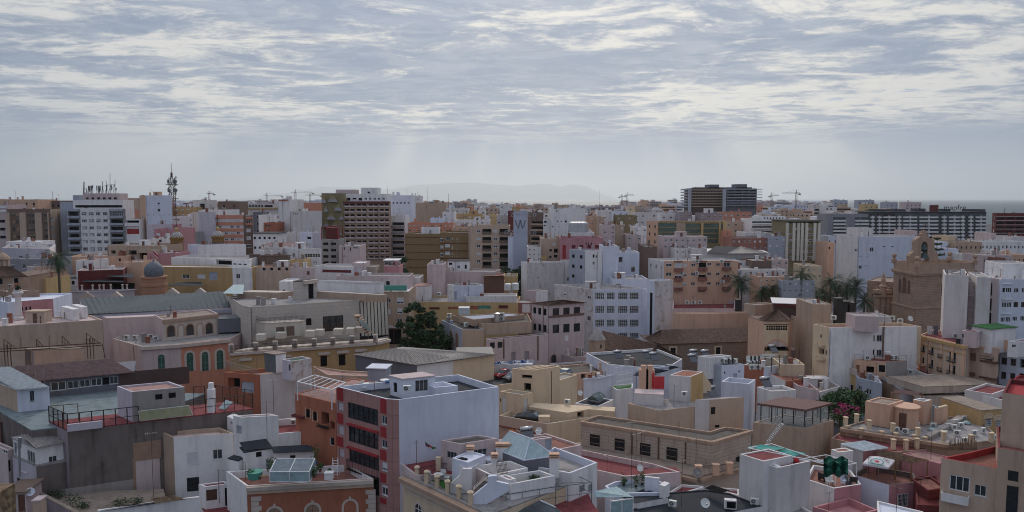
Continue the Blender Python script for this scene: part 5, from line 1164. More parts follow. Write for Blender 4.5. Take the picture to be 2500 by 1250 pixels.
H('house','bright pink walled house at the bottom right edge','b4',[(-60,1200),(270,1300),(560,1230),(280,1112)],z=6.3,w='pink',r='pink',par=.9)
H('house','white parapet corner at the bottom right edge','b4',[(550,1140),(560,1290),(1010,1300),(990,1245)],z=6.6,w='white',r='bwhite',par=.25)
H('house','white low roof corner at the bottom edge below the plain tower house','b3',[(1480,1225),(1500,1300),(1960,1290),(1730,1165)],z=6.4,w='white',r='roofgrey',par=.3)
H('house','shaded courtyard house below the netted terrace','b4',[(300,1000),(420,1140),(680,1140),(680,980)],z=4.0,w='cement',r='rooftan',par=.2)
H('house','dim pink slanting roof house behind the reed pergola','b4',[(790,690),(1150,790),(1230,720),(960,660)],z=8.2,w='pink',r='floorpink',par=.1)
FN=empty('reed_fence',pz('b4',(1350,640),9),'ragged dry reed fence above the red roof terrace','fence');a,b_=pz('b4',(1235,660),9.0),pz('b4',(1505,660),9.0);k=MB()
for i in range(70):q=a.lerp(b_,i/70);k.bar(q,q+Vector((R.uniform(-.15,.15),0,R.uniform(.9,2.0))),.03,sides=3)
k.obj('reed','thatch',FN)
N25=H('house','white house with shuttered window and red parapet line near right edge','b4',[(1388,90),(1560,140),(1745,180)],z=11.5,w='white',r='floorred',par=.5,d=9,win=[('s3',0,1435,205,1488,280)])
N26=H('house','ochre chapel-like house with two barred arched windows near right edge','b4',[(1542,290),(1745,275)],z=11.6,d=8,w='ochre',r='rooftan',par=0,win=[('q:white',0,1590,350,1645,432),('q:white',0,1688,370,1730,445),('arch',0,1575,320,1655,352,dict(pane='cream',surround='cream',frame=None)),('arch',0,1672,335,1742,372,dict(pane='cream',surround='cream',frame=None))])
H('house','white and rose flat house at far right above the red parapet','m4',[(1490,1215),(1760,1260),(1960,1190)],z=12,w=('white2','white2'),r='floorred',par=.4)
H('house','red-walled flat house at the right edge','m4',[(1930,1140),(2200,1180)],z=13,w='red',r='floorred',d=8,par=.4)
tree('dense green bush tree beside the glass pavilion',pz('b4',(260,440),3.5),7,4.2,3200,'leaf',leaf=.3)
tree('rounded green shrub behind the tan plinth, by the balustrade walk',pz('b4',(130,440),4.0),6,3.2,2200,'leaf',leaf=.3)
fl=MB();c=pz('b4',(200,290),9.5)
for i in range(6):leaves(fl,c+Vector((R.uniform(-4,3),R.uniform(-1,1),R.uniform(-.6,.9))),(1.0,.8,.6),55,.16)
st=solo('bougainvillea','magenta bougainvillea bush behind the green shrubs','bush',c-Vector((0,0,5)),MB().bar(c-Vector((0,0,8)),c,.15),'bark');fl.obj('blossom','magenta',st);f2=MB();leaves(f2,c-Vector((0,0,1)),(4.5,1.5,1.6),500,.25);f2.obj('foliage','leaf',st)
# ================================================================ middle: right
M20=H('house','yellow old house with tall balcony doors on the side street','m4',[(170,990),(385,1078)],z=9,d=10,w='yellow',r='rooftan',par=.3,cap='limestone',win=[('d',0,200,1105,228,1220),('d',0,258,1130,286,1250),('d',0,314,1155,344,1275),('rail',0,190,1205,355,1262,'black',.5),('box',0,172,985,386,1010,'limestone',.3,'cornice')])
M20b=H('house','grey-blue old house with red roof terrace beside the yellow house','m4',[(388,1088),(640,1150),(590,1080)],z=9.2,w=('bgrey','grey'),r='floorred',par=.8,cap='bwhite',win=[('w',0,398,1170,430,1260),('d',0,482,1200,500,1260),('d',0,508,1210,526,1265)])
M21=H('house','tan roof house with pergola frame and boxed units behind the yellow house','m4',[(355,905),(680,930),(895,915)],z=12.2,base=6,w=('peach','concrete'),r='floorred',par=.2,win=[('k',0,480,975,558,1048),('k',0,370,960,408,1045),('d',0,605,960,672,1040)])
rpx(M21,'m4',[(360,903),(640,930),(890,915)],12.2,1.0,mat='rust',gap=0,post=2,mid=(.5,));ac('on the tan roof house',pz('m4',(490,915),12.2),0,1.5);ac('on the tan roof house',pz('m4',(735,915),12.2),0,1.6);ac('on the tan roof house',pz('m4',(778,912),12.2),0,1.6)
ac('in the gully beside the tan roof house',pz('m4',(900,1050),9),.2,1.8);ac('in the gully beside the tan roof house',pz('m4',(925,1060),9),.2,1.8)
H('house','red-roofed low house behind the tan roof house','m4',[(900,985),(1100,1060),(1290,1050),(1110,960)],z=9.5,w='white',r='floorred',par=.4)
CL=H('cloister','old cloister with blue-white arcade and brown weathered roof walls','m4',[(640,1088),(830,1200),(1390,1160),(1850,1260),(2080,1240),(1395,1062)],z=9.0,w=('stone','bwhite','bwhite','stone'),r='rooftan',par=0.0,
       win=[('arch',1,905,1198,995,1262,dict(surround='bwhite',pane='brown',frame=None)),('arch',1,1062,1188,1130,1262,dict(surround='bwhite',pane='beige',frame=None)),('arch',1,1212,1180,1275,1262,dict(surround='bwhite',pane='beige',frame=None)),('arch',2,1435,1195,1490,1262,dict(surround='bwhite',pane='dark',frame=None))])
for i in (0,1,2):wl=CL.walls[i];boxon(CL,wl,(0,8.75,wl.L,8.98),.2,'bgrey','eave')
H('','','m4',[(690,1085),(1395,1062),(1800,1165)],z=10.2,d=1.0,base=9.0,w='weather2',r='rooftan',par=0,of=CL)
CO=H('cloister','weathered stone wall of the old cloister court with small dark doorway','b4',[(960,160),(1390,175)],z=8.4,d=3,w='weather2',r='rooftan',par=0,win=[('x',0,1328,262,1382,310),('w',0,1225,262,1250,290)])
M14=H('apartment_block','broad white apartment block with pink roof floor and white stair huts, right','m4',[(-60,545),(103,582),(1015,567)],z=18.7,w=('cream','white'),r='floorpink',par=.55,
        win=[('w',1,553,660,566,720),('w:alu',1,588,660,637,720),('d',1,547,805,562,862),('w',1,585,808,633,872),('d',0,62,812,76,862),('d',0,10,650,24,690),('box',1,645,575,652,880,'brown',.08,'downpipe'),('box',1,1002,570,1016,940,'cream',.3,'corner_pier'),('bal',0,-20,735,60,775,'cream',.9),('bal',0,-20,870,60,910,'cream',.9),('k',0,0,790,50,860)])
H('','','m4',[(272,430),(372,462),(612,470),(535,432)],z=21.2,base=18,w='ppink',r='roofgrey',par=.15,of=M14);
for x,y in ((145,505),(320,560),(445,575),(740,510),(822,540)):ac('on the pink roof of the broad white block',pz('m4',(x,y),18.1),.1,1.5)
dish('on the pink roof of the broad white block',pz('m4',(920,545),18.4),.2,1.6);aerial('on the broad white block',pz('m4',(660,560),18.2),4.5,.1);aerial('on the broad white block',pz('m4',(455,515),18.2),6.5,.5)
tree('dark street tree below the broad white block',pz('m4',(70,1250),0),13,5.2,3600,'leafd',leaf=.32)
M17=H('apartment_house','old tan street building with iron balconies, cornice and laundry on its red roof','m4',[(1022,655),(1500,765),(1620,690),(1180,600)],z=16.6,w=('beige','beige'),r='floorred',par=.5,cap='peach',
        win=[('d',0,1050,745,1070,820,),('d',0,1138,770,1160,850),('d',0,1228,795,1248,885),('d',0,1322,818,1345,925),('d',0,1365,830,1386,935),('d',0,1045,880,1066,950),('d',0,1135,905,1156,985),('d',0,1222,930,1244,1020),('d',0,1318,955,1342,1055),('d',0,1358,965,1382,1065),
             ('rail',0,1042,785,1078,825,'black',.5),('rail',0,1130,812,1166,852,'black',.5),('rail',0,1220,845,1254,888,'black',.5),('rail',0,1312,875,1390,935,'black',.5),('rail',0,1130,950,1160,990,'black',.5),('rail',0,1214,980,1248,1025,'black',.5),('rail',0,1310,1010,1385,1068,'black',.5)])
wl=M17.walls[0];boxon(M17,wl,(0,15.9,wl.L,16.5),.4,'ochre','cornice');boxon(M17,wl,(0,14.6,wl.L,14.8),.12,'ochre','string_course')
for u in (.0,.22,.47,.7,.93):boxon(M17,wl,(wl.L*u,0,wl.L*u+.5,15.9),.1,'peach','pilaster')
LN=empty('laundry_line',pz('m4',(1450,700),16.2),'line of dark washing hung over the red roof of the old tan street building','laundry');a,b_=pz('m4',(1385,695),17.6),pz('m4',(1590,705),17.6);MB().bar(a,b_,.02).obj('line','metal',LN)
for i in range(9):q=a.lerp(b_,(i+.3)/9);MB().box(q.x,q.y-.02,q.z-R.uniform(.9,1.5),q.x+1.0,q.y+.03,q.z).obj('garment',('black','black','dgrey','black','black','ink','black','signred','cloth')[i],LN)
for i,(x,mt) in enumerate(((1122,'cloth'),(1185,'dgrey'))):p=pz('m4',(x,650),16.2);solo('hanging_sheet',('white','grey')[i]+' sheet drying on the old tan street building roof','sheet',p,MB().box(p.x-.5,p.y,16.1,p.x+.5,p.y+.05,18.0),mt)
H('roof_hut','pink roof hut with door on the old tan street building','m4',[(1450,615),(1600,628),(1650,615)],z=19.2,base=16,w='ppink',r='floorred',par=.1,cat='hut',win=[('d',0,1455,645,1468,690)])
ac('on the old tan street roof',pz('m4',(1340,680),16.2),.2,1.6);ac('on the old tan street roof',pz('m4',(1380,690),16.2),.2,1.6)
M18=H('apartment_house','apartment house with dark wooden balconies under a curved peach roof edge','m4',[(1490,745),(1640,760),(1825,790)],z=16.2,d=10,w='beige',r='peach',par=.25,cap='peach',
        win=[('k',0,1500,780,1595,1090),('k',1,1660,790,1800,880),('k',1,1660,945,1790,1090),('bal',0,1487,825,1597,905,'brownframe',1.0),('bal',1,1660,900,1818,945,'brownframe',1.0),('rail',1,1660,855,1780,905,'black',1.0),('bal',0,1482,1020,1590,1060,'brownframe',1.0),('bal',1,1652,1065,1815,1110,'brownframe',1.0)])
H('','','m4',[(1580,685),(1920,720)],z=17.3,base=15.5,d=.5,w='peach',r='peach',par=0,of=M18)
M19=H('apartment_house','blue-white apartment house with brown windows at right edge','m4',[(1832,790),(2200,840)],z=15.4,d=10,w='bwhite',r='roofgrey',par=.4,win=[('w:brown',0,1855,882,1908,958),('w:brown',0,1950,895,2002,970),('w:brown',0,1853,1030,1898,1105),('w:brown',0,1945,1042,1992,1112),('d:brown',0,2038,1045,2083,1125),('k',0,2042,900,2100,1000)])
H('','','m4',[(1920,720),(2030,728),(2200,700)],z=18.0,base=15,w='white',r='floorred',par=.2,of=M19,win=[('d',0,1962,755,1980,782),('d',0,1984,755,1998,782)])
H('','','m4',[(1745,600),(1850,590),(2000,580)],z=19.8,base=15,w=('white','white'),r='green',par=0,d=4,of=M19,over=.3)
f2=MB();c=pz('m4',(1780,1130),8)
for i in range(8):leaves(f2,c+Vector((R.uniform(-8,7),R.uniform(-2,2),R.uniform(-.5,.8))),(2,2,1),120,.3)
st=solo('hedge','green leafy hedge behind the old cloister wall','hedge',c-Vector((0,0,8)),MB().bar(c-Vector((0,0,8)),c,.2),'bark');f2.obj('foliage','leaf',st)
M16=H('apartment_block','tall grey-white windowless flank of flats beside the stone bell tower','m4',[(1280,42),(1522,62)],D=(152,150),d=12,w='white2',r='roofgrey',par=.6)
H('','','m4',[(1522,130),(1605,136)],D=(152,151.5),d=8,w='ppink',r='roofgrey',par=0,of=M16,win=[('d',0,1572,145,1602,195),('s',0,1565,285,1595,340),('d',0,1560,430,1588,490)]+[('bal',0,1514,y,1598,y+10,'white2',.3) for y in (250,395,538)])
H('','','m4',[(1605,68),(1748,78)],D=(149,148),d=12,w='white2',r='roofgrey',par=.3,of=M16);H('','','m4',[(1748,80),(1845,84)],D=(149.5,148.5),d=12,w='ppink',r='roofgrey',par=.3,of=M16,win=[('k',0,1735,130,1755,260),('k',0,1730,285,1750,415),('k',0,1725,430,1745,560)])
M16b=H('apartment_block','blue-white flats with rows of paired windows at right edge','m4',[(1845,88),(2250,92)],D=(148,147),d=12,w='bwhite',r='white',par=.6,
         win=[('d',0,1865,178,1890,225),('p',0,1900,178,1955,225),('p',0,1983,182,2027,228),('p',0,2062,180,2110,228),('p',0,1860,325,1905,378),('p',0,1912,325,1955,378),('p:brown',0,1978,322,2022,375),('p:brown',0,2055,322,2100,375),('p',0,1846,478,1888,525),('p',0,1900,475,1943,525),('p',0,1968,470,2012,515),('p',0,2047,465,2090,515),('box',0,1862,135,1965,143,'white',.25,'ledge'),('box',0,1858,290,1962,298,'white',.25,'ledge'),('box',0,1850,437,1955,445,'white',.25,'ledge')])
rpx(M16,'m4',[('t4',1290,1110),('t4',1585,1140),('t4',1845,1105)],29.3,1.2,mat='metal',gap=0,post=4,mid=(.5,),rp=.04)
H('','','t4',[(1870,1015),(2200,1035)],D=(153,152),d=8,w='white',r='roofgrey',par=.3,of=M16b)
# ---------------------------------------------------------------- stone bell tower
TW=H('bell_tower','square brown stone church tower with open bell gable','f',[(2183,637),(2239,645),(2380,643)],D=(194,184,190),w=('ashlar','ashlar'),r='stone',par=1.9,cap='stone',cat='tower')
zt=TW.z
for wl in TW.walls:
    boxon(TW,wl,(-.5,zt-2.6,wl.L+.5,zt-2.1),.55,'stone','cornice');boxon(TW,wl,(-.3,zt-3.0,wl.L+.3,zt-2.6),.3,'stone','cornice');boxon(TW,wl,(-.25,zt-11.3,wl.L+.25,zt-10.9),.35,'stone','string_course');boxon(TW,wl,(0,zt-2.1,wl.L,zt+.01),.06,'stone','parapet_panel');boxon(TW,wl,(0,0,wl.L,zt-11.3),.18,'ashlar','lower_stage')
wl=TW.walls[0]
for x0,x1,y0,y1 in ((2195,2200.5,680,714),(2205,2212,676,717),(2217,2222,684,718)):
    u0,v1=wl.uv('f',(x0,y0));u1,v0=wl.uv('f',(x1,y1));arch(TW,wl,(u0,v0,u1,v1),'ashlar','brownframe',.12,None)
u0,v1=TW.walls[1].uv('f',(2299,692));boxon(TW,TW.walls[1],(u0,v1-3.1,u0+.9,v1),.02,'dark','opening')
for c in TW.C:
    MB().box(c.x-.5,c.y-.5,zt-.6,c.x+.5,c.y+.5,zt+.5).lathe((c.x,c.y,zt+.5),[(.45,0),(.25,.25),(.3,.4),(.55,.75),(.6,1.05),(.4,1.4),(0,1.55)],12).obj('ball_finial','stone',TW)
BG=2160;s_=260/1250
def bg(x,y):return (BG+x*s_,560+y*s_)
Dg=187
outer=[bg(292,385),bg(288,315),bg(302,285),bg(330,275),bg(345,250),bg(352,190),bg(352,150),bg(362,120),bg(385,105),bg(415,90),bg(428,80),bg(425,55),bg(450,50),bg(455,15),bg(492,15),bg(496,50),bg(515,58),bg(512,85),bg(530,100),bg(560,112),bg(582,130),bg(585,190),bg(590,245),bg(605,270),bg(625,290),bg(628,385)]
inner=[bg(424,385),bg(428,190)]+[bg(466-38*math.cos(math.pi*i/8),190-48*math.sin(math.pi*i/8)) for i in range(1,8)]+[bg(504,190),bg(500,385)]
mid_i=len(inner)//2;top_o=outer.index(bg(455,15))
left=outer[:top_o+1]+[inner[mid_i]]+list(reversed(inner[:mid_i]));right=[inner[mid_i]]+[outer[top_o]]+outer[top_o+1:]+list(reversed(inner[mid_i+1:]))
for poly in (left,right):vpoly(TW,'bell_gable','f',poly,Dg,1.4,'stone')
for x in (330,600):q=pD('f',bg(x,318),Dg-.1);MB().lathe((0,0,0),[(0,.25),(.5,.25),(1.0,.12),(1.15,0)],14).obj('volute','stone',Rec(TW.root,TW.o)).matrix_local=Matrix.Translation(q-TW.o)@Matrix.Rotation(math.pi/2,4,'X')
for zc,rs in ((205,1.0),(310,1.35)):
    q=pD('f',bg(460,zc+20),Dg+.6);MB().lathe(q,[(.95*rs,-.2),(.8*rs,.1),(.55*rs,.8),(.42*rs,1.25),(.2*rs,1.45),(0,1.5)],14).obj('bell','bronze',TW);MB().box(q.x-1.3,q.y-.2,q.z+1.5,q.x+1.3,q.y+.2,q.z+2.0).box(q.x-.5,q.y-.18,q.z+2.0,q.x+.5,q.y+.18,q.z+2.7).obj('bell_yoke','black',TW)
rpx(TW,'f',[bg(380,400),bg(640,395)],zt,.9,mat='rust',gap=0,post=1.6,mid=());q=pD('f',bg(473,15),Dg+.7);MB().bar(q,q+Vector((0,0,2.2)),.08).bar(q+Vector((-.6,0,1.5)),q+Vector((.6,0,1.5)),.07).obj('cross','rust',TW)
CHB=H('church','ruddy brown stone church front with carved baroque portal, left of the tower','m4',[(490,105),(640,95),(760,90)],D=(205,203,201),d=14,w='ashlar',r='rooftan',par=.2)
k=MB();
for x in (590,640,700,735):q=pD('m4',(x,400),198.5);k.lathe((q.x,q.y,0),[(1.0,0),(.8,1),(.8,18),(1.1,18.5),(1.1,19)],10)
q=pD('m4',(652,130),199);k.lathe((q.x,q.y,0),[(1.0,18),(.9,21),(1.1,21.3),(.6,21.8),(.6,23.2),(.3,23.8),(.4,24.2),(0,25.2)],8);k.obj('portal_column','stone',CHB)
k=MB()
for x,y,r_ in ((595,235,2.2),(735,200,1.6),(690,390,1.8),(600,300,1.6),(700,300,1.5)):q=pD('m4',(x,y),199.5);leaves(k,q,(r_,.6,r_),40,.5)
k.obj('carving','ashlar',CHB)
k=MB();a,b_=pD('m4',(570,235),199),pD('m4',(750,235),198);k.box(a.x,a.y-.6,a.z,b_.x,a.y+1.5,a.z+1.0).obj('entablature','stone',CHB)
for x,yb,yt,fr_,lb in ((1262,330,110,3.9,'tall date palm beside the peach flats, rear of a close pair'),(1296,345,150,3.6,'shorter date palm of the close pair beside the peach flats'),(1910,260,40,3.7,'date palm standing before the tall block of beige piers'),(1610,300,225,3.2,'low palm crown right of the close palm pair'),(1500,310,240,3.0,'lowest palm crown behind the beige wall'),(1855,290,210,3.2,'palm crown behind the maroon slatted building'),(2060,330,250,3.0,'small palm right of the maroon slatted building')):
    D_=215;t_=pD('m3',(x,yt),D_);palm(lb,(t_.x,t_.y,0),t_.z,fr_*1.25)
for x,yt,fr_,lb in ((118,120,4.0,'palm with high crown at left of the church palm grove'),(285,170,4.9,'largest drooping palm in the church palm grove'),(180,215,4.4,'palm low on the left of the church palm grove'),(370,185,4.2,'palm tucked behind the largest palm of the grove'),(460,320,4.0,'short palm nearest the church portal'),(60,265,3.5,'dark low palm behind the black chimney pipes')):
    t_=pD('m4',(x,yt),190+(x%50)*.1);palm(lb,(t_.x,t_.y,0),t_.z,fr_,52)
for i,(x,w2,yt) in enumerate(((190,18,290),(258,17,322),(305,19,335))):
    q=pD('m4',(x,465),168);tp=pD('m4',(x,yt),168);solo('flue_stack','tall black square flue on the roofs before the palm grove','flue',(q.x,q.y,10),MB().box(q.x-.75,q.y-.75,10,q.x+.75,q.y+.75,tp.z).box(q.x-.9,q.y-.9,tp.z,q.x+.9,q.y+.9,tp.z+.25),'black')
H('building','beige roof block with chimney box before the palm grove','m4',[(-60,345),(125,345)],D=166,d=10,w='tan',r='roofgrey',par=.2)
H('building','low grey roof behind the black flues','m4',[(-100,470),(740,470)],D=178,d=6,w='white2',r='roofgrey',par=.3)
# ================================================================ middle: left
G6=H('building','long blank beige wall building with pale roof rail, left edge','m0',[(-160,580),(1042,502),(925,457),(-260,510)],z=21,w=('beige','beige'),r='ppink',par=.25)
rpx(G6,'m0',[(-50,535),(330,510),(620,490)],20.8,1.2,mat='limestone',gap=0,post=3,mid=(.5,),rp=.07);rpx(G6,'m0',[(-50,565),(630,525)],21,.7,mat='metal',gap=0,post=3,mid=(),rp=.03)
UC=empty('garden_column',pz('m0',(195,500),20.8),'white column with urn and plant on the blank beige building roof','column');p=UC.o
MB().lathe(p,[(.85,0),(.85,.4),(.6,.6),(.52,4.6)],14).obj('shaft','white2',UC);MB().lathe(p+Vector((0,0,4.6)),[(.5,0),(.75,.3),(1.0,.8),(.9,1.0),(.7,1.15),(.8,1.4),(0,1.4)],14).obj('urn','white2',UC);f=MB();leaves(f,p+Vector((0,0,6.4)),(.6,.6,.5),90,.25);f.obj('plant','leafd',UC)
for a,b_ in (((625,440),(748,500)),((735,420),(835,475))):
    q=[pz('m0',(a[0],a[1]+40),20.8),pz('m0',(b_[0],b_[1]+15),20.8)];h=[v+Vector((0,0,2.3)) for v in q];MB().hexa([q[0],q[1],q[1]+Vector((.6,1,0)),q[0]+Vector((.6,1,0))],[h[0],h[1],h[1]+Vector((.6,1,0)),h[0]+Vector((.6,1,0))]).obj('skylight_box','white',G6)
G7=H('museum','long hall with ribbed zinc pitched roof and white gable, left','m0',[(905,450),(2450,385)],D=(168,178),d=11,w='ppink',r='ppink',par=0)
e0,e1=pD('m0',(895,445),167.5),pD('m1',(252,378),177.5);r0,r1=pD('m0',(806,288),174),pD('m1',(186,212),184)
sheet(G7,'zinc_roof','m0',[e0,e1,r1,r0],'zinc',ribs=26,amp=.10,th=.15)
bk0,bk1=Vector((r0.x-.5,r0.y+5,e0.z)),Vector((r1.x,r1.y+5,e1.z));sheet(G7,'zinc_roof','m0',[bk0,bk1,r1,r0],'zinc')
MB().add((e0,r0,bk0,(bk0.x,bk0.y,5),(e0.x,e0.y,5)),((0,1,2,3,4),)).obj('gable_wall','white',G7);MB().add((e1,r1,bk1),((0,1,2),)).obj('gable_wall','zinc',G7)
wl=G7.walls[0];boxon(G7,wl,(0,wl.z1-1.0,wl.L,wl.z1-.1),.3,'bgrey','gutter')
H('','','m0',[(1040,478),(1575,455),(1640,470)],z=18.3,d=6,w='ppink',r='ppink',par=0,of=G7,win=[('box',0,1045,520,1198,540,'limestone',.4,'hood'),('box',0,1235,500,1241,680,'brown',.08,'downpipe')])
G9=H('museum','ochre-red arcaded wing with arched green windows and pale cornice, left','m0',[(1150,695),(1432,772),(1838,745),('m1',262,692)],z=14.5,w=('ppink','ppink','salmon'),r='roofgrey',par=.3,cap='limestone',d=10)
G9.root['label']='red and lilac arcaded wing with arched teal windows under pale cornice, left'
for i in (1,2):wl=G9.walls[i];boxon(G9,wl,(0,13.7,wl.L,14.4),.4,'limestone','cornice')
wl=G9.walls[2]
for x0,x1,y0,y1 in ((1895,1968,838,1022),(2050,2122,832,1018),(2200,2274,815,1000)):
    u0,v1=wl.uv('m0',(x0,y0));u1,v0=wl.uv('m0',(x1,y1));arch(G9,wl,(u0,v0,u1,v1),'limestone','greenglass',.45,'sea_green')
wl=G9.walls[1];u0,v1=wl.uv('m0',(1605,858));u1,v0=wl.uv('m0',(1680,1045));arch(G9,wl,(u0,v0,u1,v1),'ppink','greenglass',.2,'sea_green')
for x,y in ((1295,705),(1380,705)):ac('on the low roof of the lilac arcaded wing',pz('m0',(x,y),14.3),0,1.5)
for x,y in ((1535,695),(1585,715)):ac('beside the arched attic pavilion',pz('m0',(x,y),14.3),.9,1.5)
G8=H('museum','stone attic pavilion with arched windows above the arcaded wing','m0',[(1568,452),(1650,500),('m1',132,436)],z=19,base=14,w=('ppink','limestone'),r='rooftan',par=.3)
wl=G8.walls[1];boxon(G8,wl,(0,18.2,wl.L,18.9),.4,'stone','cornice')
for x0,x1,y0,y1 in ((1697,1777,565,670),(1892,1970,552,655),(2090,2162,540,640),(1812,1868,560,665),(2005,2060,545,655)):
    u0,v1=wl.uv('m0',(x0,y0));u1,v0=wl.uv('m0',(x1,y1));arch(G8,wl,(u0,v0,u1,v1),'stone','glass' if x0 in (1697,1892,2090) else 'limestone',.25,None)
G11=H('museum','ochre palace storey with pedimented windows below the iron-railed terrace','m1',[(250,835),(1740,728),(1876,695)],z=14.5,w=('ochre','ochre'),r='limestone',par=0,d=16,
        win=[('d:brown',0,1175,872,1245,975),('d:brown',0,1362,858,1432,965),('box',0,1152,835,1275,850,'limestone',.4,'hood'),('box',0,1340,820,1465,835,'limestone',.4,'hood'),('box',0,1522,805,1645,820,'limestone',.4,'hood'),('box',0,350,895,480,912,'limestone',.4,'hood'),('box',0,830,862,880,874,'limestone',.4,'hood'),('d',0,1550,840,1615,870)])
for i in (0,1):wl=G11.walls[i];boxon(G11,wl,(0,13.9,wl.L,14.45),.5,'limestone','cornice')
ps=[(262,830),(512,812),(712,798),(912,785),(1110,772),(1300,758),(1492,742),(1735,725)]
for p in ps:q=pz('m1',p,14.66);MB().box(q.x-.45,q.y,14.6,q.x+.45,q.y+.6,16.2).obj('balustrade_post','limestone',G11)
rpx(G11,'m1',ps,14.7,1.25,mat='black',gap=.22,post=60,mid=(.15,.55),rb=.03)
G10=H('museum','modern limestone-clad museum with large window and slatted corner','m1',[(375,354),(462,374),(1532,302),(1856,252)],z=21,base=5,w=('slab','slab','slab'),r='roofgrey',par=.25,d=18,
        win=[('d:black',1,1030,490,1085,557),('p:black',1,1200,470,1410,608)])
wl=G10.walls[2]
for r_ in range(5):
    for c_ in range(8):
        x0=1580+c_*35+r_*3;q=wl.rects('m1',(x0,322+r_*69-c_*1.5,x0+26,388+r_*69-c_*1.5))[0];boxon(G10,wl,(q[0],q[1],q[2],q[3]),.12,'ivory','slat_panel')
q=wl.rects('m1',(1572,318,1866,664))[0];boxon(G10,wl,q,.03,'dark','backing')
H('','','m1',[(895,113),(980,122),(1142,104)],z=25,base=20.5,w=('slab','slab'),r='tar',par=0,of=G10,win=[('d',1,1050,122,1112,295),('box',1,1000,104,1140,125,'limestone',.8,'canopy')])
H('','','m1',[(330,222),(750,232),(895,218)],z=22.2,base=20.5,d=.4,w='tan',r='limestone',par=0,of=G10);H('','','m1',[(1142,220),(1220,218),(1855,252)],z=22.2,base=20.5,d=.4,w='tan',r='limestone',par=0,of=G10)
H('','','m1',[(522,528),(606,546),(1026,522)],z=17.7,base=14.6,w=('limestone','ivory'),r='limestone',par=0,of=G10,win=[('b:brown',1,725,580,812,668),('b:brown',1,828,572,913,664)])
rpx(G10,'m1',[(522,528),(606,546),(810,533),(1020,520)],17.8,1.3,mat='black',gap=.25,post=5,mid=(.5,),rb=.025)
H('','','m1',[(132,502),(468,488)],z=17.6,base=14.6,d=6,w='dgrey',r='zinc',par=0,of=G10)
for x0,x1,y in ((518,604,712),(718,810,695),(1016,1110,675),(1115,1200,664),(1306,1400,655),(1436,1520,648),(1526,1614,638)):
    q,h=pz('m1',(x0,y),14.66),pz('m1',(x1,y),14.66);solo('stone_bench','cream stone bench block on the iron-railed museum terrace','bench',q,MB().box(q.x,q.y,14.62,h.x,q.y+1.8,15.9),'ivory')
st=MB()
for i in range(8):a=pD('m1',(1560+i*16,450+i*24),164);st.box(a.x-.6,a.y-2,a.z-.25,a.x+.6,a.y+.5,a.z)
st.obj('stair_step','stone',G10);MB().quad(pD('m1',(1590,560),160),pD('m1',(1700,640),157),pD('m1',(1655,545),157),pD('m1',(1560,480),160)).obj('glass_balustrade','skyglass',G10)
G13=H('market_hall','low building with ribbed pale metal roof and slate-blue wall, centre','m1',[(1532,862),('m2',75,966),('m2',440,918),('m2',858,858),('m1',2010,788)],z=13.5,w=('dgrey','white','cream'),r='zincl',par=0,over=.3)
sheet(G13,'ribbed_roof','m1',[(1530,858,13.72),('m2',75,962,13.72),('m2',400,880,13.9),(1930,792,13.9)],'zincl',ribs=22,amp=.1);sheet(G13,'ribbed_roof','m2',[(80,960,13.75),(860,856,13.75),(560,830,13.95),(-60,795,13.95)],'zincl',ribs=34,amp=.1)
H('house','white flat house between panelled block and pale metal roof','m2',[(-160,1010),(75,1075),(435,1045),(430,940),(90,960)],z=11,w='white',r='rooftan',par=.3)
aerial('behind the blank-walled block',pz('m2',(405,1080),9),5,.3);aerial('on the pale metal roof',pz('m1',(1925,960),13),8,.2)
# ---- middle centre
M7=H('convent','square pinkish convent block with six barred windows and shallow tiled roof','m2',[(1242,335),(1406,358),(1778,328)],z=18.9,w=('ppink','ppink'),r='brown',par=0,over=.4,cat='building',
       win=[('q:black',1,1455,388,1520,465),('q:black',1,1563,382,1627,458),('q:black',1,1670,376,1732,452),('q:black',1,1455,555,1520,635),('q:black',1,1563,548,1627,628),('q:black',1,1670,542,1732,620),('d',0,1255,372,1288,445),('d',0,1305,378,1338,455),('d',0,1356,385,1392,463),('d',0,1255,537,1288,612),('d',0,1305,545,1338,622),('d',0,1356,553,1392,632),('box',1,1406,464,1775,455,'brown',.08,'string_course'),('arch',1,1440,862,1488,935,dict(surround='stone',frame='black')),('box',1,1578,665,1614,715,'white',.05,'plaque')])
sheet(M7,'roof_slope','m2',[(1400,352,19.08),(1785,325,19.08),(1570,300,20.0),(1568,301,20.0)],'tilebrown',ribs=26,amp=.08);sheet(M7,'roof_slope','m2',[(1238,332,19.08),(1400,352,19.08),(1570,300,20.0),(1568,300,20.0)],'tilebrown',ribs=14,amp=.08)
H('','','m2',[(778,692),(815,705),(1412,652)],z=12.9,w=('ppink','ppink'),r='gravel',par=.1,of=M7,win=[('q:black',1,818,735,866,792),('q:black',1,895,730,945,786),('b:mauve',1,1030,835,1078,935),('b:mauve',1,1168,825,1215,925),('box',1,952,692,962,895,'brownframe',.15,'downpipe'),('box',1,1300,668,1309,915,'brownframe',.15,'downpipe')])
M8=H('church','old church with pale blue arched side wall and flat dark roof, behind trees','m2',[(322,505),(535,600),(755,600)],z=14.6,w=('bgrey','tan'),r='gravel',par=.15,d=12,win=[('arch',0,410,610,440,770,dict(surround='stone',frame=None,pane='brown')),('arch',0,468,630,496,800,dict(surround='stone',frame=None,pane='brown'))])
H('','','m2',[(430,455),(740,540),(1242,520),(1200,440)],z=15.8,base=13,w=('stone','tan'),r='gravel',par=.3,of=M8)
H('','','m2',[(500,460),(650,500),(1170,450),(1000,430)],z=16.6,base=15,w=('stone','stone'),r='bgrey',par=.2,of=M8)
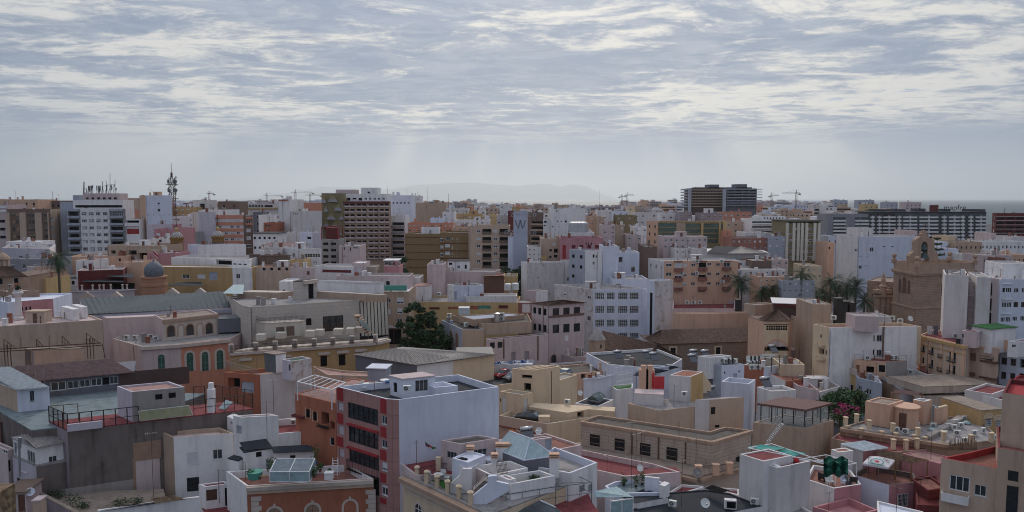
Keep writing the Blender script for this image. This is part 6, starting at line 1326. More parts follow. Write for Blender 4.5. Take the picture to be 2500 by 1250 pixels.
p=pz('m2',(890,520),15.8);MB().lathe(p,[(.75,0),(.75,2.0),(0,2.15)],14).obj('tank','steel',M8);q=pz('m2',(552,440),16.4);MB().box(q.x-1.35,q.y,16,q.x+1.35,q.y+2,17.9).obj('roof_box','corrw',M8)
ac('on the old church roof',pz('m2',(940,512),15.8),.1,2.4,two=True);ac('on the old church roof',pz('m2',(405,480),14.6),.1,1.8);ac('on the old church roof',pz('m2',(575,575),14.6),.9,1.6)
for i,(x,y,h,r_,lb) in enumerate(((40,780,19,4.6,'tall dark tree at left of the church tree clump'),(215,790,17.5,4.2,'tall leafy tree in middle of the church tree clump'),(330,830,11.5,4.3,'rounded lower tree against the pale blue church wall'),(130,800,13,3.4,'mid-height tree filling the church tree clump'))):
    b0=pD('m2',(x,y),178-i);tree(lb,(b0.x,b0.y,0),h+1,r_,4200,'leafd',leaf=.42)
H('apartment_block','beige flats with green awning and dark ground floor behind the church trees','m1',[(1820,215),(2062,200),('m2',-5,340)],D=(196,196,196),d=14,w='tan',r='white',par=.3,win=[('s',0,1850,285,1890,330),('s2',0,1952,275,2022,340),('s',0,1862,395,1890,440),('s2',0,1955,385,2010,440),('s',0,1955,495,2008,545),('box',0,1830,150,2055,205,'sea_green',.6,'awning'),('box',0,1840,570,2040,585,'white2',.5,'ledge'),('k',0,1870,600,2000,760)])
M9=H('building','long yellow parapet building with orange blinds, centre','m2',[(-20,318),(1102,286)],D=(207,205),d=14,w='yellow',r='roofgrey',par=.6,win=[('b:orange',0,388,370,530,400),('b:orange',0,618,362,700,400),('b:sea_green',0,697,358,825,392),('b:maroon',0,905,355,1000,390),('b:maroon',0,200,375,305,400)])
M9.root['label']='long cream-yellow parapet building with orange and green blinds, centre'
M10=H('roof_house','white roof house with narrow dark roof and blue door, centre','m2',[(385,140),(452,148),(752,118)],D=(212,208,210),base=12,w=('white','bwhite'),r='tar',par=.3,d=8,cat='house',win=[('b:bgrey',1,450,215,480,300)])
H('apartment_house','plain ppink'.replace('ppink','pale pink')+' blank tower house left of the narrow-roofed white house','m2',[(178,-60),(345,-62)],D=222,d=10,w='ppink',r='roofgrey',par=.5)
H('house','white hut with pink roof left of the pale pink tower house','m2',[(40,165),(200,158)],D=214,d=8,base=10,w='white',r='floorpink',par=0)
H('house','white roof house with fan unit at left of the church trees','m2',[(-60,75),(105,70)],D=222,d=9,w='white',r='roofgrey',par=.4);ac('at left of the pale pink tower house',pD('m2',(35,85),221),0,2.5)
for x,y in ((300,260),(30,295)):ac('on the roof of the long cream-yellow building',pD('m2',(x,y),206),0,2.4)
H('house','low white roof huts on the long cream-yellow building','m2',[(560,262),(760,255),(1090,270)],D=206,d=6,base=12,w='white',r='roofgrey',par=.3)
H('house','dusky pink house with two shutters, centre','m2',[(755,115),(968,105)],D=228,d=10,w='peach',r='roofgrey',par=.4,win=[('s3',0,760,188,795,222),('s3',0,858,182,905,225)])
H('house','mustard house with flat roof behind white tanks, centre','m2',[(960,60),(1102,55)],D=232,d=10,w='yellow',r='rooftan',par=.4)
for i,(x,y) in enumerate(((1000,200),(1075,195))):tank(('left','right')[i]+' white water tank cluster before the mustard house',pD('m2',(x,y),205),1.0,1.9)
H('house','pale house with water pipe and square chimney, centre','m2',[(1185,200),(1285,205),(1405,195)],D=(200,198,199),base=5,w=('ppink','white'),r='rooftan',par=.3);H('house','red hut with pale doorway left of the convent block','m2',[(1105,330),(1240,325)],D=192,d=6,w='terr',r='roofgrey',par=.2,win=[('b:white2',0,1145,340,1230,430)])
M6=H('school','large white school with four rows of wide gridded windows','m3',[('m2',1465,142),('m2',1868,184),(334,168)],D=(213,201,203),w=('weather','bwhite'),r='roofgrey',par=.6,d=14,
       win=[('q:white',1,a,b_,c,d_) for a,c in ((-198,-100),(-80,5),(35,137),(153,250)) for b_,d_ in ((225,297),(362,435),(500,575),(636,695))])
H('','','m3',[(334,95),(412,98),(598,92)],D=(202,199,201),w=('bwhite','weather'),r='roofgrey',par=.4,of=M6,win=[('box',0,364,225,382,660,'dark',.03,'vent_strip')])
k=MB();wl=M6.walls[0]
H('house','weathered pale pink blank house behind the white school','m2',[(1135,-90),(1195,0),(1570,-5)],D=(232,228,230),w=('white','weather'),r='roofgrey',par=.5)
H('house','white house with two dark windows and stepped top behind the white school','t2',[(1530,975),(1575,990),(1740,1005)],D=(233,231,232),w=('ppink','white'),r='roofgrey',par=.3,win=[('s',1,1602,1155,1635,1190),('d',1,1678,1148,1702,1195),('d',0,1590,990,1620,1075)])
H('house','weathered pink parapet house right of the stepped white house','t2',[(1740,1090),(1910,1080),(2100,1085)],D=(226,225,225),d=10,w=('weather','ppink'),r='roofgrey',par=.4)
M1=H('convent','long rubble-walled convent wing under dark brown tile roof','m3',[(485,755),(1475,728)],z=9,d=11,w='rubble',r='brown',par=0,cat='building',win=[('d',0,568,785,625,855),('d',0,1030,780,1080,855),('d',0,1410,785,1460,845),('box',0,556,775,568,860,'cream',.1,'trim'),('box',0,626,775,637,860,'cream',.1,'trim'),('box',0,556,774,637,785,'cream',.12,'trim'),('box',0,1018,772,1030,860,'cream',.1,'trim'),('box',0,1080,772,1092,860,'cream',.1,'trim'),('box',0,1018,770,1092,780,'cream',.12,'trim')])
sheet(M1,'tile_roof','m3',[(482,752,9.2),(1478,722,9.2),(1475,574,11.6),(478,606,11.6)],'tilebrown',ribs=95,amp=.10);sheet(M1,'tile_roof','m3',[(300,692,9.2),(482,752,9.2),(478,606,11.6),(477,607,11.6)],'tilebrown',ribs=16,amp=.1)
H('','','m3',[(300,705),(484,705)],z=9.1,d=6,w='white',r='brown',par=0,of=M1)
M2=H('convent','low convent range with dark hipped tile roof before the school','m3',[('m2',1960,800),(390,905),(690,890)],z=8,w='ppink',r='brown',par=0,cat='building')
sheet(M2,'tile_roof','m3',[('m2',1965,800,8.2),(385,900,8.2),(432,750,11.2),('m2',1955,612,11.2)],'tilebrown',ribs=60,amp=.1);sheet(M2,'tile_roof','m3',[(385,900,8.2),(690,885,8.2),(432,750,11.2),(431,750,11.2)],'tilebrown',ribs=26,amp=.1)
q=pD('m2',(1905,835),172);tp=pD('m2',(1905,708),172).z;TRr=empty('turret',(q.x,q.y,0),'round stone turret with conical roof beside the convent','turret');MB().lathe((q.x,q.y,0),[(1.85,0),(1.85,tp),(2.0,tp),(2.0,tp+.15)],18).obj('wall','stone',TRr);MB().lathe((q.x,q.y,tp+.2),[(2.1,0),(1.4,1.0),(.65,2.1),(0,2.9)],8).obj('roof','concrete',TRr);MB().box(q.x+.6,q.y-1.85,tp-1.6,q.x+.9,q.y-1.6,tp-.8).obj('slit_window','dark',TRr)
H('house','low flat patio buildings before the convent block','m2',[(1550,850),(1665,885),(1925,865)],z=6.5,w=('ppink','ppink'),r='rooftan',par=.4);H('house','long low parapet roof before the turret','m2',[(1420,950),(1660,1000),(2200,960),(2083,900)],z=7.4,w='ppink',r='gravel',par=.35,cap='white2')
M4=H('convent_tower','square cream tower with brown tile pyramid roof and brick corners','m3',[(1478,512),(1522,520),(1770,520),(1805,505)],z=16.6,d=6,w=('peach','cream','peach'),r='brown',par=0,cat='tower',win=[('box',1,1522,545,1770,556,'brown',.08,'string_course'),('arch',1,1545,712,1755,775,dict(surround='peach',pane='ppink',frame=None,tw=.4))])
wl=M4.walls[1]
for y in (563,588):
    for i in range(9):u,v=wl.uv('m3',(1546+i*24,y));boxon(M4,wl,(u,v-.45,u+.45,v),.02,'dark','vent_hole')
e=[pD('m3',p,D_) for p,D_ in (((1465,492),172),((1520,515),169),((1775,515),169),((1815,500),172))];ap=pD('m3',(1660,402),175)
for i in range(3):sheet(M4,'tile_roof','m3',[e[i],e[i+1],ap+Vector((.1,0,0)),ap],'tilebrown',ribs=(6,22,6)[i],amp=.12)
H('','','m3',[(1472,780),(1530,815),(1855,810)],z=8.2,w='ppink',r='terr',par=.3,of=M4)
M5=H('building','long blank salmon-beige wall behind the convent tile roof','m3',[(592,432),(690,436),(1432,420)],D=(196,194,196),w='peach',r='rooftan',par=.2,d=12);H('','','m3',[(1320,335),(1425,362),(1640,345)],D=(197,194,196),w=('beige','peach'),r='roofgrey',par=.3,of=M5)
q=pD('m3',(1252,415),193);solo('flue_stack','black square flue on the blank salmon wall','flue',(q.x,q.y,q.z),MB().box(q.x-.6,q.y-.6,q.z,q.x+.6,q.y+.6,q.z+3).box(q.x-.7,q.y-.7,q.z+3,q.x+.7,q.y+.7,q.z+3.2),'black')
M12=H('building','pink-walled flat roof with red floor and units behind the blank salmon wall','m3',[(590,390),(1225,385),(1225,280),(600,285)],D=(206,206,224,224),w=('ppink','ppink'),r='floorred',par=1.2)
for x in (740,805,870):ac('on the red-floored roof behind the blank salmon wall',pD('m3',(x,345),214),0,2.2)
M13=H('building','dark maroon slatted building with white flat roof, right of convent tower','m3',[(1620,335),(1912,340)],D=(184,182),d=10,w='dbrown',r='white',par=0,over=.4,win=[('box',0,1625,345,1912,372,'maroon',.5,'awning')])
for i in range(18):q=M13.walls[0].rects('m3',(1800,500+i*20,1905,508+i*20))[0];boxon(M13,M13.walls[0],q,.1,'maroon','slat')
H('building','beige block right of the dark maroon slatted building','m3',[(1905,500),(2000,490)],D=176,d=8,w='tan',r='roofgrey',par=.2);H('building','tan block with dark doorway behind the slatted building','m3',[(1905,330),(2060,320)],D=186,d=9,w='tan',r='roofgrey',par=.2,win=[('d',0,1915,410,1955,500)])
WT=H('house','white terrace house with solar heaters and louvred screen, right of centre','m3',[(1005,950),(1090,968),(1322,955)],z=12.0,w=('bgrey','bwhite'),r='roofgrey',par=.3,win=[('d',1,1115,1030,1130,1052),('d',1,1262,1018,1275,1040),('b:bgrey',1,1208,1050,1245,1110)])
WS=H('','','m3',[(850,870),(965,885),(1190,868)],z=13.4,base=9,w=('white','white'),r='roofgrey',par=.2,of=WT);wl=WS.walls[0]
for wl in WS.walls[:2]:
    n=int(wl.L/.35)
    for i in range(n):boxon(WT,wl,(wl.L*i/n,10.4,wl.L*i/n+.12,13.3),.1,'frame','louvre')
H('','','m3',[(1090,1130),(1370,1155),(1435,1110)],z=10.4,w=('bwhite','bwhite'),r='roofgrey',par=1.0,of=WT)
for x,y in ((1100,945),(1140,950),(1180,950),(1220,950)):ac('in the row on the white terrace house',pz('m3',(x,y),12.0),.0,1.5)
WU=H('house','low white houses with tilted dark solar panels, right of centre','m3',[(-60,955),(250,985),(600,955),(690,900)],z=10.2,w='bwhite',r='tar',par=.6,cap='white',d=12)
H('','','m3',[(250,985),(430,965),(600,965)],z=10.8,d=4,w='bwhite',r='tar',par=.3,of=WU,base=6)
for i in range(3):
    o=i*113;sp=empty('solar_panel_array',pz('m3',(330+o,1060-i*34),10),('near','middle','rear')[i]+' row of dark tilted solar panels on the white low houses','solar panel');sheet(sp,'panel','m3',[(190+o,1070-i*36,9.9),(330+o,1085-i*36,9.9),(445+o,1055-i*36,10.9),(250+o,1020-i*34,10.9)],'panel',ribs=5,amp=.03);k=MB();a,b_=pz('m3',(250+o,1020-i*34),10.9),pz('m3',(445+o,1055-i*36),10.9);[k.bar(a.lerp(b_,f),a.lerp(b_,f)-Vector((0,0,1.4)),.05) for f in (0,.5,1)];k.obj('support','metal',sp)
for x,y,lb in ((40,900,'at far left of the convent tile roof'),(330,900,'left of two before the hipped tile roof'),(405,920,'right of two before the hipped tile roof'),(815,890,'upper of the pair by the louvred screen'),(800,940,'lower of the pair by the louvred screen'),(930,895,'behind the louvred screen'),(1620,840,'below the square cream tower')):heater(lb,pz('m3',(x,y),10.5),.25,1.5)
GR=H('house','white house with green turf roof strip and white slatted fence, right of centre','m3',[(-40,1170),(20,1215),(185,1195),(190,1150)],z=8.0,w='white',r='turf',par=.1);rpx(GR,'m3',[(20,1200),(180,1165)],8,2.6,mat='frame',gap=.2,post=2,mid=(.5,),rb=.04);rpx(GR,'m3',[(0,1090),(180,1060)],8.5,2.0,mat='frame',gap=0,post=1.5,mid=(.5,))
H('house','pale aqua low wall house left of the turf roof strip','m2',[(1770,1100),(1935,1070),(2075,1060)],z=10.2,d=6,w='bwhite',r='tar',par=.3,win=[('d',0,1965,1150,2010,1210)])
H('building','salmon low wall building behind the parked dark car','m2',[(1610,1060),(2083,1010),('m3',640,955)],z=8.2,d=8,w='peach',r='gravel',par=.3,win=[('k',0,1745,1055,1790,1100)])
CF=H('house','cafe terrace with white loungers under a blue-grey canopy roof','m3',[(1320,960),(1520,985),(1690,965),(1890,910),(1500,880)],z=9.8,w=('orange','bwhite','cream'),r='gravel',par=.2,cap='white')
cn=empty('canopy',pz('m3',(1570,960),10),'blue-grey flat canopy on posts over the white loungers','canopy');sheet(cn,'roof_sheet','m3',[(1465,862,13.0),(1600,880,13.0),(1685,860,13.1),(1550,845,13.1)],'zinc');k=MB();[k.bar(pz('m3',p,13.0),pz('m3',p,13.0)-Vector((0,0,3.2)),.08) for p in ((1467,862),(1600,878),(1680,860))];k.obj('post','black',cn)
for x in (1388,1428,1468,1510):p=pz('m3',(x,950),9.7);solo('lounger','white lounger on the cafe terrace','lounger',p,MB().box(p.x-.6,p.y,p.z+.3,p.x+.6,p.y+1.4,p.z+.5).box(p.x-.6,p.y+1.2,p.z+.5,p.x+.6,p.y+1.4,p.z+1.4).box(p.x-.5,p.y+.1,p.z,p.x+.5,p.y+1.3,p.z+.3),'acwhite')
for x in (1400,1462):ac('below the cafe terrace canopy',pz('m3',(x,1010),9.8),.1,1.7)
H('house','rust-red wall house below the cafe terrace','m3',[(1360,1020),(1440,1040),(1520,1015),(1740,1130)],z=8.4,d=8,w=('orange','orange','white'),r='terr',par=.3);H('house','pale house with red terrace strip right of the cafe terrace','m3',[(1700,1060),(1860,1170),(2080,1220),(1900,1080)],z=8.0,w='ppink',r='floorred',par=.4,cap='ppink')
H('house','cream house with pale pipes right of the cafe canopy','m3',[(1690,955),(1935,960)],z=10.6,d=6,w='cream',r='roofgrey',par=.2);H('house','white boxy house before the glass pavilion','m3',[(1450,1185),(1600,1230),(1850,1215),(1700,1165)],z=9.6,w='white',r='roofgrey',par=.5)
H('house','tan house behind the glass pavilion','m3',[(1850,1110),(2083,1240),(2300,1180)],z=7.5,w='white2',r='rooftan',par=.4)
# ================================================================ farther town, left
B=H
T1=B('apartment_block','brown and beige slab with four beige piers, upper left','t0',[(65,462),(512,470),(612,482)],D=(300,300,312),w=('brown','tan'),r='floorpink',par=.6,d=14,
  win=[('box',0,a,495,b,860,'beige',.7,'pier') for a,b in ((68,120),(205,285),(362,445),(490,513))]+[('s:brown',0,122,498,202,755,2,4,.8,.55),('s:brown',0,288,498,360,755,2,4,.85,.55),('s:brown',0,447,498,488,755,1,4,1,.55),('p',1,518,545,560,745,1,3,.8,.5)])
B('apartment_block','pinkish flats with dark balconies at far left edge','t0',[(-30,415),(75,420)],D=305,d=12,w='ppink',r='floorred',par=.5,win=[('k',0,-25,570,60,760,1,3,1,.45),('box',0,-25,430,72,450,'white',.2,'band'),('box',0,-25,470,72,490,'white',.2,'band')])
B('apartment_block','orange-topped flats behind the brown and beige slab','t0',[(-20,362),(230,372),(380,385)],D=330,d=14,w='peach',r='terr',par=.5,cap='floorred',win=[('d',0,20,400,160,440,4,1,.5,.8)])
B('apartment_block','dark roofed flats right of the orange-topped flats','t0',[(300,375),(610,385)],D=340,d=14,w='brown',r='terr',par=.5,win=[('d',0,330,400,600,440,6,1,.5,.7)])
T3=B('apartment_block','tall white block with grey balconies and crowded aerials on its penthouse','t0',[(607,450),(688,452),(1275,452)],D=(325,303,305),w=('bgrey','grey'),r='roofgrey',par=.5,
  win=[('s',1,825,495,1100,880,4,6,.62,.45),('k',1,695,490,815,900,1,6,1,.55),('k',1,1122,490,1262,900,1,6,1,.55),('w',0,615,500,680,900,3,6,.6,.45),('bal',1,688,458,832,910,'bgrey',.9,1,7,1,.3),('bal',1,1114,458,1268,905,'bgrey',.9,1,7,1,.3),('m:white',1,1125,485,1255,530)])
wl=T3.walls[1];q=wl.rects('t0',(817,452,1115,1000))[0]
for a,b in zip(wl.rects('t0',(817,452,1115,490))+wl.rects('t0',(817,890,1115,960)),(0,1)):boxon(T3,wl,a,.25,'white','facade_panel')
for i in range(5):u=[wl.uv('t0',(x,460))[0] for x in ((817,830),(880,904),(952,976),(1022,1048),(1094,1114))[i]];boxon(T3,wl,(u[0],q[1],u[1],q[3]),.24,'white','facade_panel')
for i in range(5):v=[wl.uv('t0',(900,y))[1] for y in ((525,565),(597,636),(668,706),(738,778),(809,849))[i]];boxon(T3,wl,(q[0],v[1],q[2],v[0]),.22,'white','facade_panel')
B('','','t0',[(610,388),(740,385)],D=308,d=9,base=20,w='bgrey',r='roofgrey',par=.3,of=T3);B('','','t0',[(740,368),(1250,368)],D=307,d=9,base=20,w='white',r='roofgrey',par=.3,of=T3,win=[('k',0,760,420,1245,445)]);PH=B('','','t0',[(840,300),(1210,302)],D=310,d=7,base=30,w='ppink',r='roofgrey',par=.2,of=T3,win=[('d',0,870,340,1190,362,6,1,.6,1)])
AN=empty('aerial_cluster',pD('t0',(1020,300),312),'thicket of mobile-phone aerials and masts on the tall white block','aerials');k=MB();pn=MB()
def ap(x,y,D=312):return pD('t0',(x,y),D)
for x,y in ((848,185),(857,180),(897,220),(905,235),(918,218),(930,222),(943,215),(985,220),(1003,222),(1017,215),(1042,180),(1080,170),(1088,210),(1119,98),(1170,168),(1128,210),(1180,245),(880,250),(1010,240)):k.bar(ap(x,300),ap(x,y),.10)
for a,b_ in (((850,225),(895,300)),((1042,235),(1030,300)),((1042,235),(1058,300)),((1085,225),(1070,300)),((1085,215),(1170,210)),((1045,225),(1120,225)),((1165,212),(1135,260)),((1165,212),(1150,298)),((1100,300),(1125,225)),((860,300),(900,270))):k.bar(ap(*a),ap(*b_),.08)
for x,y0,y1 in ((905,225,270),(915,230,285),(930,225,275),(942,220,250),(985,222,270),(1003,225,290),(1018,222,280),(1042,230,265),(1086,215,275),(1131,212,268),(1180,245,265),(852,250,298)):pn.bar(ap(x,y1),ap(x,y0),.25,sides=6)
k.obj('mast','rust',AN);pn.obj('panel_antenna','zinc',AN)
B('apartment_block','grey-blue water tower box left of the aerial penthouse','t0',[(740,318),(805,310)],D=330,d=6,w='bgrey',r='roofgrey',par=.2,cat='building')
B('apartment_block','peach flats between aerial block and lilac blank block','t0',[(1240,348),(1425,348)],D=340,d=14,w='tan',r='roofgrey',par=.4,win=[('b:salmon',0,1270,470,1415,545)])
B('apartment_house','white and maroon flats with balconies, lower right of aerial block','t0',[(1278,560),(1420,562)],D=290,d=12,w='white',r='floorred',par=.4,win=[('bal',0,1278,600,1418,630,'white',.9),('b:red',0,1290,660,1418,715),('k',0,1285,575,1415,600)])
B('apartment_block','tall lilac-white blank block with peach side beside the telecom mast','t0',[(1420,322),(1480,322),(1745,310)],D=(305,292,294),w=('peach','bwhite'),r='roofgrey',par=.4,d=14,win=[('d',1,1602,395,1625,412),('d',1,1605,460,1628,485),('x',1,1505,515,1725,524,5,1,.12,1),('d',1,1605,300,1625,312)])
MT=empty('telecom_mast',(pD('t0',(1755,400),325).x,325,0),'lattice telecom mast with microwave dishes above the roofs','mast');k=MB();zb,z1=20,pD('t0',(1752,140),325).z;w_=1.15
for sx_ in (-1,1):
    for sy in (-1,1):k.bar((MT.o.x+sx_*w_,325+sy*w_,zb),(MT.o.x+sx_*w_*.75,325+sy*w_*.75,z1),.13)
n=22
for i in range(n):
    za,zb2=zb+(z1-zb)*i/n,zb+(z1-zb)*(i+1)/n;s=1 if i%2 else -1
    for yy in (-w_,w_):k.bar((MT.o.x-w_*s,325+yy,za),(MT.o.x+w_*s,325+yy,zb2),.12,sides=3)
    for xx in (-w_,w_):k.bar((MT.o.x+xx,325-w_*s,za),(MT.o.x+xx,325+w_*s,zb2),.12,sides=3)
    if i%4==0:k.box(MT.o.x-1.9,323.1,za,MT.o.x+1.9,326.9,za+.25)
k.bar((MT.o.x,325,z1),(MT.o.x,325,z1+2.2),.45,sides=6);k.bar((MT.o.x,325,z1+2),(MT.o.x,325,z1+6.5),.1);k.obj('lattice','rust',MT)
for x,y,fx in ((1722,180,-1),(1780,180,.25),(1725,268,-1),(1783,270,.35)):
    c=pD('t0',(x,y),322.5);d=Vector((fx,-1 if abs(fx)<1 else -.25,0)).normalized();MB().bar(c,c+d*.7,.75,sides=16,r2=.95).obj('dish','zinc',MT)
for x,y in ((1735,155),(1790,155),(1745,215),(1790,225),(1730,300),(1785,300),(1745,320),(1790,320)):c=pD('t0',(x,y),322.8);MB().bar(c,c+Vector((0,0,1.4)),.22).obj('panel_antenna','grey',MT)
B('apartment_house','pink house with lilac top hut, below the telecom mast','t0',[(1565,660),(1838,655)],D=262,d=12,w='pink',r='roofgrey',par=.4,win=[('s3',0,1590,705,1720,735,2,1,.6,1)])
B('apartment_house','lilac roof hut behind the pink house','t0',[(1500,615),(1610,600),(1812,610)],D=272,d=9,w='lilac',r='roofgrey',par=.3,win=[('d',0,1650,640,1705,655)])
B('apartment_house','white low house with one dark window, left of checkered turret','t0',[(1538,760),(1695,755)],D=250,d=9,w='white',r='roofgrey',par=.4,win=[('d',0,1615,770,1642,795)])
B('apartment_block','bluish white flats with small windows right of telecom mast','t0',[(1760,535),(1960,525)],D=315,d=12,w='bwhite',r='roofgrey',par=.4,win=[('d',0,1810,565,1950,680,2,3,.2,.35)]);B('apartment_block','ochre flats with blinds behind the bluish white flats','t0',[(1752,440),(1960,436)],D=335,d=12,w='ochre',r='white',par=.4,win=[('s2',0,1785,460,1930,530,3,2,.5,.5)])
B('apartment_block','grey-white blank block right of the ochre flats','t0',[(1955,490),(2015,475),(2190,466)],D=(300,296,298),w=('white2','lilac'),r='roofgrey',par=.4);B('apartment_block','white high flats with dark window strip, right of telecom mast','t0',[(1960,368),(2100,360)],D=345,d=12,w='white2',r='roofgrey',par=.4,win=[('k',0,2030,405,2083,460)]);B('apartment_block','dim grey low building with dark openings below the ochre flats','t0',[(1840,700),(1965,695)],D=285,d=10,w='grey',r='roofgrey',par=.3,win=[('d',0,1875,760,1960,800,2,1,.6,1)])
def turret(t,x0,x1,ytop,ybot,D,lb):
    a,b_=pD(t,(x0,ybot),D),pD(t,(x1,ybot),D);c=Vector(((a.x+b_.x)/2,D+3,0));r_=(b_.x-a.x)/2;zt_=pD(t,(x0,ytop),D).z
    rec=empty('dome_turret',c,lb,'turret');MB().lathe(c,[(r_,0),(r_,zt_-.8),(r_*1.12,zt_-.6),(r_*1.12,zt_),(r_*.9,zt_+.1)],8).obj('drum','drumo',rec)
    for i in range(8):q=(i+.5)*math.pi/4;d=Vector((math.cos(q),math.sin(q),0));p=c+d*r_*.935;m=MB();s=Vector((-d.y,d.x,0))*r_*.2;m.quad(p-s+Vector((0,0,zt_-5)),p+s+Vector((0,0,zt_-5)),p+s+Vector((0,0,zt_-1.8)),p-s+Vector((0,0,zt_-1.8)));m.obj('window','brownframe',rec)
    rr=r_*.85;m=MB();P=[(rr*math.cos(j*math.pi/12),rr*1.0*math.sin(j*math.pi/12)) for j in range(7)]
    m.lathe(c+Vector((0,0,zt_+.1)),P,24);m.m=[(i%24+i//24)%2 for i in range(len(m.f))];m.obj('dome',['ivory','dgrey'],rec)
    MB().lathe(c+Vector((0,0,zt_+rr+.1)),[(rr*.3,-.15),(rr*.3,.6),(rr*.45,.8),(0,1.6)],8).obj('lantern','ochre',rec);k=MB();z=zt_+rr+1.5;k.bar((c.x,c.y,z),(c.x,c.y,z+4),.12);k.bar((c.x-.9,c.y,z+2.6),(c.x+.9,c.y,z+2.6),.12);k.obj('cross','rust',rec)
turret('t0',1695,1825,752,890,240,'ochre church turret with white-checkered dome, left one');turret('t1',38,162,740,880,240,'ochre church turret with dark-checkered dome before the salmon block')
B('house','pink-lilac terrace house with white roof hut, left','t0',[(20,855),(505,868),(560,812)],D=(222,218,240),w=('lilac','white'),r='roofgrey',par=.7,win=[('w',0,190,935,228,965),('s3',0,300,925,370,965)]);B('house','white roof hut above the pink-lilac terrace house','t0',[(60,790),(405,785)],D=240,d=8,base=10,w='white',r='white',par=.3);B('house','white stepped roofs right of the white roof hut, left','t0',[(405,830),(565,795)],D=(236,244),d=8,w='white',r='roofgrey',par=.3)
B('house','long grey cornice house below the pink-lilac terrace, left','t0',[(70,968),(520,962)],D=210,d=10,w='grey',r='roofgrey',par=.3);B('house','peach house with two small windows and a yellow hut, left','t0',[(270,1040),(350,1020),(660,1010)],D=(205,202,204),w=('ppink','peach'),r='roofgrey',par=.4,win=[('d',1,375,1085,395,1115),('s',1,475,1068,522,1100)]);B('hut','small yellow roof hut above the peach house','t0',[(412,985),(482,980)],D=212,d=5,base=10,w='yellow',r='roofgrey',par=.2)
CHL=B('church','stone church end with brown tile roof and small lantern, left edge','t0',[(-60,1150),(270,1145)],D=(172,172),d=16,w='stone',r='brown',par=0,win=[('d',0,-10,1165,28,1225),('d',0,135,1160,190,1220)])
e=[pD('t0',(-80,1150),171),pD('t0',(285,1105),172)];sheet(CHL,'tile_roof','t0',[e[0],Vector((e[1].x,e[1].y,e[0].z)),pD('t0',(110,1045),178),pD('t0',(-80,1040),178)],'tilebrown',ribs=30,amp=.1)
c=pD('t0',(35,1045),179);MB().lathe((c.x,c.y,c.z-1),[(1.2,0),(1.2,2.6),(1.5,2.7),(1.5,2.9),(1.2,3.5),(.5,4.2),(0,4.6)],8).obj('lantern','stone',CHL);k=MB();[k.bar((c.x+1.25*math.cos(i*.785),c.y+1.25*math.sin(i*.785),c.z-1),(c.x+1.25*math.cos(i*.785),c.y+1.25*math.sin(i*.785),c.z+1.6),.18,sides=6) for i in range(8)];k.obj('lantern_column','limestone',CHL)
B('house','mustard low house right of the stone church end','t0',[(275,1170),(465,1180)],D=178,d=10,w='yellow',r='brown',par=.1);B('house','weathered orange wall roof below the stone church end','m0',[(-60,195),(60,225),(400,185)],D=(168,164,166),d=8,w='ruin',r='limestone',par=.3)
B('house','white house with brown doors and dark canvas terrace, left','m0',[(490,95),(630,75),(830,90)],D=206,d=12,w='white',r='tar',par=.4,win=[('d',0,545,105,570,145),('d:brown',1,640,105,760,145,3,1,.7,1)])
DT=B('building','mauve building with posts round a dark canvas roof terrace, left','m0',[(400,220),(560,225),(1370,260)],D=(186,189,192),d=14,w='lilac',r='tar',par=.2,win=[('d',1,570,330,600,400),('d',1,678,335,712,410)])
for x in (555,605,665,718,785,838,945,1015,1058,1130,1250,1295):q=pD('m0',(x,250),189.3+(x-560)*.0037);MB().lathe((q.x,q.y,DT.z),[(.3,0),(.22,.15),(.2,.9),(.32,1.05),(.32,1.25),(0,1.3)],8).obj('terrace_post','limestone',DT)
cn=empty('canopy',pD('m0',(1000,200),196),'black canvas canopies over the posted roof terrace, left','canopy')
for q4 in (((830,115,193),(1260,120,193),(1240,85,200),(900,88,200)),((1085,60,196),(1360,75,196),(1355,30,204),(1130,35,204)),((1630,150,194),(2060,160,194),(2050,120,202),(1900,118,202))):sheet(cn,'canvas','m0',[pD('m0',p[:2],p[2]) for p in q4],'tar')
k=MB();[k.bar(pD('m0',(x,118),194),pD('m0',(x,250),194),.12) for x in (835,950,1110,1255)];k.obj('post','black',cn);MB().hexa(*[[pD('m0',(x,y),D_) for x,D_ in ((830,199),(1370,199),(1370,200),(830,200))] for y in (240,130)]).obj('back_screen','dark',cn)
for x in (880,1175,1520,1745,2030):
    q=pD('m0',(x,265),187);tp=pD('m0',(x,218 if x<1400 else 180),187);G=solo('stone_gable','small stone roof gable ornament behind the zinc roof','gable',(q.x,q.y,10),MB().hexa([(q.x-1.7,q.y,10),(q.x+1.7,q.y,10),(q.x+1.7,q.y+1,10),(q.x-1.7,q.y+1,10)],[(q.x-1.7,q.y,tp.z-1.5),(q.x+1.7,q.y,tp.z-1.5),(q.x+1.7,q.y+1,tp.z-1.5),(q.x-1.7,q.y+1,tp.z-1.5)]).add([(q.x-1.9,q.y,tp.z-1.5),(q.x+1.9,q.y,tp.z-1.5),(q.x,q.y,tp.z),(q.x-1.9,q.y+1,tp.z-1.5),(q.x+1.9,q.y+1,tp.z-1.5),(q.x,q.y+1,tp.z)],[(0,1,2),(5,4,3),(0,2,5,3),(1,4,5,2)]),'limestone')
q0,q1=pD('m0',(1368,150),184),pD('m0',(1614,150),184);c=Vector(((q0.x+q1.x)/2,188,0));r_=(q1.x-q0.x)/2;zd=pD('t0',(1480,1150),186).z
DM=empty('dome_tower',c,'orange drum tower with slate-blue onion dome and flag, left','tower');MB().lathe(c,[(r_*.98,0),(r_*.98,zd-2.6),(r_*1.03,zd-2.5),(r_*1.03,zd-1.9),(r_*.98,zd-1.8),(r_*.98,zd-.5),(r_*1.04,zd-.4),(r_*1.04,zd),(0,zd)],24).obj('drum','drum',DM)
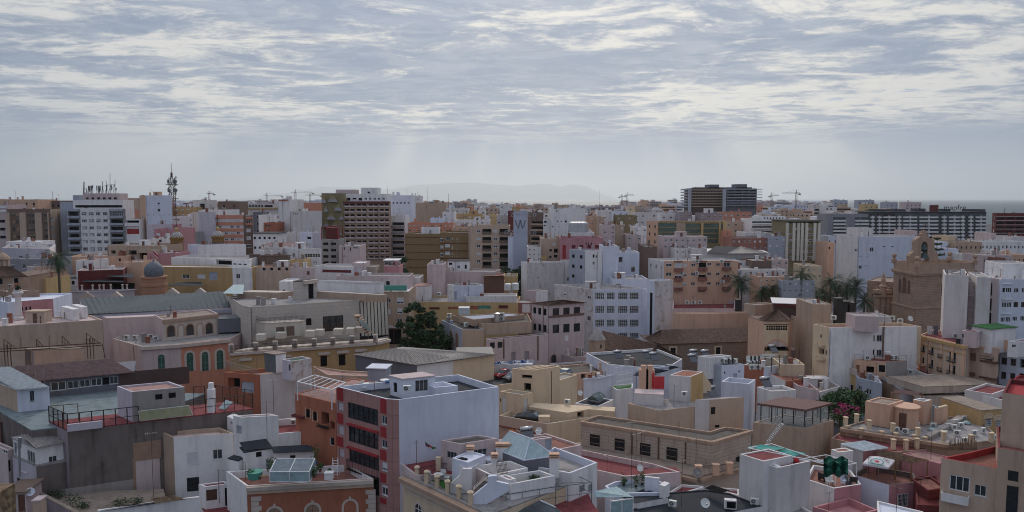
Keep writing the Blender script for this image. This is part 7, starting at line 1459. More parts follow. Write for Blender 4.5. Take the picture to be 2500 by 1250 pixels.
rd_=r_*.78;MB().lathe(c+Vector((0,0,zd)),[(rd_*a,rd_*b) for a,b in ((.9,0),(.98,.3),(1,.55),(.95,.85),(.8,1.15),(.55,1.38),(.25,1.53),(.1,1.62),(.06,1.8),(0,1.85))],24).obj('dome','domeblue',DM,True);z=zd+rd_*1.8;MB().bar((c.x,c.y,z),(c.x,c.y,z+2.7),.06).obj('flagpole','metal',DM)
fl=MB();fl.hexa([(c.x,c.y,z+2.7),(c.x+1.2,c.y+.2,z+1.3),(c.x+1.2,c.y+.24,z+1.3),(c.x,c.y+.04,z+2.7)],[(c.x,c.y,z+1.5),(c.x+1.1,c.y+.2,z+.1),(c.x+1.1,c.y+.24,z+.1),(c.x,c.y+.04,z+1.5)]);fl.obj('flag','cloth',DM);MB().hexa([(c.x+.1,c.y-.03,z+2.3),(c.x+1.2,c.y+.17,z+1.0),(c.x+1.2,c.y+.2,z+1.0),(c.x+.1,c.y,z+2.3)],[(c.x+.1,c.y-.03,z+1.6),(c.x+1.15,c.y+.17,z+.4),(c.x+1.15,c.y+.2,z+.4),(c.x+.1,c.y,z+1.6)]).obj('flag_band','signred',DM)
t_=pD('t0',(590,940),176);palm('lone tall fan palm with dead skirt, left',(t_.x,t_.y,0),t_.z,4.4,60,dead=True,tr=.3)
B('house','white low terraces beside the white garden column, left edge','m0',[(-60,300),(75,330),(200,300),(540,295)],D=(158,154,156,160),d=10,w=('bwhite','bwhite','pink'),r='bwhite',par=.4,win=[('d',2,215,375,320,405,3,1,.6,1)])
B('house','beige wall house with chimney pipe below the aerial block','t0',[(700,945),(1300,925)],D=(222,226),d=12,w='peach',r='roofgrey',par=.5,win=[('d',0,1205,962,1230,990),('box',0,1030,920,1042,1050,'bgrey',.3,'flue')]);B('house','beige building with awnings and dark bays below the checkered turret','t0',[(1090,828),(1640,832)],D=(232,230),d=12,w='tan',r='roofgrey',par=.5,win=[('k',0,1130,880,1260,915,2,1,.7,1),('k',0,1310,880,1390,925),('box',0,1410,865,1635,905,'beige',.8,'awning'),('k',0,1420,905,1510,990),('s',0,1312,945,1395,990,3,1,.8,1)])
B('house','white cube roof house with red tile edge, left','t0',[(770,982),(948,975)],D=212,d=8,w='white',r='tilered',par=.15);B('house','dark red-brown wall under the white cube house, left','t0',[(790,1088),(1250,1070)],D=(196,200),d=9,w='maroon',r='roofgrey',par=.3,cap='ppink');B('house','rose wall house left of the long white building','t0',[(1495,908),(1780,905)],D=224,d=10,w='pink',r='roofgrey',par=.4,win=[('s3',0,1565,990,1620,1020)])
B('house','plain beige wall right of the beige wall house','t0',[(1235,1000),(1440,1005)],D=208,d=9,w='peach',r='roofgrey',par=.3,win=[('d',0,1203,1040,1230,1062)])
B('house','white roof house above the rose wall house','t0',[(1908,815),(2010,820),(2500,815)],D=(240,236,238),w=('bwhite','white'),r='roofgrey',par=.4)
LW=B('apartment_house','long white building with ochre ground wall, blinds and tall white end wall','t1',[('t0',1740,950),('t1',-80,948),(455,905),(482,955)],D=(215,213,206,212),w=('white','white','white'),r='roofgrey',par=.5,d=10,win=[('k',1,115,965,275,1030),('x',1,290,1012,425,1030,3,1,.7,1)]);B('','','t1',[('t0',1560,1045),(280,1042),(480,1038)],D=(206,203,203),d=5,w=('ochre','white'),r='white',par=.3,of=LW,win=[('s',0,-232,1125,-155,1165),('s',0,-75,1125,5,1165),('b:bgrey',0,42,1100,130,1185),('s',1,318,1120,360,1165)])
# ================================================================ t1
SB=B('apartment_block','salmon striped apartment block with rows of white blinds','t1',[(38,520),(390,515),(485,470)],D=(300,300,302),d=14,w=('white2','brown'),r='roofgrey',par=.5,win=[('s',0,135,565,360,842,4,5,.6,.37),('k',0,45,560,118,660,1,2,1,.45),('box',0,40,521,392,560,'salmon',.1,'band')]+[('box',0,40,y,392,y+33,'salmon',.1,'band') for y in (592,656,719,783,846)]+[('s',1,418,500,480,850,1,5,.85,.5),('box',1,415,540,483,560,'salmon',.3,'band'),('box',1,415,605,483,620,'salmon',.3,'band')])
B('apartment_block','white and lilac flats behind the salmon block','t1',[(-40,468),(248,462)],D=320,d=12,w='white',r='roofgrey',par=.4);B('apartment_block','brown windowless box behind the salmon block','t1',[(135,382),(250,380),(345,460)],D=345,d=12,w='brown',r='roofgrey',par=.4);B('apartment_house','white house with six brown windows and dark eave, right of salmon block','t1',[(490,708),(740,702)],D=250,d=10,w='white',r='tar',par=0,over=.5,win=[('d:brown',0,497,742,722,865,5,2,.5,.4)])
B('apartment_house','orange cube house with small dark windows, upper centre-left','t1',[(597,598),(735,592)],D=290,d=10,w='orange',r='roofgrey',par=.4,win=[('d',0,612,620,630,640),('d',0,645,620,662,640),('d',0,645,668,662,685)]);B('apartment_block','white flats with dark slot behind the orange cube house','t1',[(545,520),(650,498),(775,500)],D=310,d=12,w='white',r='roofgrey',par=.4,win=[('s',0,645,505,715,530,2,1,.4,1),('k',1,735,520,768,760,1,4,1,.6)]);B('apartment_block','dark slate flats left of the white dark-slot flats','t1',[(488,490),(590,470)],D=320,d=10,w='dgrey',r='roofgrey',par=.3)
B('apartment_block','ochre-roofed long flats with glazed gallery, upper centre-left','t1',[(410,405),(800,400)],D=380,d=12,w='white2',r='terr',par=.2,win=[('m:white',0,415,415,600,442),('k',0,605,420,690,440),('box',0,410,445,805,460,'ochre',.6,'ledge')]);B('apartment_block','slender white tower with orange cap beside blank cream wall','t1',[(745,362),(865,348)],D=(300,298),d=9,w='white',r='floorred',par=.3,win=[('box',0,748,362,848,376,'orange',.3,'band')]);B('apartment_block','broad blank cream-white wall left of the sculpted-wall tower','t1',[(862,478),(890,470),(1190,462)],D=(300,292,292),w='white2',r='ppink',par=.4,d=12,win=[('d',1,893,498,945,515,3,1,.5,1)]);B('apartment_block','pink-roofed flats on the skyline left of sculpted-wall tower','t1',[(870,395),(1000,372),(1190,365)],D=380,d=12,w='salmon',r='terr',par=.4,win=[('k',0,925,420,1180,435)])
B('house','white-walled low house below the slender white tower','t1',[(785,700),(985,690)],D=262,d=9,w='white2',r='roofgrey',par=.3,win=[('s3',0,940,735,968,762)]);B('house','tan tile-roofed low houses below the white dark-slot flats','t1',[(575,815),(960,800)],D=238,d=9,w='ppink',r='terr',par=.2)
B('apartment_house','lilac white house with roof rail and two windows, centre-left','t1',[(968,695),(1095,660),(1188,655)],D=(255,250,250),w=('bwhite','lilac'),r='roofgrey',par=.4,win=[('d',0,1040,740,1082,768),('d',1,1118,680,1162,702),('s3',0,1040,800,1080,825),('s3',0,1060,845,1078,868)])
PT_=B('apartment_block','tall tower with sculpted olive-gold end wall and rows of dark balconies','t1',[(1186,380),(1410,380),(1890,380)],D=(312,300,302),w=('olive','tan'),r='roofgrey',par=.3,win=[('k',1,1420,405,1532,965,2,11,.88,.52),('k',1,1545,405,1650,965,2,11,.88,.52),('k',1,1668,405,1768,965,2,11,.88,.52),('k',1,1780,405,1876,965,2,11,.88,.52),('box',1,1408,382,1878,402,'maroon',.7,'cornice'),('box',1,1652,400,1664,965,'beige',.5,'pier'),('box',1,1876,400,1890,965,'beige',.5,'pier'),('box',1,1770,400,1776,965,'beige',.4,'pier'),('box',1,1535,400,1543,965,'beige',.4,'pier'),('bal',1,1418,425,1880,965,'ppink',.55,4,11,.92,.26)])
B('','','t1',[(1186,302),(1410,305)],D=(299.6,299.4),d=4,w='olive',r='roofgrey',par=0,of=PT_);B('','','t1',[(1375,305),(1850,305)],D=306,d=12,base=30,w='white',r='roofgrey',par=.4,of=PT_,win=[('d',0,1385,345,1600,375,4,1,.7,1),('w',0,1625,345,1830,365,5,1,.6,1)]);B('','','t1',[(1332,262),(1528,272)],D=312,d=8,base=35,w='ppink',r='roofgrey',par=.4,of=PT_);B('','','t1',[(1590,242),(1755,255)],D=312,d=8,base=35,w='white',r='roofgrey',par=.4,of=PT_,win=[('d',0,1655,282,1680,302)])
for x,y,w_ in ((1190,335,45),(1255,325,95),(1215,425,40),(1320,415,70),(1240,505,90),(1370,505,40),(1205,580,65),(1285,590,80),(1290,660,110)):
    f3=[pD('t1',p,299.2) for p in ((x,y+62),(x+w_,y+62),(x+w_*.72,y),(x+w_*.28,y))];o=[p+Vector((0,-.9 if i<2 else -.1,0)) for i,p in enumerate(f3)];MB().hexa([Vector((p.x,p.y+.5,p.z)) for p in f3],o).obj('relief_block','olive',PT_);f4=[pD('t1',p,298.7) for p in ((x,y+62),(x+w_,y+62),(x+w_*.8,y+32),(x+w_*.15,y+32))];MB().hexa([Vector((p.x,p.y+.9,p.z)) for p in f4],[Vector((p.x,p.y-(.5 if i<2 else .25),p.z)) for i,p in enumerate(f4)]).obj('relief_block','grey',PT_)
RF=B('building','unfinished grey concrete building with eight dark openings and red roof frame','t1',[(1186,768),(1362,765)],D=232,d=10,w='concrete',r='roofgrey',par=.3,win=[('x',0,1202,800,1338,1020,2,4,.8,.5)]);k=MB();a,b_=pD('t1',(1188,768),232),pD('t1',(1352,766),232);up=Vector((0,0,3.9))
for yy in (0,7):o=Vector((0,yy,0));k.bar(a+o,a+o+up,.16);k.bar(b_+o,b_+o+up,.16);k.bar(a+o+up,b_+o+up,.16)
k.obj('roof_frame','redpaint',RF);p=a.lerp(b_,.45);MB().box(p.x-1.2,p.y+1,p.z,p.x+2.6,p.y+4,p.z+3.6).obj('roof_box','maroon',RF)
B('apartment_house','pale beige house with arched loggia right of the unfinished building','t1',[(1362,835),(1575,825)],D=228,d=10,w='ppink',r='roofgrey',par=.3,win=[('d',0,1412,848,1425,875),('d',0,1475,848,1488,888),('m:white',0,1505,845,1560,862),('d',0,1400,930,1430,950,2,1,.6,1)]);B('apartment_block','white balcony block right of the sculpted-wall tower','t1',[(1890,525),(2040,545)],D=306,d=12,w='white',r='roofgrey',par=.4,win=[('k',0,1905,595,2030,940,1,6,1,.5),('bal',0,1898,625,2035,960,'grey',.7,1,6,1,.28)]);B('apartment_block','white stepped penthouse flats right of the sculpted-wall tower','t1',[(1875,320),(2100,375)],D=330,d=12,w='bwhite',r='roofgrey',par=.4,win=[('d',0,1910,390,2080,405,5,1,.5,1)])
B('house','brown fibre-roofed house with teal window, centre-left','t1',[(452,918),(730,905),(870,960)],D=(218,218,214),d=9,w='brown',r='brown',par=.2,win=[('b:sea_green',0,518,960,562,1000)]);B('house','beige roof houses below the brown fibre roof','t1',[(482,1050),(880,1035)],D=205,d=8,w='beige',r='terr',par=.2,win=[('d',0,585,1055,850,1085,4,1,.5,1)])
B('apartment_house','white gallery house with glazed window strip, centre-left','t1',[(775,850),(945,870),(1185,880)],D=(232,226,226),d=10,w='white',r='roofgrey',par=.4,win=[('m:white',1,1015,915,1175,950),('s',1,1100,985,1145,1005)]);B('house','mustard dormer house with white hut left of glazed gallery house','t1',[(870,975),(1015,968)],D=212,d=7,w='yellow',r='brown',par=.1);B('house','white rough hut left of the mustard dormer','t1',[(565,850),(770,845)],D=228,d=8,w='weather',r='roofgrey',par=.3)
B('house','rounded beige house with brown shutter, centre-left','t1',[(865,1048),(920,1060),(1115,1050)],D=(204,200,201),w=('ppink','ppink'),r='roofgrey',par=.2,win=[('b:brownframe',1,1038,1092,1066,1130)]);B('house','white parapet house right of the rounded beige house','t1',[(1110,1040),(1186,1035),(1495,1050)],D=(212,212,210),d=9,w='white',r='roofgrey',par=.4,win=[('b:maroon',1,1195,1075,1490,1110)]);B('house','white-lilac house with rounded top, centre','t1',[(1498,1010),(1628,1005)],D=212,d=8,w='ppink',r='white',par=.2);B('house','beige wall with tree-shaped crack stains, centre','t1',[(1640,1045),(1742,1042)],D=214,d=6,w='weather2',r='roofgrey',par=.2);B('house','pink house under glazed roof room, centre','t1',[(1822,1040),(1976,1035)],D=216,d=8,w='pink',r='roofgrey',par=.2);B('hut','glazed roof room with flat roof left of the ochre brick block','t1',[(1820,985),(1962,980)],D=222,d=6,base=10,w='grey',r='white',par=0,over=.3,win=[('p:alu',0,1828,1000,1955,1030)])
B('house','long white roof terraces with rails, centre','m1',[(1145,100),(1275,92),(1820,178)],D=(192,192,188),w=('white','bwhite'),r='roofgrey',par=.4,win=[('k',1,1530,160,1790,168)]);B('house','white cube beside a beige block wall, centre-left','m1',[(755,112),(835,108),(890,140)],D=190,d=7,w='white',r='white',par=.3,win=[('d',0,795,195,812,215)]);B('house','grey roof terrace with rails left of the white school','m1',[(1340,55),(1640,60),(2083,45)],D=204,d=8,w='ppink',r='roofgrey',par=.5)
GA=empty('glass_canopy',pD('m1',(300,220),178),'pale aqua glass canopy slope behind the museum roof','canopy');sheet(GA,'pane','m1',[pD('m1',p,d) for p,d in (((180,235),176),((390,240),176),((400,145),184),((290,145),184))],'skyglass',ribs=6,amp=.04)
# ================================================================ farther town, centre
OB=B('apartment_block','ochre brick block with dark floor bands, blank left half and few windows','t2',[(-48,708),(308,706)],D=(268,266),d=14,w='ochrebrick',r='roofgrey',par=.5,win=[('box',0,-46,y,306,y+9,'maroon',.12,'floor_band') for y in (742,818,895,970,1048)])
B('','','t2',[(309,700),(640,698)],D=(265.8,265),d=14,w='ochrebrick',r='roofgrey',par=.5,of=OB,win=[('box',0,310,y,640,y+9,'maroon',.12,'floor_band') for y in (802,880,955)]+[('s',0,312,755,345,1015,1,4,1,.5),('w',0,372,740,410,775),('s3',0,362,815,412,925,1,2,1,.6),('s',0,430,755,488,945,2,3,.3,.6)]);B('','','t2',[(118,650),(298,645)],D=274,d=5,base=20,w='white',r='roofgrey',par=.2,of=OB)
BB=B('apartment_block','beige block with recessed balconies beside the ochre brick block','t2',[(598,632),(1022,630)],D=(262,262),d=14,w='beige',r='roofgrey',par=.6,win=[('s',0,680,670,722,1005,1,5,1,.4),('s',0,852,670,895,1005,1,5,1,.4),('k',0,740,662,832,1050,1,5,1,.72),('k',0,915,662,1000,1050,1,5,1,.72),('bal',0,738,690,833,1055,'brown',.3,1,5,1,.28),('bal',0,912,690,1022,1060,'brown',.8,1,5,1,.28)])
for x0,x1,y,D_,mt,lb in ((-20,435,600,290,'salmon','salmon-topped flats behind the ochre brick block'),(435,600,640,280,'peach','peach roof strip left of the beige recessed block'),(65,370,398,360,'tan','large plain brown box on the skyline, centre'),(335,455,490,310,'white','white block before the plain brown box'),(210,345,555,300,'bwhite','white house with curved stair before the plain brown box'),(-10,110,325,380,'white','white tower flats left of the plain brown box'),(370,600,452,350,'white2','white-green flats right of the plain brown box'),(450,735,512,330,'ochre','ochre and white flats, upper centre'),(465,815,572,300,'white','long white penthouse over the beige recessed block'),(820,890,512,318,'yellow','narrow orange-yellow block, upper centre'),(885,1000,520,312,'white2','white balcony flats left of the banner wall'),(1000,1056,480,300,'maroon','dark maroon strip building left of the banner'),(1040,1120,440,330,'ochre','small ochre block above the banner'),(1000,1200,752,258,'bwhite','plain white wall below the banner'),(645,770,470,345,'white','white hut flats above the long white penthouse'),(915,1050,410,420,'white','white flats above the balcony flats, far centre'),(1110,1270,462,370,'white2','white flats right of the small ochre block'),(1765,1915,520,330,'white2','white flats right of the big windowed block'),(1790,1925,530,310,'peach','dim peach flats right of the big windowed block'),(1915,2060,470,325,'white','white skyline flats left of the glass office'),(1965,2090,620,255,'ppink','pinkish blank house left of the yellow framed office'),(1200,1335,845,240,'white2','white house with big shutter below the slanted balconies'),(1915,1980,540,300,'tan','tan sliver block, upper centre-right')):
    B('apartment_block',lb,'t2',[(x0,y),(x1,y)],D=D_,d=11,w=mt,r='roofgrey',par=.5,win=() if x1-x0<60 or mt=='bwhite' or y in (398,462) else [('s',0,x0+14,y+22,x1-14,y+130,max(1,(x1-x0)//45),3,.45,.4)])
BN=B('wall_banner','tall pale banner with a big W monogram on a blank end wall','t2',[(1057,485),(1198,487)],D=257.6,d=3,w='signblue',r='roofgrey',par=0,base=10,cat='banner');y=BN.walls[0].a.y-.05
def bar2(a,b,w_,mt='ink'):A_,B_=pD('t2',a,y),pD('t2',b,y);MB().hexa([A_+Vector((-w_,-.05,0)),A_+Vector((w_,-.05,0)),A_+Vector((w_,.04,0)),A_+Vector((-w_,.04,0))],[B_+Vector((-w_,-.05,0)),B_+Vector((w_,-.05,0)),B_+Vector((w_,.04,0)),B_+Vector((-w_,.04,0))]).obj('letter_stroke',mt,BN)
for a,b in (((1097,642),(1074,572)),((1104,662),(1126,572)),((1148,662),(1126,572)),((1158,645),(1176,576))):bar2(a,b,.2,'dgrey')
c=pD('t2',(1127,535),y);text(BN,'O Z W O L D',(c.x,c.y-.03,c.z),1.9,0,'bgrey');c=pD('t2',(1127,715),y);text(BN,'O Z W O L D',(c.x,c.y-.03,c.z),1.9,0,'bgrey')
SBk=B('apartment_block','brown flats with slanted balcony bands right of the banner','t2',[(1200,490),(1238,490),(1362,560)],D=(280,272,270),d=12,w='brown',r='roofgrey',par=.3,win=[('k',1,1240,585,1355,840,1,5,1,.5),('bal',1,1238,605,1360,850,'tan',.8,1,5,1,.3)])
BW=B('apartment_block','big white block with scattered small windows, centre-right','t2',[(1432,460),(1436,460),(1640,455),(1790,500)],D=(270,266,266,270),d=14,w=('white','white','white'),r='roofgrey',par=.4,win=[('d',1,1498,578,1512,592),('d',1,1538,578,1550,592),('d',1,1578,576,1600,596),('s3',1,1512,630,1532,650),('s3',1,1510,685,1590,706,2,1,.3,1),('d',2,1688,468,1696,476),('d',2,1690,625,1700,634),('d',1,1450,632,1462,646),('d',1,1492,468,1504,488)]);B('','','t2',[(1362,562),(1434,560)],D=266.5,d=10,w='white',r='roofgrey',par=.4,of=BW,win=[('d',0,1368,578,1394,600),('d',0,1368,620,1384,636)])
B('house','long white low roof with tanks below the big white windowed block','t2',[(1635,700),(1878,702)],D=252,d=10,w='white',r='roofgrey',par=.3);k=pD('t2',(1720,700),254);[tank('cylinder roof tank, %s on the long white low roof'%n_,pD('t2',(x,694),255),1.7,3.6,'alu') for x,n_ in ((1665,'first'),(1690,'second'),(1730,'third'),(1765,'fourth'))]
B('apartment_house','beige flats with tree-stained lower windows below the slanted balconies','t2',[(1336,758),(1548,760)],D=244,d=12,w='beige',r='roofgrey',par=.3,win=[('s3',0,1455,800,1485,830),('d',0,1420,868,1448,892),('k',0,1468,862,1508,905),('d',0,1420,935,1445,960),('d',0,1465,925,1505,955),('d',0,1420,1000,1445,1025)])
B('apartment_house','long pink terrace house with maroon panels, centre-right','t2',[(1535,755),(1968,752)],D=238,d=12,w='pink',r='roofgrey',par=.6,win=[('b:red',0,1555,828,1590,965),('b:maroon',0,1650,825,1925,862,4,1,.55,1),('d',0,1790,800,1855,825,3,1,.5,1)]);B('apartment_house','blue-grey and white boxy house with two small windows, centre-right','t2',[(1625,868),(1785,892),(1958,872)],D=(226,220,222),w=('bgrey','white'),r='roofgrey',par=.4,win=[('d',1,1862,922,1882,955),('w',1,1895,930,1912,955),('ss'[:1],1,1862,995,1882,1025)]);B('house','white blank house with thin pipes right of the boxy house','t2',[(1965,838),(2120,842)],D=222,d=10,w='bwhite',r='roofgrey',par=.4);B('house','yellow small house left of the stained beige flats','t2',[(1255,935),(1395,925)],D=242,d=9,w='yellow',r='roofgrey',par=.3)
B('house','pale beige parapet house with white hut and brown pergola, centre','t2',[(180,1085),(340,1078),(866,1065)],D=(232,230,228),d=9,w=('ppink','ppink'),r='roofgrey',par=.5);B('hut','white roof hut with three openings above the parapet house','t2',[(385,990),(602,1002)],D=236,d=6,base=10,w='white',r='tar',par=0,over=.2,win=[('d',0,398,1005,435,1028),('w',0,485,1035,512,1060),('d',0,560,1025,582,1068)]);cn=empty('pergola',pD('t2',(860,1160),226),'dark brown timber pergola hut, centre','pergola');MB().box(*[f(i) for i in (0,) for f in (lambda i:pD('t2',(755,1210),226).x,)],226,8,pD('t2',(960,1210),226).x,231,pD('t2',(800,1135),226).z).obj('screen','brownframe',cn);sheet(cn,'roof_sheet','t2',[pD('t2',p,d_) for p,d_ in (((790,1142),225),((965,1138),225),((930,1115),231),((800,1115),231))],'maroon')
for i,x in enumerate((930,1040,1110)):b0=pD('t2',(x,1150),246);z_=pD('t2',(x,1042),246).z;tree(('left','middle','right')[i]+' round dark tree behind the parapet house, centre',(b0.x,b0.y,0),z_,6.5,2200,'leafd',leaf=.5)
b0=pD('t1',(2000,1100),238);tree('dark tree squeezed left of the ochre brick block',(b0.x,b0.y,0),pD('t1',(2000,930),238).z,4,2200,'leafd',leaf=.45)
# ================================================================ farther town, right
TWN=B('apartment_block','pair of dark glass tower blocks with thin floor slabs on the skyline','t3',[(780,248),(1130,250)],D=560,d=22,w='dbrown',r='dgrey',par=.3,win=[('box',0,782,y,1112,y+8,'tan',1.2,'floor_slab') for y in range(262,450,28)]+[('w:black',0,800,268,1100,440,9,6,.5,.5)])
B('','','t3',[(1135,250),(1450,250)],D=555,d=22,w='dgrey',r='dgrey',par=.3,of=TWN,win=[('box',0,1135,y,1495,y+7,'bgrey',2.2,'floor_slab') for y in range(255,450,28)]+[('k',0,1160,265,1440,440,4,6,.9,.5)])
for x0,x1,y in ((960,1065,210),(1238,1350,206),(825,1110,238),(1145,1400,238)):B('','','t3',[(x0,y),(x1,y)],D=566,d=12,base=50,w='dgrey',r='dgrey',par=.2,of=TWN)
B('','','t3',[(1112,258),(1138,258)],D=552,d=3,w='bgrey',r='grey',par=0,of=TWN);B('','','t3',[(760,250),(785,250)],D=552,d=3,w='bgrey',r='grey',par=0,of=TWN)
for y in range(260,450,29):q0,q1=pD('t3',(725,y),558),pD('t3',(762,y),558);MB().box(q0.x,556,q0.z-.5,q1.x,575,q0.z+.5).obj('balcony_slab','bgrey',TWN)
GO=B('office_building','yellow-framed office with dark green glass bays','t3',[(330,580),(442,575),(1134,572)],D=(300,292,292),w=('peach','olive'),r='tar',par=.3,d=14,cat='building',win=[('b:greenglass',1,448,605,628,785,1,4,1,.78),('b:greenglass',1,722,610,878,810,1,4,1,.78),('b:greenglass',1,902,610,1058,805,1,4,1,.78),('b:greenglass',1,1078,615,1100,810,1,4,1,.75),('box',1,1062,580,1076,815,'yellow',.35,'pier'),('box',1,1104,580,1134,815,'yellow',.35,'pier'),('box',1,880,600,900,815,'yellow',.35,'pier'),('box',1,630,600,718,815,'tan',.3,'pier'),('box',1,445,578,1060,602,'yellow',.2,'louvre',34,1,.35,1)])
PF=B('apartment_block','peach apartment block with red balconies and blinds, right of the school','t3',[(345,962),(507,952),(1257,955)],D=(232,222,224),w=('white2','peach'),r='roofgrey',par=.4,d=14,win=[('s',1,525,1010,582,1235,1,3,1,.45),('s',1,615,1005,685,1300,1,3,1,.5),('s',1,700,1015,735,1235,1,3,1,.4),('s',1,782,1010,820,1235,1,3,1,.4),('d',1,855,1005,930,1300,1,3,1,.5),('w',1,946,1008,982,1230,1,3,1,.35),('w',1,1036,1012,1070,1230,1,3,1,.35),('w',1,1110,1005,1172,1300,1,3,1,.45),('bal',1,610,1060,686,1285,'terr',.9,1,3,1,.42),('bal',1,852,1052,932,1280,'terr',.9,1,3,1,.42),('bal',1,1100,1048,1175,1278,'terr',.9,1,3,1,.42)]+[('box',1,x,985,x+82,995,'terr',.6,'hood') for x in (608,852,1098)])
for x,y in ((845,1010),(1092,1010),(686,1130),(840,1128),(1098,1215)):ac('on the front of the peach red-balcony block',pD('t3',(x,y),222.6),0,1.6)
for x0,x1,y,D_,mt,lb in ((500,945,740,250,'ppink','pale stepped house with water-stained hut over the peach block'),(620,780,860,242,'white2','weathered hut on the pale stepped house'),(795,942,860,238,'weather','rust-streaked white tank house over the peach block'),(130,272,720,262,'ppink','pale pink house with round vent, centre-right'),(210,328,640,270,'white','white slender house behind the round-vent house'),(-20,100,620,268,'tan','tan slender house with dark slot'),(25,230,525,320,'olive','olive block with dark roof edge behind the slender houses'),(-20,145,480,345,'bwhite','white far flats above the olive block'),(145,210,430,380,'cream','cream far block with two windows'),(300,435,840,246,'brown','brown low wall before the office'),(210,480,495,360,'white2','white far row with red strip, right of centre'),(480,670,510,340,'white','white far flats left of the mauve block'),(670,790,490,330,'mauve','mauve block behind the glass-bay office'),(885,1100,500,325,'mauve','second mauve block with white hut behind the office'),(1110,1400,490,400,'salmon','long salmon-striped flats below the dark twin towers'),(1140,1330,585,300,'beige','beige flats right of the office'),(1130,1190,680,285,'salmon','salmon sliver block right of the office'),(1195,1555,755,262,'terr','brown-red flats with dark eave right of the office'),(1330,1580,700,275,'white','white roof houses with dark canopy behind the brown-red flats'),(1560,1742,735,262,'bgrey','grey-blue flats left of the beige piers'),(-20,340,1170,214,'bwhite','white roof terraces with blue tanks before the peach block'),(0,255,900,232,'bwhite','bluish white tall house left of the peach block'),(1265,1390,985,238,'white','white wedge house right of the peach block'),(1258,1740,1075,224,'white2','long pale wall with pipes right of the peach block'),(1585,1770,975,240,'ppink','rose house with dark square window before the piers'),(1470,1760,1150,216,'peach','peach low wall behind the palm pair'),(1710,2040,1188,212,'bgrey','blue-grey low wall with skylights behind the palms'),(1960,2110,1040,226,'cream','cream arcaded house right of the single palm'),(1400,1600,985,232,'brown','brown tiled low house before the hipped church roof')):
    B('apartment_house',lb,'t3',[(x0,y),(x1,y)],D=D_,d=11,w=mt,r='roofgrey',par=.4,win=() if mt in ('brown','weather','mauve','bwhite') and y>500 else [('s',0,x0+12,y+25,x1-12,y+110,max(1,(x1-x0)//50),2,.4,.45)])
CR=B('church','white church hall with dark slate hipped roof, right of the office','t3',[(945,905),(1580,912)],D=(250,246),d=20,w='white',r='white',par=0,win=[('arch',0,1430,930,1470,965,dict(pane='terr',surround='terr',frame=None))]);e=[pD('t3',p,d_) for p,d_ in (((940,900),249),((1150,912),246),((1575,908),245),((1285,842),258),((1030,835),262))];MB().add(e,((0,1,3,4),)).obj('slate_roof','tar',CR);sheet(CR,'slate_roof','t3',[e[1],e[2],e[3]+Vector((.1,0,0)),e[3]],'zincl',ribs=16,amp=.1)
GF=B('apartment_block','white-grey flats with curved dark balcony bands, right','t3',[(1395,560),(1745,558)],D=290,d=14,w='white',r='roofgrey',par=.5,win=[('k',0,1400,585,1738,700,1,3,1,.4),('box',0,1396,605,1742,615,'white',.8,'ledge'),('box',0,1396,650,1742,660,'white',.8,'ledge')]);B('','','t3',[(1470,535),(1740,530)],D=294,d=9,base=20,w='white',r='roofgrey',par=.3,of=GF,win=[('d',0,1520,545,1720,560,7,1,.5,1)])
PR=B('apartment_block','tall block of beige piers and rows of small white windows, right','t3',[(1742,580),(2095,585)],D=(262,262),d=14,w='olive',r='tar',par=0,over=.6,win=[('box',0,x,600,x+15,985,'ivory',.5,'pier') for x in (1744,1812,1858,1896,1940,2024,2066)]+[('s',0,a,650,b,960,n_,6,.85,.45) for a,b,n_ in ((1762,1808,2),(1830,1856,1),(1876,1894,1),(1914,1938,1),(1960,2020,3),(2042,2064,1))]+[('k',0,1760,592,2085,606)])
for x,y,w_ in ((1705,775,80),):pass
DS=B('apartment_block','very long dark grey slab block with rows of white balconies','t4',[(500,490),(1000,508),(1700,500)],D=(420,418,414),d=16,w='dslab',r='tar',par=0,over=.5)
for wi,x0,x1,cols in ((0,520,1000,((520,560),(585,630),(645,770),(790,830),(850,990))),(1,1010,1695,((1015,1205),(1245,1290),(1315,1425),(1435,1475),(1515,1560),(1588,1690)))):
    wl=DS.walls[wi]
    for a,b in cols:
        for i in range(7):y=535+i*37;q=wl.rects('t4',(a,y,b,y+15))[0];balcony(DS,wl,q,.9,'white');boxon(DS,wl,(q[0],q[3]+.1,q[2],q[3]+1.6),.03,'glass','window');c=(a+b)/2;q=wl.rects('t4',(c-6,y-8,c+6,y+22))[0];boxon(DS,wl,q,1.0,'white','divider')
for x0,x1,y in ((1260,1335,460),(1535,1692,462),(760,880,462),(560,690,462),(1005,1082,455)):B('','','t4',[(x0,y),(x1,y)],D=428,d=8,base=30,w='dslab',r='tar',par=.2,of=DS)
c=pD('t4',(1380,472),424);text(DS,'mapfre',(c.x,c.y,c.z),4.6,0,'dark');MB().box(c.x-14.5,c.y,c.z-1,c.x-9.5,c.y+.3,c.z+3).obj('sign_emblem','maroon',DS)
D2=B('apartment_block','grey-green lower slab end with white balconies left of the dark slab','t4',[(85,512),(500,520)],D=(405,405),d=14,w='grey',r='tar',par=.3);wl=D2.walls[0]
for a,b in ((140,268),(362,412),(420,500)):
    for i in range(5):q=wl.rects('t4',(a,570+i*35,b,585+i*35))[0];balcony(D2,wl,q,.9,'white');boxon(D2,wl,(q[0],q[3]+.1,q[2],q[3]+1.5),.03,'glass','window')
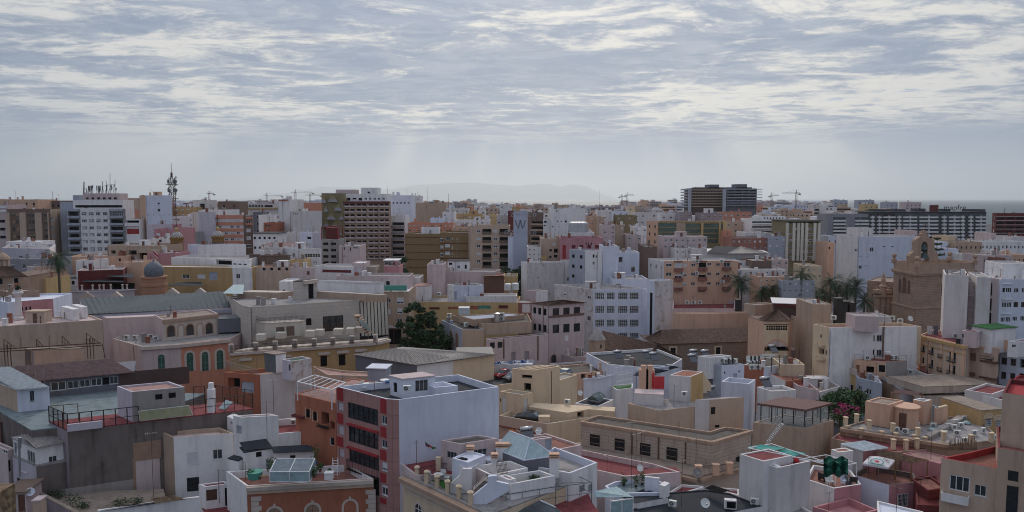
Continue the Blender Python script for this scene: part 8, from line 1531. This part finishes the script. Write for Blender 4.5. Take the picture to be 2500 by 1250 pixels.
RB=B('apartment_block','dark red-brown stepped flats with pale slab edges at right edge','t4',[(1762,500),(1800,500),(2110,490)],D=(350,346,346),d=14,w='maroon',r='terr',par=.4,win=[('k',1,1805,545,2083,755,3,5,.92,.5),('box',1,1800,535,2090,540,'ppink',.6,'slab_edge'),('box',1,1800,575,2090,580,'ppink',.6,'slab_edge'),('box',1,1800,618,2090,623,'ppink',.6,'slab_edge'),('box',1,1800,660,2090,665,'ppink',.6,'slab_edge'),('box',1,1800,702,2090,707,'ppink',.6,'slab_edge')])
BWl=B('apartment_block','huge blank white wall with a few tiny windows behind the stone tower','t4',[(170,720),(395,785),(1010,780)],D=(240,228,230),w=('white2','bwhite'),r='roofgrey',par=.4,d=14,win=[('s',0,360,850,395,895),('s3',1,467,850,502,893),('w',1,515,850,552,893),('x',1,645,838,672,846),('x',1,730,838,758,846),('w',1,405,1035,432,1068),('x',1,388,942,432,950,4,1,.5,1),('x',1,472,942,494,950,2,1,.5,1),('x',1,460,1032,494,1040,3,1,.4,1)]);B('','','t4',[(395,655),(545,660)],D=236,d=8,base=15,w='white2',r='roofgrey',par=.3,of=BWl)
for x0,x1,y,D_,mt,lb in ((735,1000,730,262,'peach','peach row behind the blank white wall'),(915,1000,680,258,'ppink','pinkish cube behind the bell gable'),(1215,1415,865,236,'bwhite','white house right of the bell gable'),(1225,1315,795,246,'bwhite','white cube behind the dark conifer'),(1315,1400,735,262,'cream','cream turret house with two windows, far right'),(1385,1660,795,244,'tan','tan house with arched porch and pale roof, far right'),(1650,2090,790,258,'white','white terraced roofs, far right'),(1800,1960,890,236,'white','white house with pink blind, far right'),(1668,1960,930,218,'ppink','pale pink house behind the white flats, far right'),(1550,1665,930,226,'white','white hut house behind the stone tower parapet'),(1885,2100,925,222,'peach','peach wall house at right edge'),(1810,1890,955,214,'terr','rust wall sliver at far right'),(1950,2100,740,272,'white2','white house with red edge at far right'),(90,180,735,270,'bwhite','white low flats left of the blank white wall'),(85,155,800,252,'peach','peach sliver house left of the blank white wall'),(150,290,372,900,'bgrey','left hazy block by the sea'),(395,560,368,900,'bgrey','right hazy block by the sea'),(460,600,410,600,'yellow','yellow-ochre far building by the sea'),(675,800,390,700,'bgrey','blue-grey far building by the sea'),(880,1040,390,620,'ppink','pinkish far building with cut corners by the sea'),(1755,1800,705,268,'ppink','small pink pavilion with columns, far right')):
    B('apartment_house',lb,'t4',[(x0,y),(x1,y)],D=D_,d=10,w=mt,r='roofgrey',par=.4,win=[('d',0,x0+12,y+25,x1-12,y+70,max(1,(x1-x0)//40),1 if D_<500 else 2,.35,.6)])
b0=pD('t4',(1195,900),232);CF_=empty('norfolk_pine',(b0.x,b0.y,0),'dark tiered conifer behind the bell gable','tree');zt_=pD('t4',(1195,735),232).z;MB().bar((b0.x,b0.y,0),(b0.x,b0.y,zt_),.3,sides=6,r2=.05).obj('trunk','bark',CF_);f=MB()
for i in range(12):
    z=zt_-1-i*1.7;r_=.8+i*.42
    for j in range(7):a=j*.9+i;e_=Vector((b0.x+math.cos(a)*r_,b0.y+math.sin(a)*r_,z+.3));[leaves(f,Vector((b0.x,b0.y,z)).lerp(e_,k_),(.35,.35,.2),9,.35) for k_ in (.3,.55,.8,1)]
f.obj('crown','leafd',CF_)
for x,h_,lb in ((1720,700,'small dark conifer before the dark slab block'),(1545,770,'dark shrubby tree at foot of the dark slab block')):b0=pD('t4',(x,780),330);tree(lb,(b0.x,b0.y,0),pD('t4',(x,h_),330).z,4.5,900,'leafd',leaf=.7)
for t,b,tp,j,cj,D_,lb in (('t1',(632,390),(632,312),(595,328),(785,326),900,'left tower crane on the skyline, centre-left'),('t1',(923,355),(923,282),(875,300),(1100,292),850,'tallest tower crane on the skyline, centre-left'),('t1',(1072,355),(1072,308),(1020,322),(1180,325),1000,'small tower crane left of the sculpted-wall tower'),('t1',(45,335),(45,295),(20,308),(95,305),900,'distant tower crane right of the telecom mast'),('t3',(130,365),(130,318),(200,318),(110,325),1000,'right one of two small cranes, centre-right'),('t3',(75,365),(75,320),(120,338),(50,338),1050,'left one of two small cranes, centre-right'),('t3',(1848,372),(1848,288),(1710,302),(1885,300),800,'tall tower crane right of the dark twin towers'),('t3',(1600,350),(1600,322),(1672,323),(1580,330),850,'short tower crane beside the dark twin towers')):crane(lb,t,b,tp,j,cj,D_)
for x,y,t,D_ in ((180,235,'t2',700),(395,300,'t2',380),(1930,265,'t2',900),(1855,230,'t1',330),(535,280,'t0',345),(1890,440,'t4',400)):q=pD(t,(x,y),D_);solo('radio_mast','thin radio mast rising over the roofs '+min(LM,key=lambda v:abs(v[0]-px(t,(x,y))[0]))[1],'mast',(q.x,q.y,20),MB().bar((q.x,q.y,20),q,.22,r2=.08),'rust')
# ---------------------------------------------------------------- a last scatter of aerials
for p,z,lb in MORE:
    if R.random()<.62:aerial('on the '+' '.join(lb.split(',')[0].split()[:9]),(p.x,p.y,z),R.uniform(2.2,4.2),R.uniform(0,3),5,.035)
# ---------------------------------------------------------------- labels: tell look-alikes apart by order in the picture
ORD=['','second','third','fourth','fifth','sixth','seventh','eighth','ninth','tenth','eleventh','twelfth']
by={}
for o in THINGS:by.setdefault(o['label'],[]).append(o)
NUM=['','','two','three','four','five','six','seven','eight','nine','ten','eleven','twelve']
for lb,os_ in by.items():
    if len(os_)==1:
        if 'group' in os_[0] and os_[0]['group'].startswith(('air cond','television')):del os_[0]['group']
        continue
    os_.sort(key=lambda o:screen(o.location)[0])
    for i,o in enumerate(os_):
        if len(os_)>12:continue
        o['label']=lb+(', leftmost of '+NUM[len(os_)] if i==0 else ', rightmost of '+NUM[len(os_)] if i==len(os_)-1 else ', '+ORD[i]+' from left')
